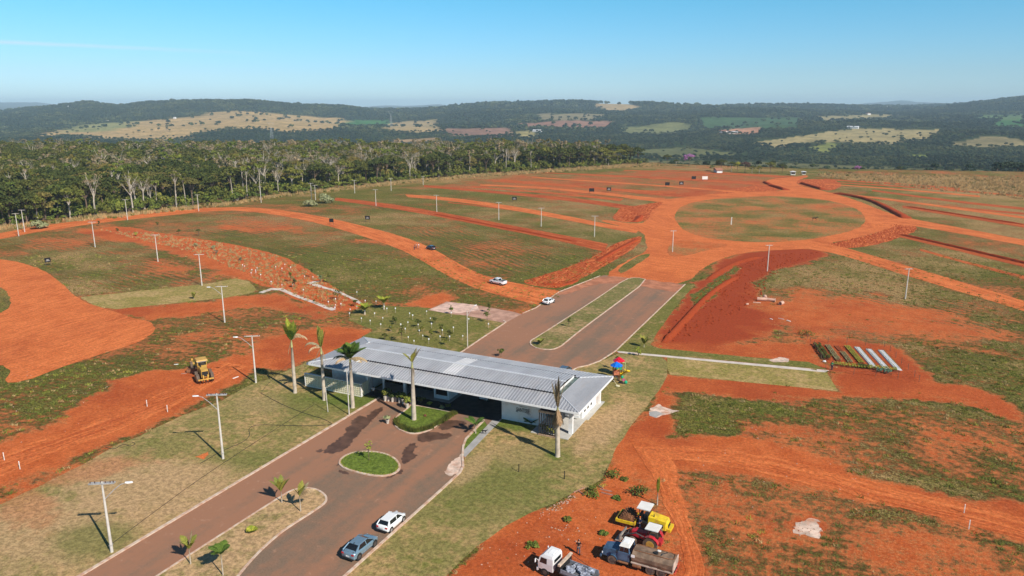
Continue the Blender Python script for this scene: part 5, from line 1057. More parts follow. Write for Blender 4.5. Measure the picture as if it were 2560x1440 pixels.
for p, h, cr, m_, lb in ((z7(905,330),3.0,.7,LF_M,'dark leafy young tree in the middle of the red planting strip'), (z7(975,430),2.6,.7,LF_D,'dark round young tree next to the capped stake in the planting strip'), (z7(1285,245),3.4,.6,LF_M,'tall young tree at the bend of the far concrete path'), (z7(1590,340),3.6,.7,LF_M,'tall thin young tree right of the far path bend'), (z7(1430,330),2.6,.8,LF_S,'grey leafless looking bush at the far path bend'),
   (z7(1740,640),2.6,1.3,LF_D,'wide leafy tree near the right end of the red planting strip'), (z7(1560,700),4.2,.35,LF_Y,'thin stemmed bare young tree at the near concrete path'), (z7(2045,760),2.2,.7,LF_D,'dark bush at the right tip of the planting strip'), (z7(1320,690),1.0,.35,LF_M,'small plant sitting on the near concrete path'), ((497,590),3.0,1.0,LF_D,'dark green tree on the field side of the planting strip'),
   ((447,586),2.0,.8,LF_M,'small tree at the top of the planting strip left of the dark one'), ((396,572),3.2,.8,LF_M,'thin tree near the upper edge of the planting strip'), ((340,590),1.8,.8,LF_Y,'yellowish shrub at the upper end of the planting strip'), ((293,578),1.4,.7,LF_D,'small dark shrub at the upper tip of the planting strip'), ((488,617),1.6,.8,LF_S,'grey shrub in the upper planting strip'),
   ((533,622),1.4,.8,LF_S,'grey brown shrub in the middle planting strip'), ((541,634),1.3,.7,LF_G,'brownish shrub beside the grey one in the planting strip'), ((602,652),1.2,.7,LF_G,'dry brown shrub low in the planting strip'), ((248,565),2.2,.6,LF_D,'small dark tree beside the dirt road bend'),
   ((1541,925),3.0,.35,LF_M,'thin young tree behind the playground'), ((1596,890),2.2,.7,LF_Y,'yellow green bushy young tree on the lawn beside the long path'), ((1253,892),1.6,1.0,LF_M,'round young tree standing in the road behind the roof'), ((923,1152),3.0,.8,LF_Y,'sparse yellowish young tree on the round grass island'),
   ((1422,818),2.2,.4,LF_M,'thin young tree on the upper median')):
    sapling(p, h, cr, m_, lb, 40 if m_ is LF_Y and h > 2.9 else 150, bush='bush' in lb or 'shrub' in lb)
for p, h, cr, m_, lb in (((97,572),3.6,3.2,LF_S,'rounded grey green bush beside the two leftmost poles'), ((818,508),4.4,4.6,LF_S,'large rounded grey green bush right of the close pair of poles'), ((776,516),2.4,3.4,LF_S,'low flat grey green bush left of the large one'),
   ((1481,1236),1.0,1.5,LF_B,'bright green low bush by the planks at the lawn corner'), ((1532,1190),1.1,1.6,LF_M,'spreading weed bush at the lawn edge above the planks'), ((1600,1232),1.2,1.9,LF_M,'straggly weed bush left of the yellow palm'), ((1328,1365),.5,.9,LF_B,'small weed clump left of the walking man'), ((1420,1300),.5,.8,LF_M,'small weed clump in the middle of the bare dirt'),
   ((1508,1335),.7,.7,LF_B,'weed clump left of the blue truck bonnet'), ((1560,1200),.5,.8,LF_M,'weed tuft between the two bushes and the planks'), ((1540,1246),.5,.8,LF_B,'weed tuft right of the planks'), ((2020,838),1.6,2.4,LF_M,'dark straggly shrub in the rows below the right dirt road')):
    sapling(p, h*(1 if cr > 2.4 else .42), cr*(1 if cr > 2.4 else .85), m_, lb, 900 if cr > 3 else 260, bush=True, cat='bush', name='bush', size=.35 if cr > 2.5 else .12)
# tree clumps at the far edge of the plots
def bigtree(px, py, h, mats_, label, kind='broad', v=0, nm='broad_tree'):
    a, b, z = onterr(px, py) if py < 432 else (*G(px, py), 0.0); tm, cm, hh = TREES[kind][v]; t_ = thing(nm, (a, b, z), px*.7, label, 'tree', sc_=h/hh)
    o = bpy.data.objects.new('trunk', tm); C.objects.link(o); o.parent = t_; cm2 = cm
    if mats_ is not None: cm2 = cm.copy(); cm2.materials.clear(); cm2.materials.append(mats_)
    o = bpy.data.objects.new('crown', cm2); C.objects.link(o); o.parent = t_; return t_
bigtree(1722, 418, 11, LF_P, 'tree in purple blossom standing beyond the far end of the plots'); bigtree(2142, 433, 6, LF_P, 'small faint purple flowering tree in the scrub beyond the right plots')
for px, py, h, m_, lb, v in ((1802,431,10,LF_D,'dark upright tree left in the clump behind the far plots',0), (1828,431,8,LF_D,'dark tree between the upright one and the yellow green one',1), (1843,430,8,LF_Y,'yellow green tree in the clump behind the far plots',2), (1862,432,9,M('maroon_leaves',(.09,.045,.035),.8),'maroon leaved tree in the clump behind the far plots',0),
   (1898,433,6,LF_M,'low green tree right of the maroon one',1), (1925,433,9,LF_M,'wide mid green tree in the clump near the white shed',0), (1955,434,8,LF_D,'dark tree left of the lamp at the white shed',2), (1780,430,5,LF_B,'low bright bushy tree left end of the far clump',1), (1667,412,9,LF_D,'dark tree right of the wood end',0), (1690,416,6,LF_D,'small dark tree left of the purple one',1), (1880,433,6,LF_D,'small dark tree behind the maroon one',1)):
    bigtree(px, py, h, m_, lb, v=v)
# ------------------------------------------------------------------ vehicles
TYRE = M('tyre_rubber', (.025, .023, .022), .85, .2, scale=4); TYRED = M('dusty_tyre', (.14, .10, .075), .9, .1, scale=4, var=.25); RIM = M('alloy_rim', (.42, .42, .43), .35, .5, .6); RIMD = M('dark_rim', (.07, .06, .055), .5, .4)
CGL = M('car_glass', (.010, .013, .016), .06, .7, var=.1); RED = M('lamp_red', (.45, .02, .02), .3, .5); PLATE = M('white_plate', (.75, .75, .75), .5, .3); TRIM = M('black_trim', (.02, .02, .02), .6, .3); HLAMP = M('headlamp', (.6, .62, .65), .15, .6)
def wheel(par, x, y, r, w=.22, rim=RIM, ty=TYRE, name='wheel'):
    s = 1 if y > 0 else -1; t_ = MB().cyl((x, y-w/2*s, r), (x, y+w/2*s, r), r, r, 18).build(name, ty, par); MB().cyl((x, y+w/2*s-.01, r), (x, y+w/2*s+.015, r), r*.62, r*.55, 12).build('rim', rim, t_)
    return t_
def car(x, y, rz, style, paint, label, z=0.04, wr=None, cat='car', group=None, sc_=1, name='parked_car', rim=RIM):
    L_, W_, H_ = {'hatch': (3.95, 1.70, 1.47), 'suv': (4.35, 1.80, 1.52), 'pickup': (5.2, 1.85, 1.80)}[style]; l, w = L_/2, W_/2
    t_ = thing(name, (x, y, z), rz, label, cat, group, sc_)
    if style == 'hatch': st = [(-l, .42, .80, .84), (-l+.10, .30, 1.0, .93), (-l+.45, .24, 1.02, .99), (-.6, .22, .98, 1), (.75, .22, .96, 1), (1.15, .24, .93, .98), (l-.35, .26, .80, .93), (l-.08, .34, .66, .82), (l, .42, .55, .70)]; gh_ = [(-l+.12, 1.0, -l+.62), (1.22, .95, .42)]; wb = 1.27
    elif style == 'suv': st = [(-l, .48, .90, .84), (-l+.08, .34, 1.08, .93), (-l+.5, .28, 1.12, .99), (-.6, .26, 1.05, 1), (.8, .26, 1.02, 1), (1.2, .27, 1.0, .98), (l-.35, .30, .90, .93), (l-.08, .38, .74, .84), (l, .46, .60, .72)]; gh_ = [(-l+.28, 1.1, -l+1.15), (1.35, 1.02, .45)]; wb = 1.36
    else: st = [(-l, .60, 1.05, .90), (-l+.06, .45, 1.12, .97), (-.9, .40, 1.12, 1), (.9, .40, 1.12, 1), (1.35, .40, 1.10, .98), (l-.3, .42, 1.02, .95), (l-.05, .5, .85, .88), (l, .55, .7, .8)]; gh_ = [(-.75, 1.1, -.55), (1.5, 1.08, .75)]; wb = 1.55
    secs = []
    for (sx_, zb, zt, k) in st:
        ww = w*k; secs.append([(sx_, -ww*.90, zb), (sx_, -ww, zb+.12), (sx_, -ww, zt-.16), (sx_, -ww*.93, zt-.03), (sx_, -ww*.6, zt+.025), (sx_, ww*.6, zt+.025), (sx_, ww*.93, zt-.03), (sx_, ww, zt-.16), (sx_, ww, zb+.12), (sx_, ww*.90, zb)])
    MB().loft(secs).build('body', paint, t_, True)
    (xb0, zb0, xt0), (xb1, zb1, xt1) = gh_; wt = w*.74; wbm = w*.92; zt = H_-.05
    MB().loft([[(xb0, -wbm, zb0-.06), (xb0, wbm, zb0-.06), (xt0, wt, zt), (xt0, -wt, zt)][:0] or [(xb0, -wbm, zb0-.08), (xb1, -wbm, zb1-.08), (xb1, wbm, zb1-.08), (xb0, wbm, zb0-.08)], [(xt0, -wt, zt), (xt1, -wt, zt), (xt1, wt, zt), (xt0, wt, zt)]]).build('windows', CGL, t_)
    m = (xt0+xt1)/2; MB().loft([[(a_, -b_, zt+c_) for a_, b_ in ()] or [(xt0-.04, -wt*1.02, zt-.03), (xt1+.04, -wt*1.02, zt-.03), (xt1+.04, wt*1.02, zt-.03), (xt0-.04, wt*1.02, zt-.03)] for c_ in (0,)]+[[(xt0+.03, -wt*.92, zt+.05), (xt1-.1, -wt*.92, zt+.05), (xt1-.1, wt*.92, zt+.05), (xt0+.03, wt*.92, zt+.05)]]).build('roof', paint, t_)
    pl = MB()
    for s in (-1, 1):
        for xa, xb_, r_ in ((xb0, xt0, .075), (xb1, xt1, .045)): pl.tube([(xa, s*wbm*.99, (zb0 if xa == xb0 else zb1)-.05), (xb_, s*wt, zt)], r_, 5)
        pl.tube([(0, s*wbm*1.0, zb0-.05), (-.02, s*wt*1.01, zt)], .05, 4)
        if style != 'pickup': pl.add([(xb0+.02, s*wbm*1.01, zb0-.05), (xb0+.48, s*wbm*1.012, zb0-.05), (xt0+.10, s*wt*1.02, zt-.02), (xt0, s*wt*1.02, zt)], [(0, 1, 2, 3) if s < 0 else (3, 2, 1, 0)])
    pl.build('pillars', paint, t_)
    for sx_ in (-wb, wb):
        for s in (-1, 1):
            r_ = .33 if style == 'hatch' else .37; MB().cyl((sx_, s*(w-.22), r_+.02), (sx_, s*(w+.004), r_+.02), r_+.06, None, 16).build('wheel_arch', TRIM, t_); wheel(t_, sx_, s*(w-.10), r_, .22, rim)
    for s in (-1, 1):
        MB().box((-l+.06, s*w*.72, zb0-.18), (.16, w*.34, .16)).build('tail_light', RED, t_); MB().box((l-.16, s*w*.62, .66 if style != 'pickup' else .85), (.22, w*.3, .13)).build('headlight', HLAMP, t_); MB().box((xb1-.25, s*(w+.07), zb1+.02), (.14, .18, .12)).build('mirror', paint, t_)
    MB().box((-l-.01, 0, .68), (.03, .42, .14)).build('plate', PLATE, t_); MB().box((-l+.06, 0, .40), (.16, W_*.84, .16)).build('bumper', TRIM, t_)
    if style == 'hatch': MB().box((-l+.55, 0, zt+.06), (.16, W_*.62, .03)).build('spoiler', paint, t_)
    if style == 'pickup':
        MB().box((-1.72, 0, 1.145), (1.62, 1.5, .02)).build('bed_floor', TRIM, t_)
        MB().box((-1.72, -.83, 1.2), (1.75, .10, .16)).box((-1.72, .83, 1.2), (1.75, .10, .16)).box((-2.55, 0, 1.2), (.08, 1.74, .16)).build('bed_rim', paint, t_)
    if style == 'suv': MB().box((-1.0, 0, zt+.09), (.12, .06, .08)).build('antenna', TRIM, t_); MB().box((-l+.25, 0, zb0+.0), (.16, W_*.7, .03)).build('spoiler', TRIM, t_)
    return t_
PWH = M('car_paint_white', (.80, .81, .82), .25, .5, var=.02, coat=.5); PBL = M('car_paint_blue_grey', (.20, .31, .40), .22, .5, .35, var=.04, coat=.6); PDK = M('car_paint_dark', (.05, .06, .075), .25, .5, .3, var=.04, coat=.5); PSB = M('car_paint_slate', (.12, .17, .22), .22, .5, .4, var=.04, coat=.6)
H90 = math.pi/2
car(-45.83, 64.04, H90, 'hatch', PWH, 'white hatchback parked at the right kerb in front of the blue grey coupe SUV', z=.05)
car(-46.0, 58.25, H90-.02, 'suv', PBL, 'blue grey coupe SUV parked at the right kerb behind the white hatchback', z=.05, sc_=1.03, rim=RIMD)
car(-53.3, 103.6, -H90, 'hatch', PWH, 'white car in the shade under the gatehouse roof', z=.05)
car(*G(1411, 935), H90, 'hatch', PSB, 'slate blue car half hidden behind the gatehouse roof', z=.05)
car(*G(1372, 759), H90-.12, 'hatch', PWH, 'white hatchback on the edge of the paved road behind the gatehouse', z=.06)
p0, p1 = G(1264, 713), G(1236, 705); car(*G(1245, 711), math.atan2(p1[1]-p0[1], p1[0]-p0[0])+.18, 'pickup', PWH, 'white pickup with an open bed on the curved dirt road', z=.06, cat='pickup truck', name='pickup_truck')
p0, p1 = G(1090, 627), G(1068, 617); car(*G(1077, 624), math.atan2(p1[1]-p0[1], p1[0]-p0[0])+.25, 'hatch', PDK, 'dark car on the dirt road beside the three standing people', z=.06)
# --- yellow sheepsfoot road roller
YEL = M('machine_yellow', (.72, .50, .02), .4, .4, scale=2, var=.12, dirt=(.42, .20, .06), dirtamt=.5); YEL2 = M('grader_yellow', (.56, .33, .07), .5, .35, scale=2, var=.12, dirt=(.40, .17, .06), dirtamt=.35); RUST = M('muddy_steel', (.22, .10, .05), .85, .2, scale=3, var=.35); CANW = M('canopy_white', (.74, .72, .68), .6, .3, scale=1, var=.06)
p0, p1 = G(1665, 1332), G(1570, 1318); hd = math.atan2(p1[1]-p0[1], p1[0]-p0[0])
c_ = G(1606, 1318); t_ = thing('road_roller', (c_[0], c_[1], .02), math.radians(178), 'yellow road roller with a studded drum and white canopy on the bare dirt', 'road roller')
dr = MB().cyl((1.75, -1.0, .80), (1.75, 1.0, .80), .72, None, 28).build('drum', RUST, t_); sb = MB()
for j in range(9):
    for i in range(16):
        a_ = (i+.5*(j % 2))*math.pi/8; y = -.88+j*.22; sb.box((1.75+.80*math.cos(a_), y, .80+.80*math.sin(a_)), (.17, .13, .15), ry=-a_)
sb.build('studs', RUST, t_)
MB().box((1.75, -1.14, .80), (2.1, .14, .34)).box((1.75, 1.14, .80), (2.1, .14, .34)).box((2.86, 0, .80), (.14, 2.42, .34)).box((.66, 0, .80), (.14, 2.42, .34)).build('drum_frame', YEL, t_)
MB().box((.35, 0, .85), (.7, .7, .5)).build('joint', TRIM, t_)
MB().box((-.25, 0, 1.15), (1.1, 1.7, .25)).build('platform', TRIM, t_); MB().box((-.5, 0, 1.62), (.5, .6, .7)).build('seat', BLACKM, t_); MB().box((.15, 0, 1.6), (.25, .7, .7)).tube([(.1, 0, 1.9), (-.1, 0, 2.15)], .03).build('console', TRIM, t_)
for x in (.22, -.72):
    for y in (-.72, .72): MB().cyl((x, y, 1.2), (x, y, 2.75), .045, None, 6).build('canopy_post', BLACKM, t_)
MB().box((-.25, 0, 2.80), (1.55, 1.75, .10)).build('canopy', CANW, t_)
MB().loft([[(-.85, -.80, .75), (-.85, .80, .75), (-.85, .72, 1.95), (-.85, -.72, 1.95)], [(-2.9, -.80, .75), (-2.9, .80, .75), (-2.9, .66, 1.72), (-2.9, -.66, 1.72)], [(-3.15, -.72, .80), (-3.15, .72, .80), (-3.1, .5, 1.45), (-3.1, -.5, 1.45)]]).build('engine_hood', YEL, t_)
MB().box((-1.9, -.80, 1.22), (1.5, .04, .42)).box((-1.9, .80, 1.22), (1.5, .04, .42)).build('grille', TRIM, t_); MB().box((-3.16, 0, 1.15), (.03, .9, .45)).build('rear_grille', TRIM, t_); MB().cyl((-1.4, .3, 1.85), (-1.4, .3, 2.2), .06, None, 6).build('exhaust', TRIM, t_); MB().box((-3.3, 0, .8), (.4, 1.5, .35)).build('counterweight', YEL, t_)
for y in (-.98, .98): wheel(t_, -1.9, y, .72, .42, YEL, TYRED)
# --- red tractor
REDP = M('tractor_red', (.45, .02, .03), .35, .4, scale=2, var=.1, dirt=(.30, .11, .06), dirtamt=.5)
c_ = G(1612, 1362); t_ = thing('tractor', (c_[0], c_[1], .02), math.radians(176), 'red tractor with a grey front loader and white canopy between roller and tanker', 'tractor')
MB().loft([[(-.2, -.34, .8), (-.2, .34, .8), (-.2, .30, 1.62), (-.2, -.30, 1.62)], [(1.5, -.32, .8), (1.5, .32, .8), (1.5, .28, 1.52), (1.5, -.28, 1.52)], [(1.72, -.26, .85), (1.72, .26, .85), (1.7, .2, 1.35), (1.7, -.2, 1.35)]]).build('hood', REDP, t_); MB().box((.4, 0, .72), (2.6, .5, .35)).build('chassis', TRIM, t_)
for y in (-.85, .85):
    wheel(t_, -.9, y, .82, .44, YEL2, TYRED); wheel(t_, 1.25, y*.95, .52, .30, YEL2, TYRED)
    MB().loft([[(-.9+.95*math.cos(a_), y+s*.26, .85+.92*math.sin(a_)) for s in (-1, 1)] for a_ in [math.radians(d) for d in (20, 50, 80, 110, 140, 165)]], cap=False, close=False).build('fender', REDP, t_)
MB().box((-.85, 0, 1.25), (.5, .5, .5)).build('seat', BLACKM, t_); MB().box((-.3, 0, 1.5), (.2, .5, .5)).build('dashboard', REDP, t_)
for x in (-.35, -1.45):
    for y in (-.62, .62): MB().cyl((x, y, 1.2), (x, y, 2.42), .04, None, 6).build('canopy_post', BLACKM, t_)
MB().box((-.9, 0, 2.46), (1.5, 1.55, .09)).build('canopy', CANW, t_); STL = M('loader_steel', (.07, .065, .065), .6, .3, scale=2)
for y in (-.62, .62): MB().tube([(-.1, y, 1.3), (.9, y, 1.55), (1.9, y, 1.1), (2.6, y, .6)], .085, 4).build('loader_arm', STL, t_)
MB().box((1.9, 0, 1.1), (.12, 1.25, .12)).build('loader_bar', STL, t_); MB().prism([(2.55, .15), (3.25, .10), (3.2, .2), (2.75, .3), (2.7, .95), (2.55, 1.0)], -1.0, 1.0).build('bucket', M('worn_bucket', (.30, .27, .24), .7, .3, scale=2, var=.3), t_); MB().box((-1.75, 0, .9), (.5, 1.0, .5)).build('hitch', REDP, t_)
MB().box((1.0, -.5, 1.4), (.5, .3, .25)).build('side_tank', REDP, t_)
# --- blue bonneted tanker truck
BLU = M('truck_blue', (.055, .105, .18), .35, .4, scale=1.5, var=.2, dirt=(.16, .12, .10), dirtamt=.2); TANK = M('weathered_tank', (.21, .14, .095), .75, .25, scale=1.0, var=.35, dirt=(.12, .08, .06), dirtamt=.5, bump=.2); TANKL = M('pale_tank_edge', (.48, .38, .32), .7, .3, scale=1.2, var=.25)
fwp = G(1528, 1410); ang_ = math.radians(180-1.2); t_ = thing('tanker_truck', (fwp[0]+.1, fwp[1]+1.05, .02), ang_, 'old blue bonneted truck with a brown weathered water tank', 'truck')
def tb_(mb, n, m_, sm=False): return mb.build(n, m_, t_, sm)
tb_(MB().loft([[(1.15, -.85, .75), (1.15, .85, .75), (1.15, .72, 1.45), (1.15, -.72, 1.45)], [(.2, -.95, .75), (.2, .95, .75), (.2, .80, 1.62), (.2, -.80, 1.62)], [(-.62, -1.02, .75), (-.62, 1.02, .75), (-.62, .92, 1.72), (-.62, -.92, 1.72)]]), 'bonnet', BLU)
for y in (-.93, .93): tb_(MB().loft([[(x+.62*math.cos(a_), y+s*.17, .50+.64*math.sin(a_)) for s in (-1, 1)] for x in (0,) for a_ in [math.radians(d) for d in (0, 35, 70, 105, 140, 180)]], cap=False, close=False), 'fender', BLU)
tb_(MB().box((1.32, 0, .65), (.16, 2.1, .22)), 'bumper', BLU); tb_(MB().box((1.17, 0, 1.1), (.04, 1.1, .45)), 'grille', TRIM)
for y in (-.8, .8): tb_(MB().cyl((1.15, y, .98), (1.22, y, .98), .12, None, 10), 'headlight', HLAMP)
tb_(MB().box((-1.25, 0, 1.25), (1.3, 2.08, 1.0)), 'cab', BLU); tb_(MB().box((-1.25, 0, 2.05), (1.12, 1.92, .62), top=(.86, .93)), 'windows', CGL); tb_(MB().box((-1.27, 0, 2.43), (1.15, 1.88, .16), top=(.85, .88)), 'cab_roof', CANW); tb_(MB().box((-1.22, 0, 2.55), (.6, .7, .06)), 'roof_hatch', WHITE2)
for y in (-.93, .93):
    tb_(MB().tube([(-.70, y, 1.75), (-.84, y*.93, 2.36)], .05, 4).tube([(-1.82, y, 1.75), (-1.74, y*.93, 2.36)], .07, 4).tube([(-1.22, y, 1.75), (-1.25, y*.95, 2.36)], .035, 4), 'pillars', BLU)
    tb_(MB().box((-1.2, y*1.13, .62), (1.2, .34, .10)), 'step', RUST); tb_(MB().tube([(-.7, y, 1.7), (-.55, y*1.35, 1.95)], .02).box((-.55, y*1.38, 1.9), (.06, .16, .32)), 'mirror', TRIM)
    tb_(MB().box((-1.2, y*1.125, 1.2), (.85, .02, .7)), 'door_panel', M('truck_blue_door', (.065, .12, .20), .4, .4, scale=1))
prof = [(-1.05, .0), (-1.15, .3), (-1.15, .75), (-.62, 1.12), (.62, 1.12), (1.15, .75), (1.15, .3), (1.05, 0)]
tb_(MB().loft([[(x, y, z+.98) for y, z in prof] for x in (-2.15, -6.55)]), 'tank', TANK); tb_(MB().box((-4.35, 0, .9), (4.5, 2.34, .12)).box((-6.58, 0, 1.4), (.06, 2.3, .9)), 'tank_bed', TANKL)
tb_(MB().tube([(-2.3, -.6, 2.12), (-6.0, -.6, 2.14), (-6.45, -.4, 2.15), (-6.5, .4, 2.15), (-6.0, .62, 2.14), (-2.3, .6, 2.12)], .05, 5), 'top_rail', RUST); tb_(MB().cyl((-4.5, .15, 2.08), (-4.5, .15, 2.22), .26, .24, 12), 'manhole', TRIM); tb_(MB().cyl((-4.7, -.45, 2.08), (-4.7, -.45, 2.14), .22, .2, 12), 'manhole_lid', CANW)
tb_(MB().tube([(-5.1, .4, 2.12), (-5.3, .1, 2.3), (-5.6, -.4, 2.15), (-5.2, -.9, 1.95)], .04, 5), 'hose', BLACKM); tb_(MB().box((-2.3, 1.17, 1.7), (.4, .03, .3)), 'white_sticker', WHITE2); tb_(MB().box((-4.1, 0, .68), (5.2, .8, .28)), 'chassis', TRIM); tb_(MB().cyl((-2.3, 1.0, .62), (-3.2, 1.0, .62), .24, None, 12), 'fuel_tank', RUST)
for x in (-4.2, -5.35):
    for y in (-.88, .88): wheel(t_, x, y, .50, .46, RIMD, TYRED)
for y in (-.93, .93): wheel(t_, 0, y, .50, .28, RIMD, TYRED); tb_(MB().loft([[(x+.60*math.cos(a_), y+s*.22, .52+.60*math.sin(a_)) for s in (-1, 1)] for x in (-5.35,) for a_ in [math.radians(d) for d in (10, 50, 90, 130, 170)]], cap=False, close=False), 'mudguard', RUST)
tb_(MB().tube([(-6.6, -.7, 1.0), (-7.1, -.9, 1.5)], .03).tube([(-6.6, .7, 1.0), (-7.1, .9, 1.2)], .03).box((-6.75, 0, .75), (.12, 2.0, .12)), 'rear_bars', M('red_bar', (.4, .05, .03), .6))
# --- white flat-fronted truck with a loaded bed
fwp = G(1361, 1441); t_ = thing('flatbed_truck', (fwp[0]+.15, fwp[1]+1.0, .02), math.radians(180-8), 'white cab-over truck with a dark loaded bed, lowest in the photo', 'truck')
WPT = M('truck_white', (.74, .74, .75), .35, .4, scale=1, var=.05, dirt=(.5, .33, .25), dirtamt=.3)
tb_(MB().loft([[(x, y*k, z) for x, y, k, z in ((.80, -1, 1, .75), (.80, 1, 1, .75), (-.95, 1, 1, .75), (-.95, -1, 1, .75))], [(.82, -1.02, 1.5), (.82, 1.02, 1.5), (-.97, 1.02, 1.5), (-.97, -1.02, 1.5)], [(.60, -.98, 2.2), (.60, .98, 2.2), (-.95, .98, 2.2), (-.95, -.98, 2.2)], [(.25, -.86, 2.48), (.25, .86, 2.48), (-.85, .86, 2.48), (-.85, -.86, 2.48)]]), 'cab', WPT)
for y in (-1, 1):
    tb_(MB().add([(.62, y*1.028, 1.5), (-.25, y*1.028, 1.5), (-.25, y*1.0, 2.12), (.45, y*1.0, 2.12)], [(0, 1, 2, 3) if y > 0 else (3, 2, 1, 0)]), 'side_window', CGL); tb_(MB().tube([(.7, y, 1.6), (.95, y*1.3, 2.0), (.95, y*1.32, 1.6)], .025).box((.95, y*1.33, 1.75), (.05, .2, .4)), 'mirror', WPT)
tb_(MB().add([(.835, -.88, 1.52), (.835, .88, 1.52), (.635, .82, 2.14), (.635, -.82, 2.14)], [(0, 1, 2, 3)]), 'windscreen', CGL); tb_(MB().box((-.97, 0, 1.9), (.05, 1.35, .36)), 'rear_window', CGL); tb_(MB().box((-.4, 0, 2.51), (.6, .9, .05)), 'roof_hatch', WHITE2); tb_(MB().box((.88, 0, .6), (.16, 2.1, .3)), 'bumper', WPT)
tb_(MB().box((-3.2, 0, .85), (4.6, .9, .3)), 'chassis', TRIM); tb_(MB().box((-3.6, 0, 1.1), (3.6, 2.1, .14)), 'bed', M('bed_steel', (.10, .10, .11), .6, .3, scale=1.5, var=.3)); tb_(MB().box((-1.75, -.25, 1.95), (.28, 2.7, .22)), 'headboard_beam', M('worn_beam', (.55, .42, .32), .8, .2, scale=1.5, var=.2)); tb_(MB().box((-1.75, -.25, 1.5), (.2, 2.5, .7)), 'headboard', TRIM)
tb_(MB().box((-1.45, -.2, 1.2), (.5, 1.7, .7)), 'engine_box', TRIM); tb_(MB().box((-3.6, 1.0, 1.35), (3.4, .08, .4)).box((-3.6, -1.0, 1.35), (3.4, .08, .4)), 'bed_side', M('bed_side_grey', (.22, .24, .28), .6, .3, scale=2, var=.25))
rr = random.Random(3); lb = MB(); [lb.box((rr.uniform(-4.9, -2.3), rr.uniform(-.75, .75), 1.28+rr.uniform(0, .25)), (rr.uniform(.2, .7), rr.uniform(.2, .5), rr.uniform(.12, .3)), rz=rr.random()*3) for _ in range(26)]; tb_(lb, 'load', M('scrap_load', (.30, .32, .38), .6, .3, scale=3, var=.5))
tb_(MB().tube([(-1.8, -1.4, 2.0), (-4.8, -1.2, 1.2)], .03, 4), 'strap', TRIM)
for x, rr_ in ((0, .46), (-3.6, .46), (-4.6, .46)):
    for y in (-.86, .86): wheel(t_, x, y, rr_, .30, RIMD, TYRE)
# --- motor grader
ga0 = G(482, 953); t_ = thing('motor_grader', (ga0[0]+.4, ga0[1]+2.0, .05), math.radians(146), 'yellow motor grader seen from behind on the reddish dirt track', 'grader', None, 1.22)
for x in (-1.9, -.55):
    for y in (-.98, .98): wheel(t_, x, y, .66, .40, YEL2, TYRED)
tb_(MB().loft([[(-2.5, -.52, .9), (-2.5, .52, .9), (-2.5, .46, 1.9), (-2.5, -.46, 1.9)], [(-.35, -.55, .9), (-.35, .55, .9), (-.35, .50, 2.05), (-.35, -.50, 2.05)]]), 'engine_hood', YEL2); tb_(MB().box((-2.52, 0, 1.4), (.05, .85, .75)), 'radiator', TRIM)
tb_(MB().box((.35, 0, 1.5), (1.3, 1.2, 1.1)), 'cab_base', YEL2); tb_(MB().box((.35, 0, 2.35), (1.25, 1.25, .75)), 'windows', CGL); tb_(MB().box((.35, 0, 2.82), (1.7, 1.6, .16), top=(.92, .92)), 'cab_roof', YEL2); tb_(MB().box((-.32, 0, 2.68), (.06, 1.35, .18)), 'visor', CANW)
for y in (-.6, .6):
    for x in (-.27, .97): tb_(MB().box((x, y, 2.35), (.08, .08, .85)), 'cab_post', YEL2)
tb_(MB().tube([(.9, 0, 1.9), (2.6, 0, 2.0), (4.3, 0, 1.6), (4.9, 0, .95)], .20, 6), 'front_beam', YEL2); tb_(MB().box((4.9, 0, .85), (.3, 1.7, .22)), 'front_axle', YEL2); tb_(MB().box((2.6, .2, .35), (.30, 3.6, .55), rz=-.5), 'blade', RUST); tb_(MB().cyl((2.6, 0, .8), (2.6, 0, .95), .7, None, 14), 'turntable', YEL2)
for y in (-.35, .35): tb_(MB().tube([(2.2, y*1.5, 2.1), (2.5, y*2.2, .9)], .06, 5), 'lift_cylinder', TRIM)
for y in (-.9, .9): wheel(t_, 4.9, y, .58, .32, YEL2, TYRED)
tb_(MB().box((-2.95, 0, .72), (.16, 2.1, .2)).box((-2.75, -.3, 1.0), (.3, .14, .6)).box((-2.75, .3, 1.0), (.3, .14, .6)), 'ripper_frame', YEL2)
for y in (-.8, -.4, 0, .4, .8): tb_(MB().box((-3.02, y, .45), (.12, .09, .5)), 'ripper_tooth', TRIM)
tb_(MB().cyl((-.9, .3, 2.0), (-.9, .3, 2.6), .07, None, 8), 'exhaust', TRIM); tb_(MB().tube([(.95, .75, 2.2), (1.1, 1.15, 2.35), (1.1, 1.15, 2.7)], .03).box((1.1, 1.15, 2.75), (.06, .25, .3)), 'mirror', YEL2)
# ------------------------------------------------------------------ people and animals
def skin_mesh(name, nodes, edges, mat, parent, sub=1, root=0):
    me = bpy.data.meshes.new(name); me.from_pydata([n[:3] for n in nodes], edges, []); o = bpy.data.objects.new(name, me); C.objects.link(o)
    o.modifiers.new('skin', 'SKIN'); 
    if not me.skin_vertices: bpy.context.view_layer.objects.active = o
    if not me.skin_vertices: me.attributes
    try:
        for i, n in enumerate(nodes): me.skin_vertices[0].data[i].radius = (n[3], n[4] if len(n) > 4 else n[3]); me.skin_vertices[0].data[i].use_root = (i == root)
    except Exception: pass
    s = o.modifiers.new('sub', 'SUBSURF'); s.levels = sub; s.render_levels = sub
    dg_ = bpy.context.evaluated_depsgraph_get(); m2 = bpy.data.meshes.new_from_object(o.evaluated_get(dg_)); o.modifiers.clear(); o.data = m2; m2.materials.clear(); m2.materials.append(mat)
    m2.polygons.foreach_set('use_smooth', [True]*len(m2.polygons)); o.name = name; o.parent = parent; return o
SKIN = M('skin', (.36, .20, .13), .6, .3, var=.05); HAIR = M('dark_hair', (.02, .015, .012), .8, .1)
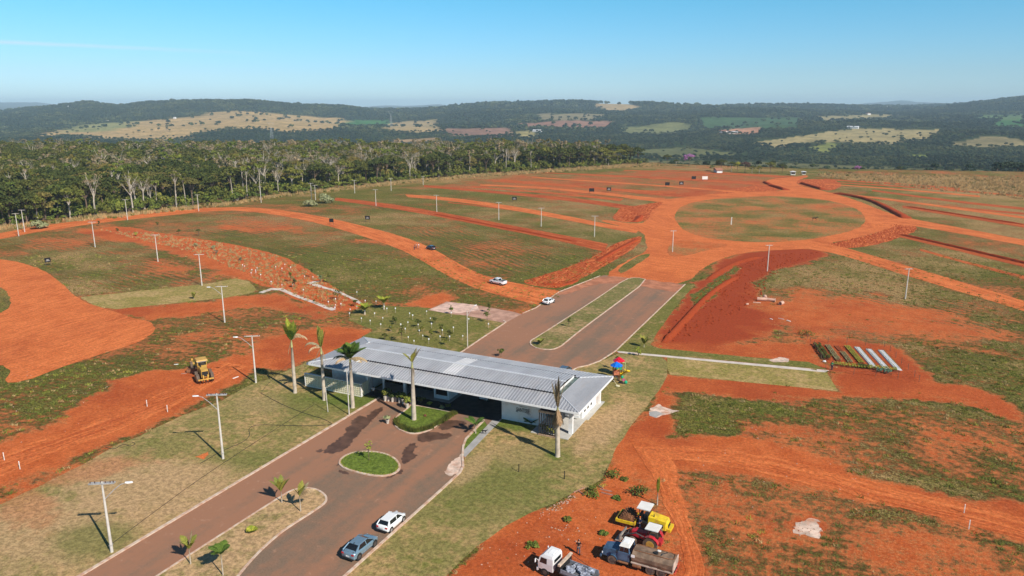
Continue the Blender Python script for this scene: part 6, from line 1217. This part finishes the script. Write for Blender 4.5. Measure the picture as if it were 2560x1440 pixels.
def person(x, y, rz, shirt, trousers, label, stride=.12, arms=((.1, .3), (-.1, .3)), hat=None, lean=0, h=1.75, z=.04):
    """arms: (forward reach of the hand, side gap)"""
    k = h/1.75; t_ = thing('person', (x, y, z), rz, label, 'person', sc_=k)
    L, F_ = lean, stride
    n = [(0, 0, .93, .14, .11), (L*.4, 0, 1.12, .125, .10), (L*.8, 0, 1.32, .16, .105), (L, 0, 1.45, .09, .08), (L*1.1+.01, 0, 1.53, .055, .055), (L*1.1+.03, 0, 1.60, .075, .085), (L*1.1+.02, 0, 1.70, .07, .085)]
    e = [(0, 1), (1, 2), (2, 3), (3, 4), (4, 5), (5, 6)]
    for s, f in ((1, F_), (-1, -F_)):
        i = len(n); n += [(0, s*.10, .88, .095, .09), (f*.5+.03, s*.11, .50, .065, .065), (f-.02, s*.11, .10, .042, .042), (f+.13, s*.12, .045, .035, .03)]; e += [(0, i), (i, i+1), (i+1, i+2), (i+2, i+3)]
    hands = []
    for s, (fr, gp_) in ((1, arms[0]), (-1, arms[1])):
        i = len(n); hx, hy, hz_ = L*.6+fr*2, s*(.18+gp_*.35), .82+abs(fr)*.9; n += [(L, s*.19, 1.40, .06, .06), (L*.8+fr*.6, s*(.21+gp_*.25), 1.12, .045, .045), (hx, hy, hz_+.10, .033, .033)]; e += [(3, i), (i, i+1), (i+1, i+2)]; hands.append((hx, hy, hz_, s))
        for q in range(5):           # short separate fingers and thumb
            j = len(n); a_ = (q-2)*.012; n.append((hx+a_*1.3, hy, hz_-.02-(0.0 if q in (0, 4) else .012), .010)); n.append((hx+a_*1.9+(.02 if q == 4 else 0), hy, hz_-(.05 if q in (0, 4) else .075), .008)); e += [(i+2, j), (j, j+1)]
    body = skin_mesh('body', n, e, SKIN, t_)
    # clothes: slightly larger shells over torso and legs
    cn = [(0, 0, .90, .155, .125), (L*.4, 0, 1.12, .14, .115), (L*.8, 0, 1.32, .175, .12), (L, 0, 1.43, .10, .09)]; ce = [(0, 1), (1, 2), (2, 3)]
    for s, (fr, gp_) in ((1, arms[0]), (-1, arms[1])): i = len(cn); cn += [(L, s*.19, 1.40, .075, .072), (L*.85+fr*.45, s*(.21+gp_*.2), 1.18, .065, .062)]; ce += [(3, i), (i, i+1)]
    skin_mesh('shirt', cn, ce, shirt, t_)
    tn = [(0, 0, .92, .15, .12)]; te = []
    for s, f in ((1, F_), (-1, -F_)): i = len(tn); tn += [(0, s*.10, .85, .108, .10), (f*.5+.03, s*.11, .50, .082, .08), (f-.02, s*.11, .09, .062, .06)]; te += [(0, i), (i, i+1), (i+1, i+2)]
    skin_mesh('trousers', tn, te, trousers, t_)
    hx = L*1.1+.01; MB().sph((hx, 0, 1.70), .098, (1.05, .95, .85), 10, 7).build('hat' if hat else 'hair', hat or HAIR, t_, True)
    MB().add([(hx+.10, -.012, 1.64), (hx+.10, .012, 1.64), (hx+.125, 0, 1.615), (hx+.10, 0, 1.665)], [(0, 1, 2), (0, 2, 3), (1, 3, 2)]).build('nose', SKIN, t_)
    for s in (-1, 1): MB().sph((hx+.095, s*.032, 1.66), .011, nu=6, nv=4).build('eye', BLACKM, t_); MB().sph((hx, s*.09, 1.64), .022, (1, .4, 1.4), 6, 4).build('ear', SKIN, t_)
    for s, f in ((1, F_), (-1, -F_)): MB().box((f+.06, s*.115, .04), (.27, .10, .08)).build('shoe', BLACKM, t_)
    return t_
CBL = M('cloth_black', (.015, .015, .018), .85, .1); CWH = M('cloth_white', (.75, .75, .76), .8, .1); CGR = M('cloth_green', (.02, .28, .12), .8, .1); CNV = M('cloth_navy', (.02, .03, .08), .85, .1); CJN = M('cloth_grey_jeans', (.09, .10, .12), .85, .1); COR = M('cloth_orange', (.75, .16, .03), .8, .1); CBE = M('cloth_pinkish', (.50, .28, .24), .8, .1)
person(*G(1446, 1386), math.radians(120), CBL, CJN, 'man in a black shirt and grey trousers walking on the dirt beside the white truck', .16, ((.10, .2), (-.05, .2)), CBL, .02, 1.76)
person(*G(934, 990), -1.2, CWH, CBL, 'person in a white shirt standing in the shade under the gatehouse roof', .05, ((.12, .3), (.12, .3)), None, 0, 1.72)
person(*G(1597, 1326), math.radians(60), CNV, CNV, 'worker in navy clothes with an orange cap beside the road roller', .08, ((.15, .2), (.1, .2)), COR, .10, 1.72)
person(*G(2079, 925), math.radians(70), CGR, CNV, 'person in a bright green shirt at the corner of the vegetable garden', .08, ((.1, .2), (.1, .2)), None, .03, 1.74)
person(*G(1036, 624), .5, CBL, CNV, 'person in dark clothes, leftmost of three on the curved dirt road', .05); person(*G(1041, 621), 2.5, CBE, CJN, 'person in a pinkish top, middle of three on the curved dirt road', .05); person(*G(1047, 621), 3.4, CWH, CBE, 'person in a pale shirt, rightmost of three on the curved dirt road', .05)
def quadruped(x, y, rz, s, mat, label, cat, name, headup=0.0, z=.04):
    t_ = thing(name, (x, y, z), rz, label, cat, sc_=s)
    n = [(-.42, 0, .78, .115, .14), (-.1, 0, .76, .125, .15), (.25, 0, .78, .12, .16), (.42, 0, .88, .085, .11), (.60, 0, .98+headup, .055, .085), (.72, 0, 1.0+headup, .06, .07), (.88, 0, .92+headup*.8, .035, .04), (-.52, 0, .80, .05, .05), (-.60, 0, .62, .025, .025), (-.60, 0, .42, .012, .012)]
    e = [(0, 1), (1, 2), (2, 3), (3, 4), (4, 5), (5, 6), (0, 7), (7, 8), (8, 9)]
    for s_ in (-1, 1):
        i = len(n); n += [(.32, s_*.10, .58, .055, .06), (.34, s_*.10, .33, .03, .03), (.32, s_*.10, .05, .025, .025)]; e += [(2, i), (i, i+1), (i+1, i+2)]
        i = len(n); n += [(-.40, s_*.11, .60, .075, .075), (-.32, s_*.11, .46, .045, .045), (-.46, s_*.11, .28, .026, .026), (-.44, s_*.11, .04, .024, .024)]; e += [(0, i), (i, i+1), (i+1, i+2), (i+2, i+3)]
    skin_mesh('body', n, e, mat, t_)
    for s_ in (-1, 1): MB().add([(.68, s_*.03, 1.04+headup), (.72, s_*.07, 1.04+headup), (.69, s_*.06, 1.13+headup)], [(0, 1, 2), (2, 1, 0)]).build('ear', mat, t_)
    return t_
quadruped(*G(1211, 1086), math.radians(10), .70, CBL, 'black dog standing on the grey concrete ramp', 'dog', 'dog', .05, .06)
quadruped(*G(2036, 553), math.radians(5), 1.75, M('dark_brown_coat', (.035, .02, .014), .7), 'dark horse grazing on the round grass island of the roundabout', 'horse', 'horse', .02, .05)
# ------------------------------------------------------------------ playground
pc = G(1541, 950); t_ = thing('playground', (pc[0], pc[1], .02), 0, 'small playground tower pair with blue and red roofs and a yellow slide', 'playground')
PB = M('plastic_blue', (.01, .14, .62), .35, .4); PR = M('plastic_red', (.62, .01, .03), .35, .4); PY = M('plastic_yellow', (.80, .50, .01), .35, .4); PGN = M('plastic_green', (.02, .38, .20), .35, .4); WD = M('brown_plastic_wood', (.14, .05, .03), .6, .3); WDO = M('orange_panel', (.50, .16, .08), .6, .3)
def pb_(mb, n, m_, sm=False): return mb.build(n, m_, t_, sm)
fwd = Vector((-sA, cA, 0)); rgt = Vector((cA, sA, 0))
def loc_(r, f, z): p = rgt*r+fwd*f; return (p.x, p.y, z)
for (r, f, mt) in ((-.1, -.2, PB), (.7, 2.4, PR)):
    for i in range(4): a_ = YAW+math.pi/4+i*math.pi/2; q = Vector(loc_(r, f, 0)); pb_(MB().cyl((q.x+.75*math.cos(a_), q.y+.75*math.sin(a_), 0), (q.x+.75*math.cos(a_), q.y+.75*math.sin(a_), 2.9), .06, None, 6), 'tower_post', WD)
    q = loc_(r, f, 0); pb_(MB().cyl((q[0], q[1], 2.85), (q[0], q[1], 3.55), 1.15, .08, 8), 'tower_roof', mt); pb_(MB().box((q[0], q[1], 1.15), (1.15, 1.15, .1), rz=YAW), 'deck', WD)
    for i in range(4):
        a_ = YAW+i*math.pi/2; pb_(MB().box((q[0]+.55*math.cos(a_), q[1]+.55*math.sin(a_), 1.55), (.06, .95, .65), rz=a_), 'panel', WDO if mt is PB else PGN)
q = Vector(loc_(-.1, -.2, 0)); pb_(MB().box((q.x-.45, q.y-.5, 2.35), (.3, .06, .5)).box((q.x+.5, q.y-.2, 2.35), (.06, .3, .5)), 'yellow_panel', PY)
sl_ = MB(); prev = []
for i in range(13):
    a_ = -1.2+i*.30; r_ = 1.15; c2 = Vector(loc_(1.2, .6, 0)); z_s = 1.9-i*.145
    prev.append([(c2.x+k*math.cos(a_+YAW), c2.y+k*math.sin(a_+YAW), z_s+h_) for k, h_ in ((.55, .28), (.62, 0), (1.25, 0), (1.32, .28), (1.28, -.05), (.6, -.05))])
pb_(sl_.loft(prev), 'spiral_slide', PY, True)
pb_(MB().tube([loc_(1.75, 1.6, 0), loc_(1.75, 1.6, 2.7), loc_(1.2, 1.6, 2.75)], .05, 6), 'slide_frame', M('pale_green', (.45, .60, .25), .5))
pb_(MB().tube([loc_(-.5, -1.0, .05), loc_(-.9, -1.2, .9), loc_(-.5, -1.3, 1.2), loc_(0, -1.3, .9), loc_(.2, -1.3, .3)], .09, 6), 'black_climber', BLACKM); pb_(MB().tube([loc_(.1, -1.6, .12), loc_(.9, -1.9, .12), loc_(1.5, -1.8, .12)], .12, 6), 'black_tube', BLACKM)
pb_(MB().sph(loc_(.9, -.9, .9), .28, nu=8, nv=6), 'ball_panel', PGN); pb_(MB().box(loc_(1.1, -1.3, .5), (.5, .4, .3), rz=.4), 'pink_step', M('plastic_pink', (.55, .10, .25), .4)); pb_(MB().sph(loc_(1.4, -1.9, .3), .32, nu=8, nv=6), 'ball_panel', PGN)
pb_(MB().tube([loc_(-.8, -1.6, .6), loc_(-.3, -2.8, .1)], .04, 5).cyl(loc_(-.2, -3.1, .02), loc_(-.2, -3.1, .14), .38, None, 10), 'seesaw', M('pale_yellow', (.75, .68, .45), .5))
# ------------------------------------------------------------------ vegetable garden
bm_ = M('garden_soil', (.20, .05, .02), .95, .1, scale=1.5, var=.3); z6 = lambda x, y: (x/5.12+1900, y/5.12+820)
def strip(p, q, w, z0, z1_, mat, name, label, cat, par=None):
    A_, B_ = Vector((*G(*z6(*p)), 0)), Vector((*G(*z6(*q)), 0)); d = (B_-A_); L = d.length; t2 = thing(name, (A_.x, A_.y, 0), math.atan2(d.y, d.x), label, cat, 'beds of the vegetable garden')
    MB().loft([[(x, -w/2, z0), (x, -w*.4, z1_), (x, w*.4, z1_), (x, w/2, z0)] for x in (0, L)]).build('soil', mat, t2); return t2, L
GV = {}
def plants(t2, L, w, mat, step, size, hh, rows, name='plant'):
    key = (mat.name, size)
    if key not in GV: rn = np.random.default_rng(5); lv, lf = leaves([(0, 0, hh*.5, size*.9, size*.9, hh*.5)], 26, size*.33, rnd=rn); GV[key] = mesh_from(name, lv, lf, mat)
    n = int(L/step)
    for i in range(n):
        for j in range(rows):
            o = bpy.data.objects.new(name, GV[key]); C.objects.link(o); o.parent = t2; o.location = ((i+.5)*step, (j-(rows-1)/2)*w*.7/max(1, rows-1) if rows > 1 else 0, .18); o.rotation_euler = (0, 0, R.random()*6)
PLAST = M('white_mulch', (.60, .60, .60), .6, .3, scale=1, var=.06)
for p, q, w, mt, pm, lb, st, sz, rw in (((720,215),(860,415),1.1,bm_,LF_D,'leafy dark green hedge bed, leftmost in the vegetable garden',.5,.45,2), ((860,230),(1010,435),1.1,bm_,LF_S,'pale green bed second from the left in the garden',.5,.22,3), ((975,235),(1035,300),1.1,bm_,None,'short bare soil bed behind the shorter pale bed',.5,.2,2), ((1050,315),(1160,455),1.1,bm_,LF_S,'shorter pale green bed in the garden',.5,.22,3),
   ((1110,240),(1310,470),1.1,bm_,LF_Y,'yellowish grassy bed left of the white ones',.5,.25,3), ((1240,250),(1470,515),1.2,PLAST,LF_M,'white mulched bed, first of three with green plants',.6,.16,2), ((1390,275),(1625,530),1.2,PLAST,LF_M,'white mulched bed, middle of three with green plants',.6,.16,2), ((1545,290),(1780,545),1.2,PLAST,LF_B,'white mulched bed, rightmost with crumpled sheeting at its top',.6,.16,2)):
    t2, L = strip(p, q, w, 0, .16, mt, 'garden_bed', lb, 'garden bed')
    if pm: plants(t2, L, w, pm, st, sz, .22 if sz < .4 else .45, rw)
t2, L = strip((940,480), (1790,560), 1.6, 0, .1, bm_, 'garden_bed', 'long grassy border along the near side of the vegetable garden', 'garden bed'); plants(t2, L, 1.6, LF_Y, .5, .30, .5, 3)
t2, L = strip((1240,505), (1420,525), .8, 0, .1, bm_, 'garden_bed', 'dark bushy clump in the near border of the garden', 'garden bed'); plants(t2, L, .8, LF_D, .35, .34, .6, 2)
t2, L = strip((1490,560), (1690,595), 1.0, 0, .1, bm_, 'garden_bed', 'blue green cabbage like clump at the near border', 'garden bed'); plants(t2, L, 1.0, M('cabbage', (.10, .20, .13), .6), .4, .36, .6, 2)
FP = 'fence posts round the vegetable garden'
fpts = [(640,200),(870,190),(1110,200),(1350,225),(1590,245),(1665,300),(1735,385),(1810,460),(1895,540),(1975,630),(2035,690),(1765,655),(1480,620),(1200,595),(890,570),(840,520),(785,400),(735,320),(690,240),(605,145)]
fo = thing('garden_fence', (*G(*z6(1300, 420)), 0), 0, 'thin wooden post and wire fence round the vegetable garden', 'fence'); ox, oy = fo.location[:2]; P = [G(*z6(*p)) for p in fpts]
for x, y in P: MB().cyl((x-ox, y-oy, 0), (x-ox, y-oy, 1.35), .04, None, 5).build('post', BARKD, fo)
for z_w in (.5, 1.0): MB().tube([(x-ox, y-oy, z_w) for x, y in P[:11]], .012, 3).tube([(x-ox, y-oy, z_w) for x, y in P[11:]], .012, 3).build('wire', BARKD, fo)
t2 = thing('sack', (*G(*z6(822, 440)), .02), .3, 'white sack lying at the garden corner', 'sack'); MB().sph((0, 0, .2), .35, (1, .7, .6), 8, 6, .1, R).build('body', CWH, t2)
# ------------------------------------------------------------------ plot signs
def sign(px, py, w, h, face, label, txt=True):
    w *= .8; h *= .8
    a, b = G(px, py); t2 = thing('plot_sign', (a, b, 0), face, label, 'sign', 'dark plot signs along the dirt roads'); MB().box((0, 0, 1.1+h/2), (w, .08, h)).build('board', M('sign_board', (.012, .010, .012), .6), t2)
    for s in (-1, 1): MB().box((s*w*.4, .06, .8), (.09, .09, 1.6)).build('post', BARKD, t2)
    if txt: MB().box((0, -.05, 1.1+h*.35), (w*.6, .02, h*.14)).box((0, -.05, 1.1+h*.6), (w*.36, .02, h*.10)).build('pale_lettering', M('sign_print', (.45, .42, .40), .6), t2)
for px, py, w, h, f, lb, tx in ((121,664,2.2,1.7,YAW+1.0,'tilted dark sign in the field above the left dirt pad',True), (829,562,2.4,1.9,YAW-.2,'blank dark sign at the near edge of the curved dirt road',False), (919,555,2.6,2.0,YAW-.1,'dark sign with pale print on the far side of the curved dirt road',True), (1286,506,3.0,2.2,YAW,'dark sign with pale print above the orange side road',True),
   (1479,484,3.6,2.4,YAW,'blank dark sign at the second orange side road',False), (1522,481,3.2,2.2,YAW,'dark sign with pale print just right of the blank one at the second side road',True), (1668,468,3.4,2.4,YAW,'blank dark sign far up the plots, nearer one',False), (1703,466,3.4,2.4,YAW,'printed dark sign far up the plots, nearer one',True), (1734,452,3.6,2.4,YAW,'blank dark sign far up the plots, farther one',False)): sign(px, py, w, h, f, lb, tx)
a, b = G(1762, 453); t2 = thing('plot_sign', (a, b, 0), YAW, 'pale faced sign far up the plots beside the farthest dark one', 'sign', 'dark plot signs along the dirt roads'); MB().box((0, 0, 2.2), (3.6, .08, 2.0)).build('board', CANW, t2); MB().box((-1.5, .06, .8), (.12, .1, 1.6)).box((1.5, .06, .8), (.12, .1, 1.6)).build('post', BARKD, t2)
# ------------------------------------------------------------------ pots and plants in front of the gatehouse
TERR = M('terracotta_white', (.52, .46, .40), .8, .2, scale=2)
for i, (px, py, hh, m_, lb) in enumerate(((963,1003,1.6,LF_M,'tall planter with a spreading palm like plant, leftmost of the row'), (971,1003,1.7,LF_D,'tall planter with dark foliage, second in the row before the gatehouse'), (981,1005,.7,LF_D,'planter with a low plant, third in the row'), (989,1004,.5,LF_D,'tall planter with a small tuft, fourth in the row'), (999,1007,1.2,LF_M,'planter with a broad leafy plant, fifth in the row'), (1008,1010,1.3,LF_B,'planter with bright broad leaves beside the grass island'), (1018,1022,1.5,LF_B,'planter at the near end of the row at the island edge'), (1028,1010,1.3,LF_M,'planter behind the palm trunk on the island'), (969,1059,.25,LF_S,'lone grey planter with a thin stick standing out on the road'))):
    t2 = thing('planter', (*G(px, py), .04), 0, lb, 'planter', 'planters in front of the gatehouse' if i < 8 else None); MB().cyl((0, 0, 0), (0, 0, .85 if i < 8 else .6), .20, .30, 10).build('pot', TERR, t2)
    lv, lf = leaves([(0, 0, .9+hh*.4, .55, .55, hh*.42)], 120 if hh > .6 else 30, .22, rnd=rng); o = bpy.data.objects.new('foliage', mesh_from('foliage', lv, lf, m_)); C.objects.link(o); o.parent = t2
    if i == 8: MB().cyl((0, 0, .5), (-.05, 0, 3.0), .018, None, 4).build('stick', BARKD, t2)
hs = [tuft(26, .75, .34, .05, LF_D, 600, 'border_a', .5), tuft(26, .65, .34, .05, LF_M, 601, 'border_b', .5), tuft(20, .6, .3, .06, LF_B, 602, 'border_c', .6)]
bp = resample(S((1136,1036),(1110,1053),(1078,1072),(1055,1080),(1030,1082),(1006,1076),(992,1065),(987,1053)), .28, False); bp = [(x+R.uniform(-.25, .25), y+R.uniform(0, .7), .1) for x, y in bp for _ in range(3)]
scatter('border_plants', bp, rng.uniform(.7, 1.15, len(bp)), hs, label='dense green border plants along the rim of the planted island')
for px, py, hh, m_, lb in ((1052,1010,1.3,LF_D,'spiky dark shrub at the back of the planted island'), (1075,1014,.8,LF_Y,'bright yellow green shrub at the back of the planted island'), (1105,1024,.9,LF_S,'silvery small shrub at the back right of the planted island'), (1120,1020,.9,LF_M,'small shrub at the shaded corner of the planted island'), (1063,1042,.4,M('reddish_leaves', (.25, .09, .05), .7),'small reddish plant in the middle of the planted island'),
    (1362,1078,1.2,LF_M,'leafy shrub behind the slatted screen'), (1375,1082,1.1,LF_Y,'pale flowering shrub behind the slatted screen'), (1385,1086,1.1,LF_M,'green shrub at the right end of the slatted screen')): sapling((px, py), hh, hh*.6, m_, lb, 120, bush=True, cat='shrub', name='shrub', size=.14)
ow = [tuft(8, .22, .15, .05, LF_Y, 610, 'rim_tuft', .7)]; op = [(x, y, .1) for x, y in resample([((x-G(923,1160)[0])*.95+G(923,1160)[0], (y-G(923,1160)[1])*.95+G(923,1160)[1]) for x, y in oval], .33)]; scatter('rim_plants', op, rng.uniform(.8, 1.2, len(op)), ow, label='small pale plants set along the rim of the round grass island')
# ------------------------------------------------------------------ loose things lying about
PIPE = M('pipe_concrete', (.58, .36, .27), .85, .2, scale=1.5, var=.15)
for i, (px, py, az, L, r_, lb) in enumerate(((1905,752,.2,2.4,.45,'large concrete pipe, left of the two lying side by side'), (1925,753,-.1,2.6,.40,'large concrete pipe, right of the two lying side by side'), (1912,747,1.7,1.8,.42,'concrete pipe end standing behind the two long ones'), (1953,762,1.2,1.2,.45,'short concrete pipe lying apart to the right'), (1892,758,.1,1.8,.15,'thin pipe in front of the large ones'), (1868,762,.6,.6,.2,'small pipe piece left of the large ones'))):
    t2 = thing('concrete_pipe', (*G(px, py), r_), az, lb, 'pipe', 'concrete pipes on the dug earth'); mb = MB(); n_ = 14
    secs = [[(x, rr_*math.cos(2*math.pi*k/n_), rr_*math.sin(2*math.pi*k/n_)) for k in range(n_)] for x, rr_ in ((-L/2, r_*.8), (-L/2, r_), (L/2-.25, r_), (L/2-.24, r_*1.12), (L/2, r_*1.12), (L/2, r_*.8), (-L/2, r_*.8))]; mb.loft(secs, cap=False).build('pipe_wall', PIPE, t2)
WOOD = M('weathered_plank', (.36, .20, .15), .85, .2, scale=3, var=.2)
for px, py, px2, py2, w, lb in ((1434,1232,1462,1219,.10,'long thin plank lying along the lawn edge'), (1446,1228,1460,1238,.10,'dark short plank leaning from the bush to the lawn edge'), (1496,1215,1508,1222,.12,'dark plank, uppermost of the three on the dirt'), (1500,1224,1530,1230,.14,'plank in the middle of the three on the dirt'), (1503,1232,1532,1239,.14,'lowest plank of the three on the dirt'), (582,947,596,942,.2,'white beam lying right of the grader'), (453,935,466,934,.2,'yellowish beam lying by the grader blade'), (435,912,446,911,.18,'pale board on the grass left of the grader'), (1946,796,1960,799,.12,'white pipe lying on the dug earth'), (1925,797,1931,799,.25,'white scrap left of the white pipe'), (1967,801,1976,804,.3,'white and black scrap right of the white pipe')):
    p, q = G(px, py), G(px2, py2); L = math.hypot(q[0]-p[0], q[1]-p[1]); t2 = thing('plank', ((p[0]+q[0])/2, (p[1]+q[1])/2, .06), math.atan2(q[1]-p[1], q[0]-p[0]), lb, 'plank'); MB().box((0, 0, 0), (L, w, .10)).build('board', CANW if ('white' in lb or 'pale' in lb) else WOOD, t2)
MRK = M('marker_white', (.75, .72, .66), .7)
for px, py, lb in ((368,1017,'white marker stake above the dirt track, right of the round scar'), (419,1030,'white marker stake at the lower edge of the dirt track, rightmost'), (11,1151,'white marker stake at the left end of the dirt track, upper one'), (50,1173,'white marker stake at the left end of the dirt track, lower one'), (2410,1283,'white marker stake at the upper rim of the lower right track'), (2422,1323,'white marker stake at the lower rim of the lower right track'), (1828,562,'white marker stake on the roundabout island left of the horse'), (1297,1180,'thin dark stake on the lawn in front of the dying palm'), (1411,1198,'short dark stake on the lawn right of the thin one')):
    t2 = thing('marker_stake', (*G(px, py), 0), 0, lb, 'stake'); hh = 1.5 if py > 900 else 4; MB().box((0, 0, hh*.4), (.09 if py > 900 else .4, .08, hh*.8)).build('post', BLACKM if 'dark' in lb else MRK, t2)
def cable(pts, r_, label): 
    P = smoothp([G(*p) for p in pts], 3, False); o = MB().tube([(x, y, r_+.02) for x, y in P], r_, 4).build('ground_cable', BLACKM); o.location = (0, 0, 0); tag(o, label, 'cable')
cable([(785,1012),(640,1105),(495,1200),(380,1285),(280,1360)], .035, 'straight dark cable running down the left lawn along the road'); cable([(652,983),(700,1010),(760,1034),(815,1050),(832,1062)], .04, 'dark cable from the lawn corner toward the kerb'); cable([(832,1062),(780,1066),(700,1064),(640,1062),(620,1072),(626,1088),(612,1105),(560,1125),(500,1160)], .04, 'curving dark hose on the left lawn')
cable([(262,1118),(285,1125),(300,1115),(312,1110),(325,1118),(340,1110),(330,1106)], .04, 'tangled dark cable at the edge of the dirt track'); cable([(652,983),(668,962),(700,930),(735,900)], .03, 'thin dark cable going up the lawn to the left palm')
rk = [MB().sph((0, 0, .03), .12, (1, .8, .55), 6, 4, .25, random.Random(i)).mesh('rubble_%d' % i, [M('pale_rubble', (.52, .33, .24), .9), M('red_clod', (.38, .09, .035), .95)][i % 2]) for i in range(4)]
P = []; 
for poly, n_ in (([(1391,1255),(1350,1285),(1345,1300),(1400,1275),(1440,1245),(1435,1235)], 70), ([(1376,1318),(1420,1310),(1425,1322),(1380,1330)], 16), ([(1200,1370),(1300,1310),(1440,1260),(1500,1300),(1500,1440),(1180,1440)], 70), ([(1700,1000),(1900,1010),(2300,1200),(1800,1400),(1700,1200)], 60), ([(1975,1322),(2020,1295),(2060,1330),(2000,1340)], 40), ([(0,900),(300,900),(250,1100),(0,1150)], 50)):
    Q = S(*poly); xs = [q[0] for q in Q]; ys = [q[1] for q in Q]; k = 0
    while k < n_:
        x, y = R.uniform(min(xs), max(xs)), R.uniform(min(ys), max(ys))
        if inpoly(np.array([x]), np.array([y]), Q)[0]: P.append((x, y, .0)); k += 1
scatter('rubble', P, rng.uniform(.25, 1.05, len(P)), rk, rng.choice(4, len(P), p=[.4, .1, .4, .1]), label='loose pale stones and rubble on the dirt')
clod = [MB().sph((0, 0, .05), .22, (1, .9, .7), 6, 4, .3, random.Random(i)).mesh('clod_%d' % i, DIRTBK) for i in range(3)]
P = []
for poly, n_, s_ in (([(1790,700),(1880,640),(2050,630),(1930,690),(1900,750),(1700,855),(1650,850),(1740,740)], 700, 1), ([(1606,588),(1530,612),(1420,668),(1300,705),(1400,722),(1530,655)], 500, 1), ([(230,574),(400,583),(560,606),(790,686),(918,762),(830,778),(690,722),(500,638),(280,583)], 300, 1), ([(2235,558),(2300,574),(2240,598),(2110,620),(2068,611),(2200,580)], 350, 1), ([(1662,503),(1550,520),(1560,556),(1600,556)], 300, 1)):
    Q = S(*poly); xs = [q[0] for q in Q]; ys = [q[1] for q in Q]; x = rng.uniform(min(xs), max(xs), n_*4); y = rng.uniform(min(ys), max(ys), n_*4); k = inpoly(x, y, Q); P += [(a, b, .02) for a, b in list(zip(x[k], y[k]))[:n_]]
scatter('soil_clods', P, rng.uniform(.3, 1.3, len(P)), clod, label='dark red clods on the freshly dug earth')
# ------------------------------------------------------------------ far farm buildings and pylons
RTILE = M('far_tile_roof', (.35, .16, .10), .8); RWH = M('far_white_roof', (.70, .70, .72), .6)
def farm(px, py, w, d, h, rz, rm, label):
    a, b, z = onterr(px, py) if py < 430 else (*G(px, py), 0.0)
    if py < 430 and W2C(a, b)[1] < 620: return
    t2 = thing('farmhouse', (a, b, z+.3), rz, label, 'building'); MB().box((0, 0, h/2-1), (w, d, h+2)).build('wall', WHITE, t2); MB().prism([(-w/2-.6, h), (0, h+w*.16), (w/2+.6, h), (0, h+w*.16-.35)][:3], -d/2-.6, d/2+.6).build('roof', rm, t2)
    for s in (-1, 1): MB().box((s*w*.22, -d/2-.03, h*.5), (1.2, .06, 1.2)).build('window', CGL, t2)
for a_ in ((268,302,14,22,4,1.2,RWH,'white farm shed left of the tan field'), (282,302,12,16,3.5,.4,RTILE,'small tile roofed farmhouse beside the white shed in the far field'), (437,297,8,8,5,.2,RWH,'tiny white building on the edge of the far tan field'), (1343,331,14,26,5,1.5,RWH,'white roofed shed in the middle of the far woods'), (1806,332,12,20,4,1.3,RTILE,'brown roofed house on the red clearing'), (1832,334,12,26,4,1.5,RWH,'long white shed on the red clearing'),
   (2132,322,12,30,4,1.4,RWH,'low white building above the far pasture'), (2170,287,14,20,5,.5,RTILE,'red roofed farmhouse on the far ridge'), (2211,270,20,60,8,1.5,RWH,'large white hall far off below the blue hill'), (172,268,9,9,4,0,RWH,'pale distant tower block under the blue hill'), (1982,437,3,3,1.9,.2,RWH,'small white tent like shed at the far end of the plots'), (2009,436,2.4,3,1.6,.2,RWH,'second small pale shed right of the white one at the far end'), (1795,431,9,4,1.6,2.0,RTILE,'low brown roofed shack left in the far tree clump')): farm(*a_)
for px, py, h, lb in ((978,318,52,'lattice power pylon standing in the far tan field'), (680,352,48,'lattice power pylon behind the wood')):
    a, b, z = onterr(px, py); t2 = thing('power_pylon', (a, b, z), YAW, lb, 'pylon'); LT_ = M('pylon_steel', (.45, .47, .48), .6)
    for sx_ in (-1, 1):
        for sy_ in (-1, 1): MB().cyl((sx_*4, sy_*4, 0), (sx_*.9, sy_*.9, h*.7), .22, .16, 4).build('leg', LT_, t2)
    for i in range(6):
        z0, z1_ = h*.7*i/6, h*.7*(i+1)/6; w0, w1 = 4-3.1*i/6, 4-3.1*(i+1)/6; MB().tube([(-w0, -w0, z0), (w1, -w1, z1_)], .12, 3).tube([(w0, -w0, z0), (-w1, -w1, z1_)], .12, 3).tube([(-w1, -w1, z1_), (w1, -w1, z1_)], .12, 3).build('brace', LT_, t2)
    for s in (-1, 1): MB().tube([(0, 0, h*.68), (s*5, 0, h*.92), (s*9, 0, h*.95), (0, 0, h*.95)], .2, 4).build('crossarm', LT_, t2)
# ------------------------------------------------------------------ haze
t = bpy.data.materials.new('haze'); t.use_nodes = True; hn = t.node_tree; hn.nodes.clear(); ho = hn.nodes.new('ShaderNodeOutputMaterial'); pv = hn.nodes.new('ShaderNodeVolumePrincipled')
pv.inputs['Color'].default_value = (.60, .81, 1, 1); pv.inputs['Density'].default_value = 9e-5; pv.inputs['Anisotropy'].default_value = -.05; hn.links.new(pv.outputs[0], ho.inputs['Volume'])
zt = max(float(z_.max()), 60)+25; zb = float(z_.min())-2
hb = MB().box(((AX[0]+AX[-1])/2, (BY[0]+BY[-1])/2, (zt+zb)/2), (AX[-1]-AX[0]+60, BY[-1]-BY[0]+60, zt-zb)); hz = hb.build('haze', t, kind='stuff', label='thin blue haze over the land')
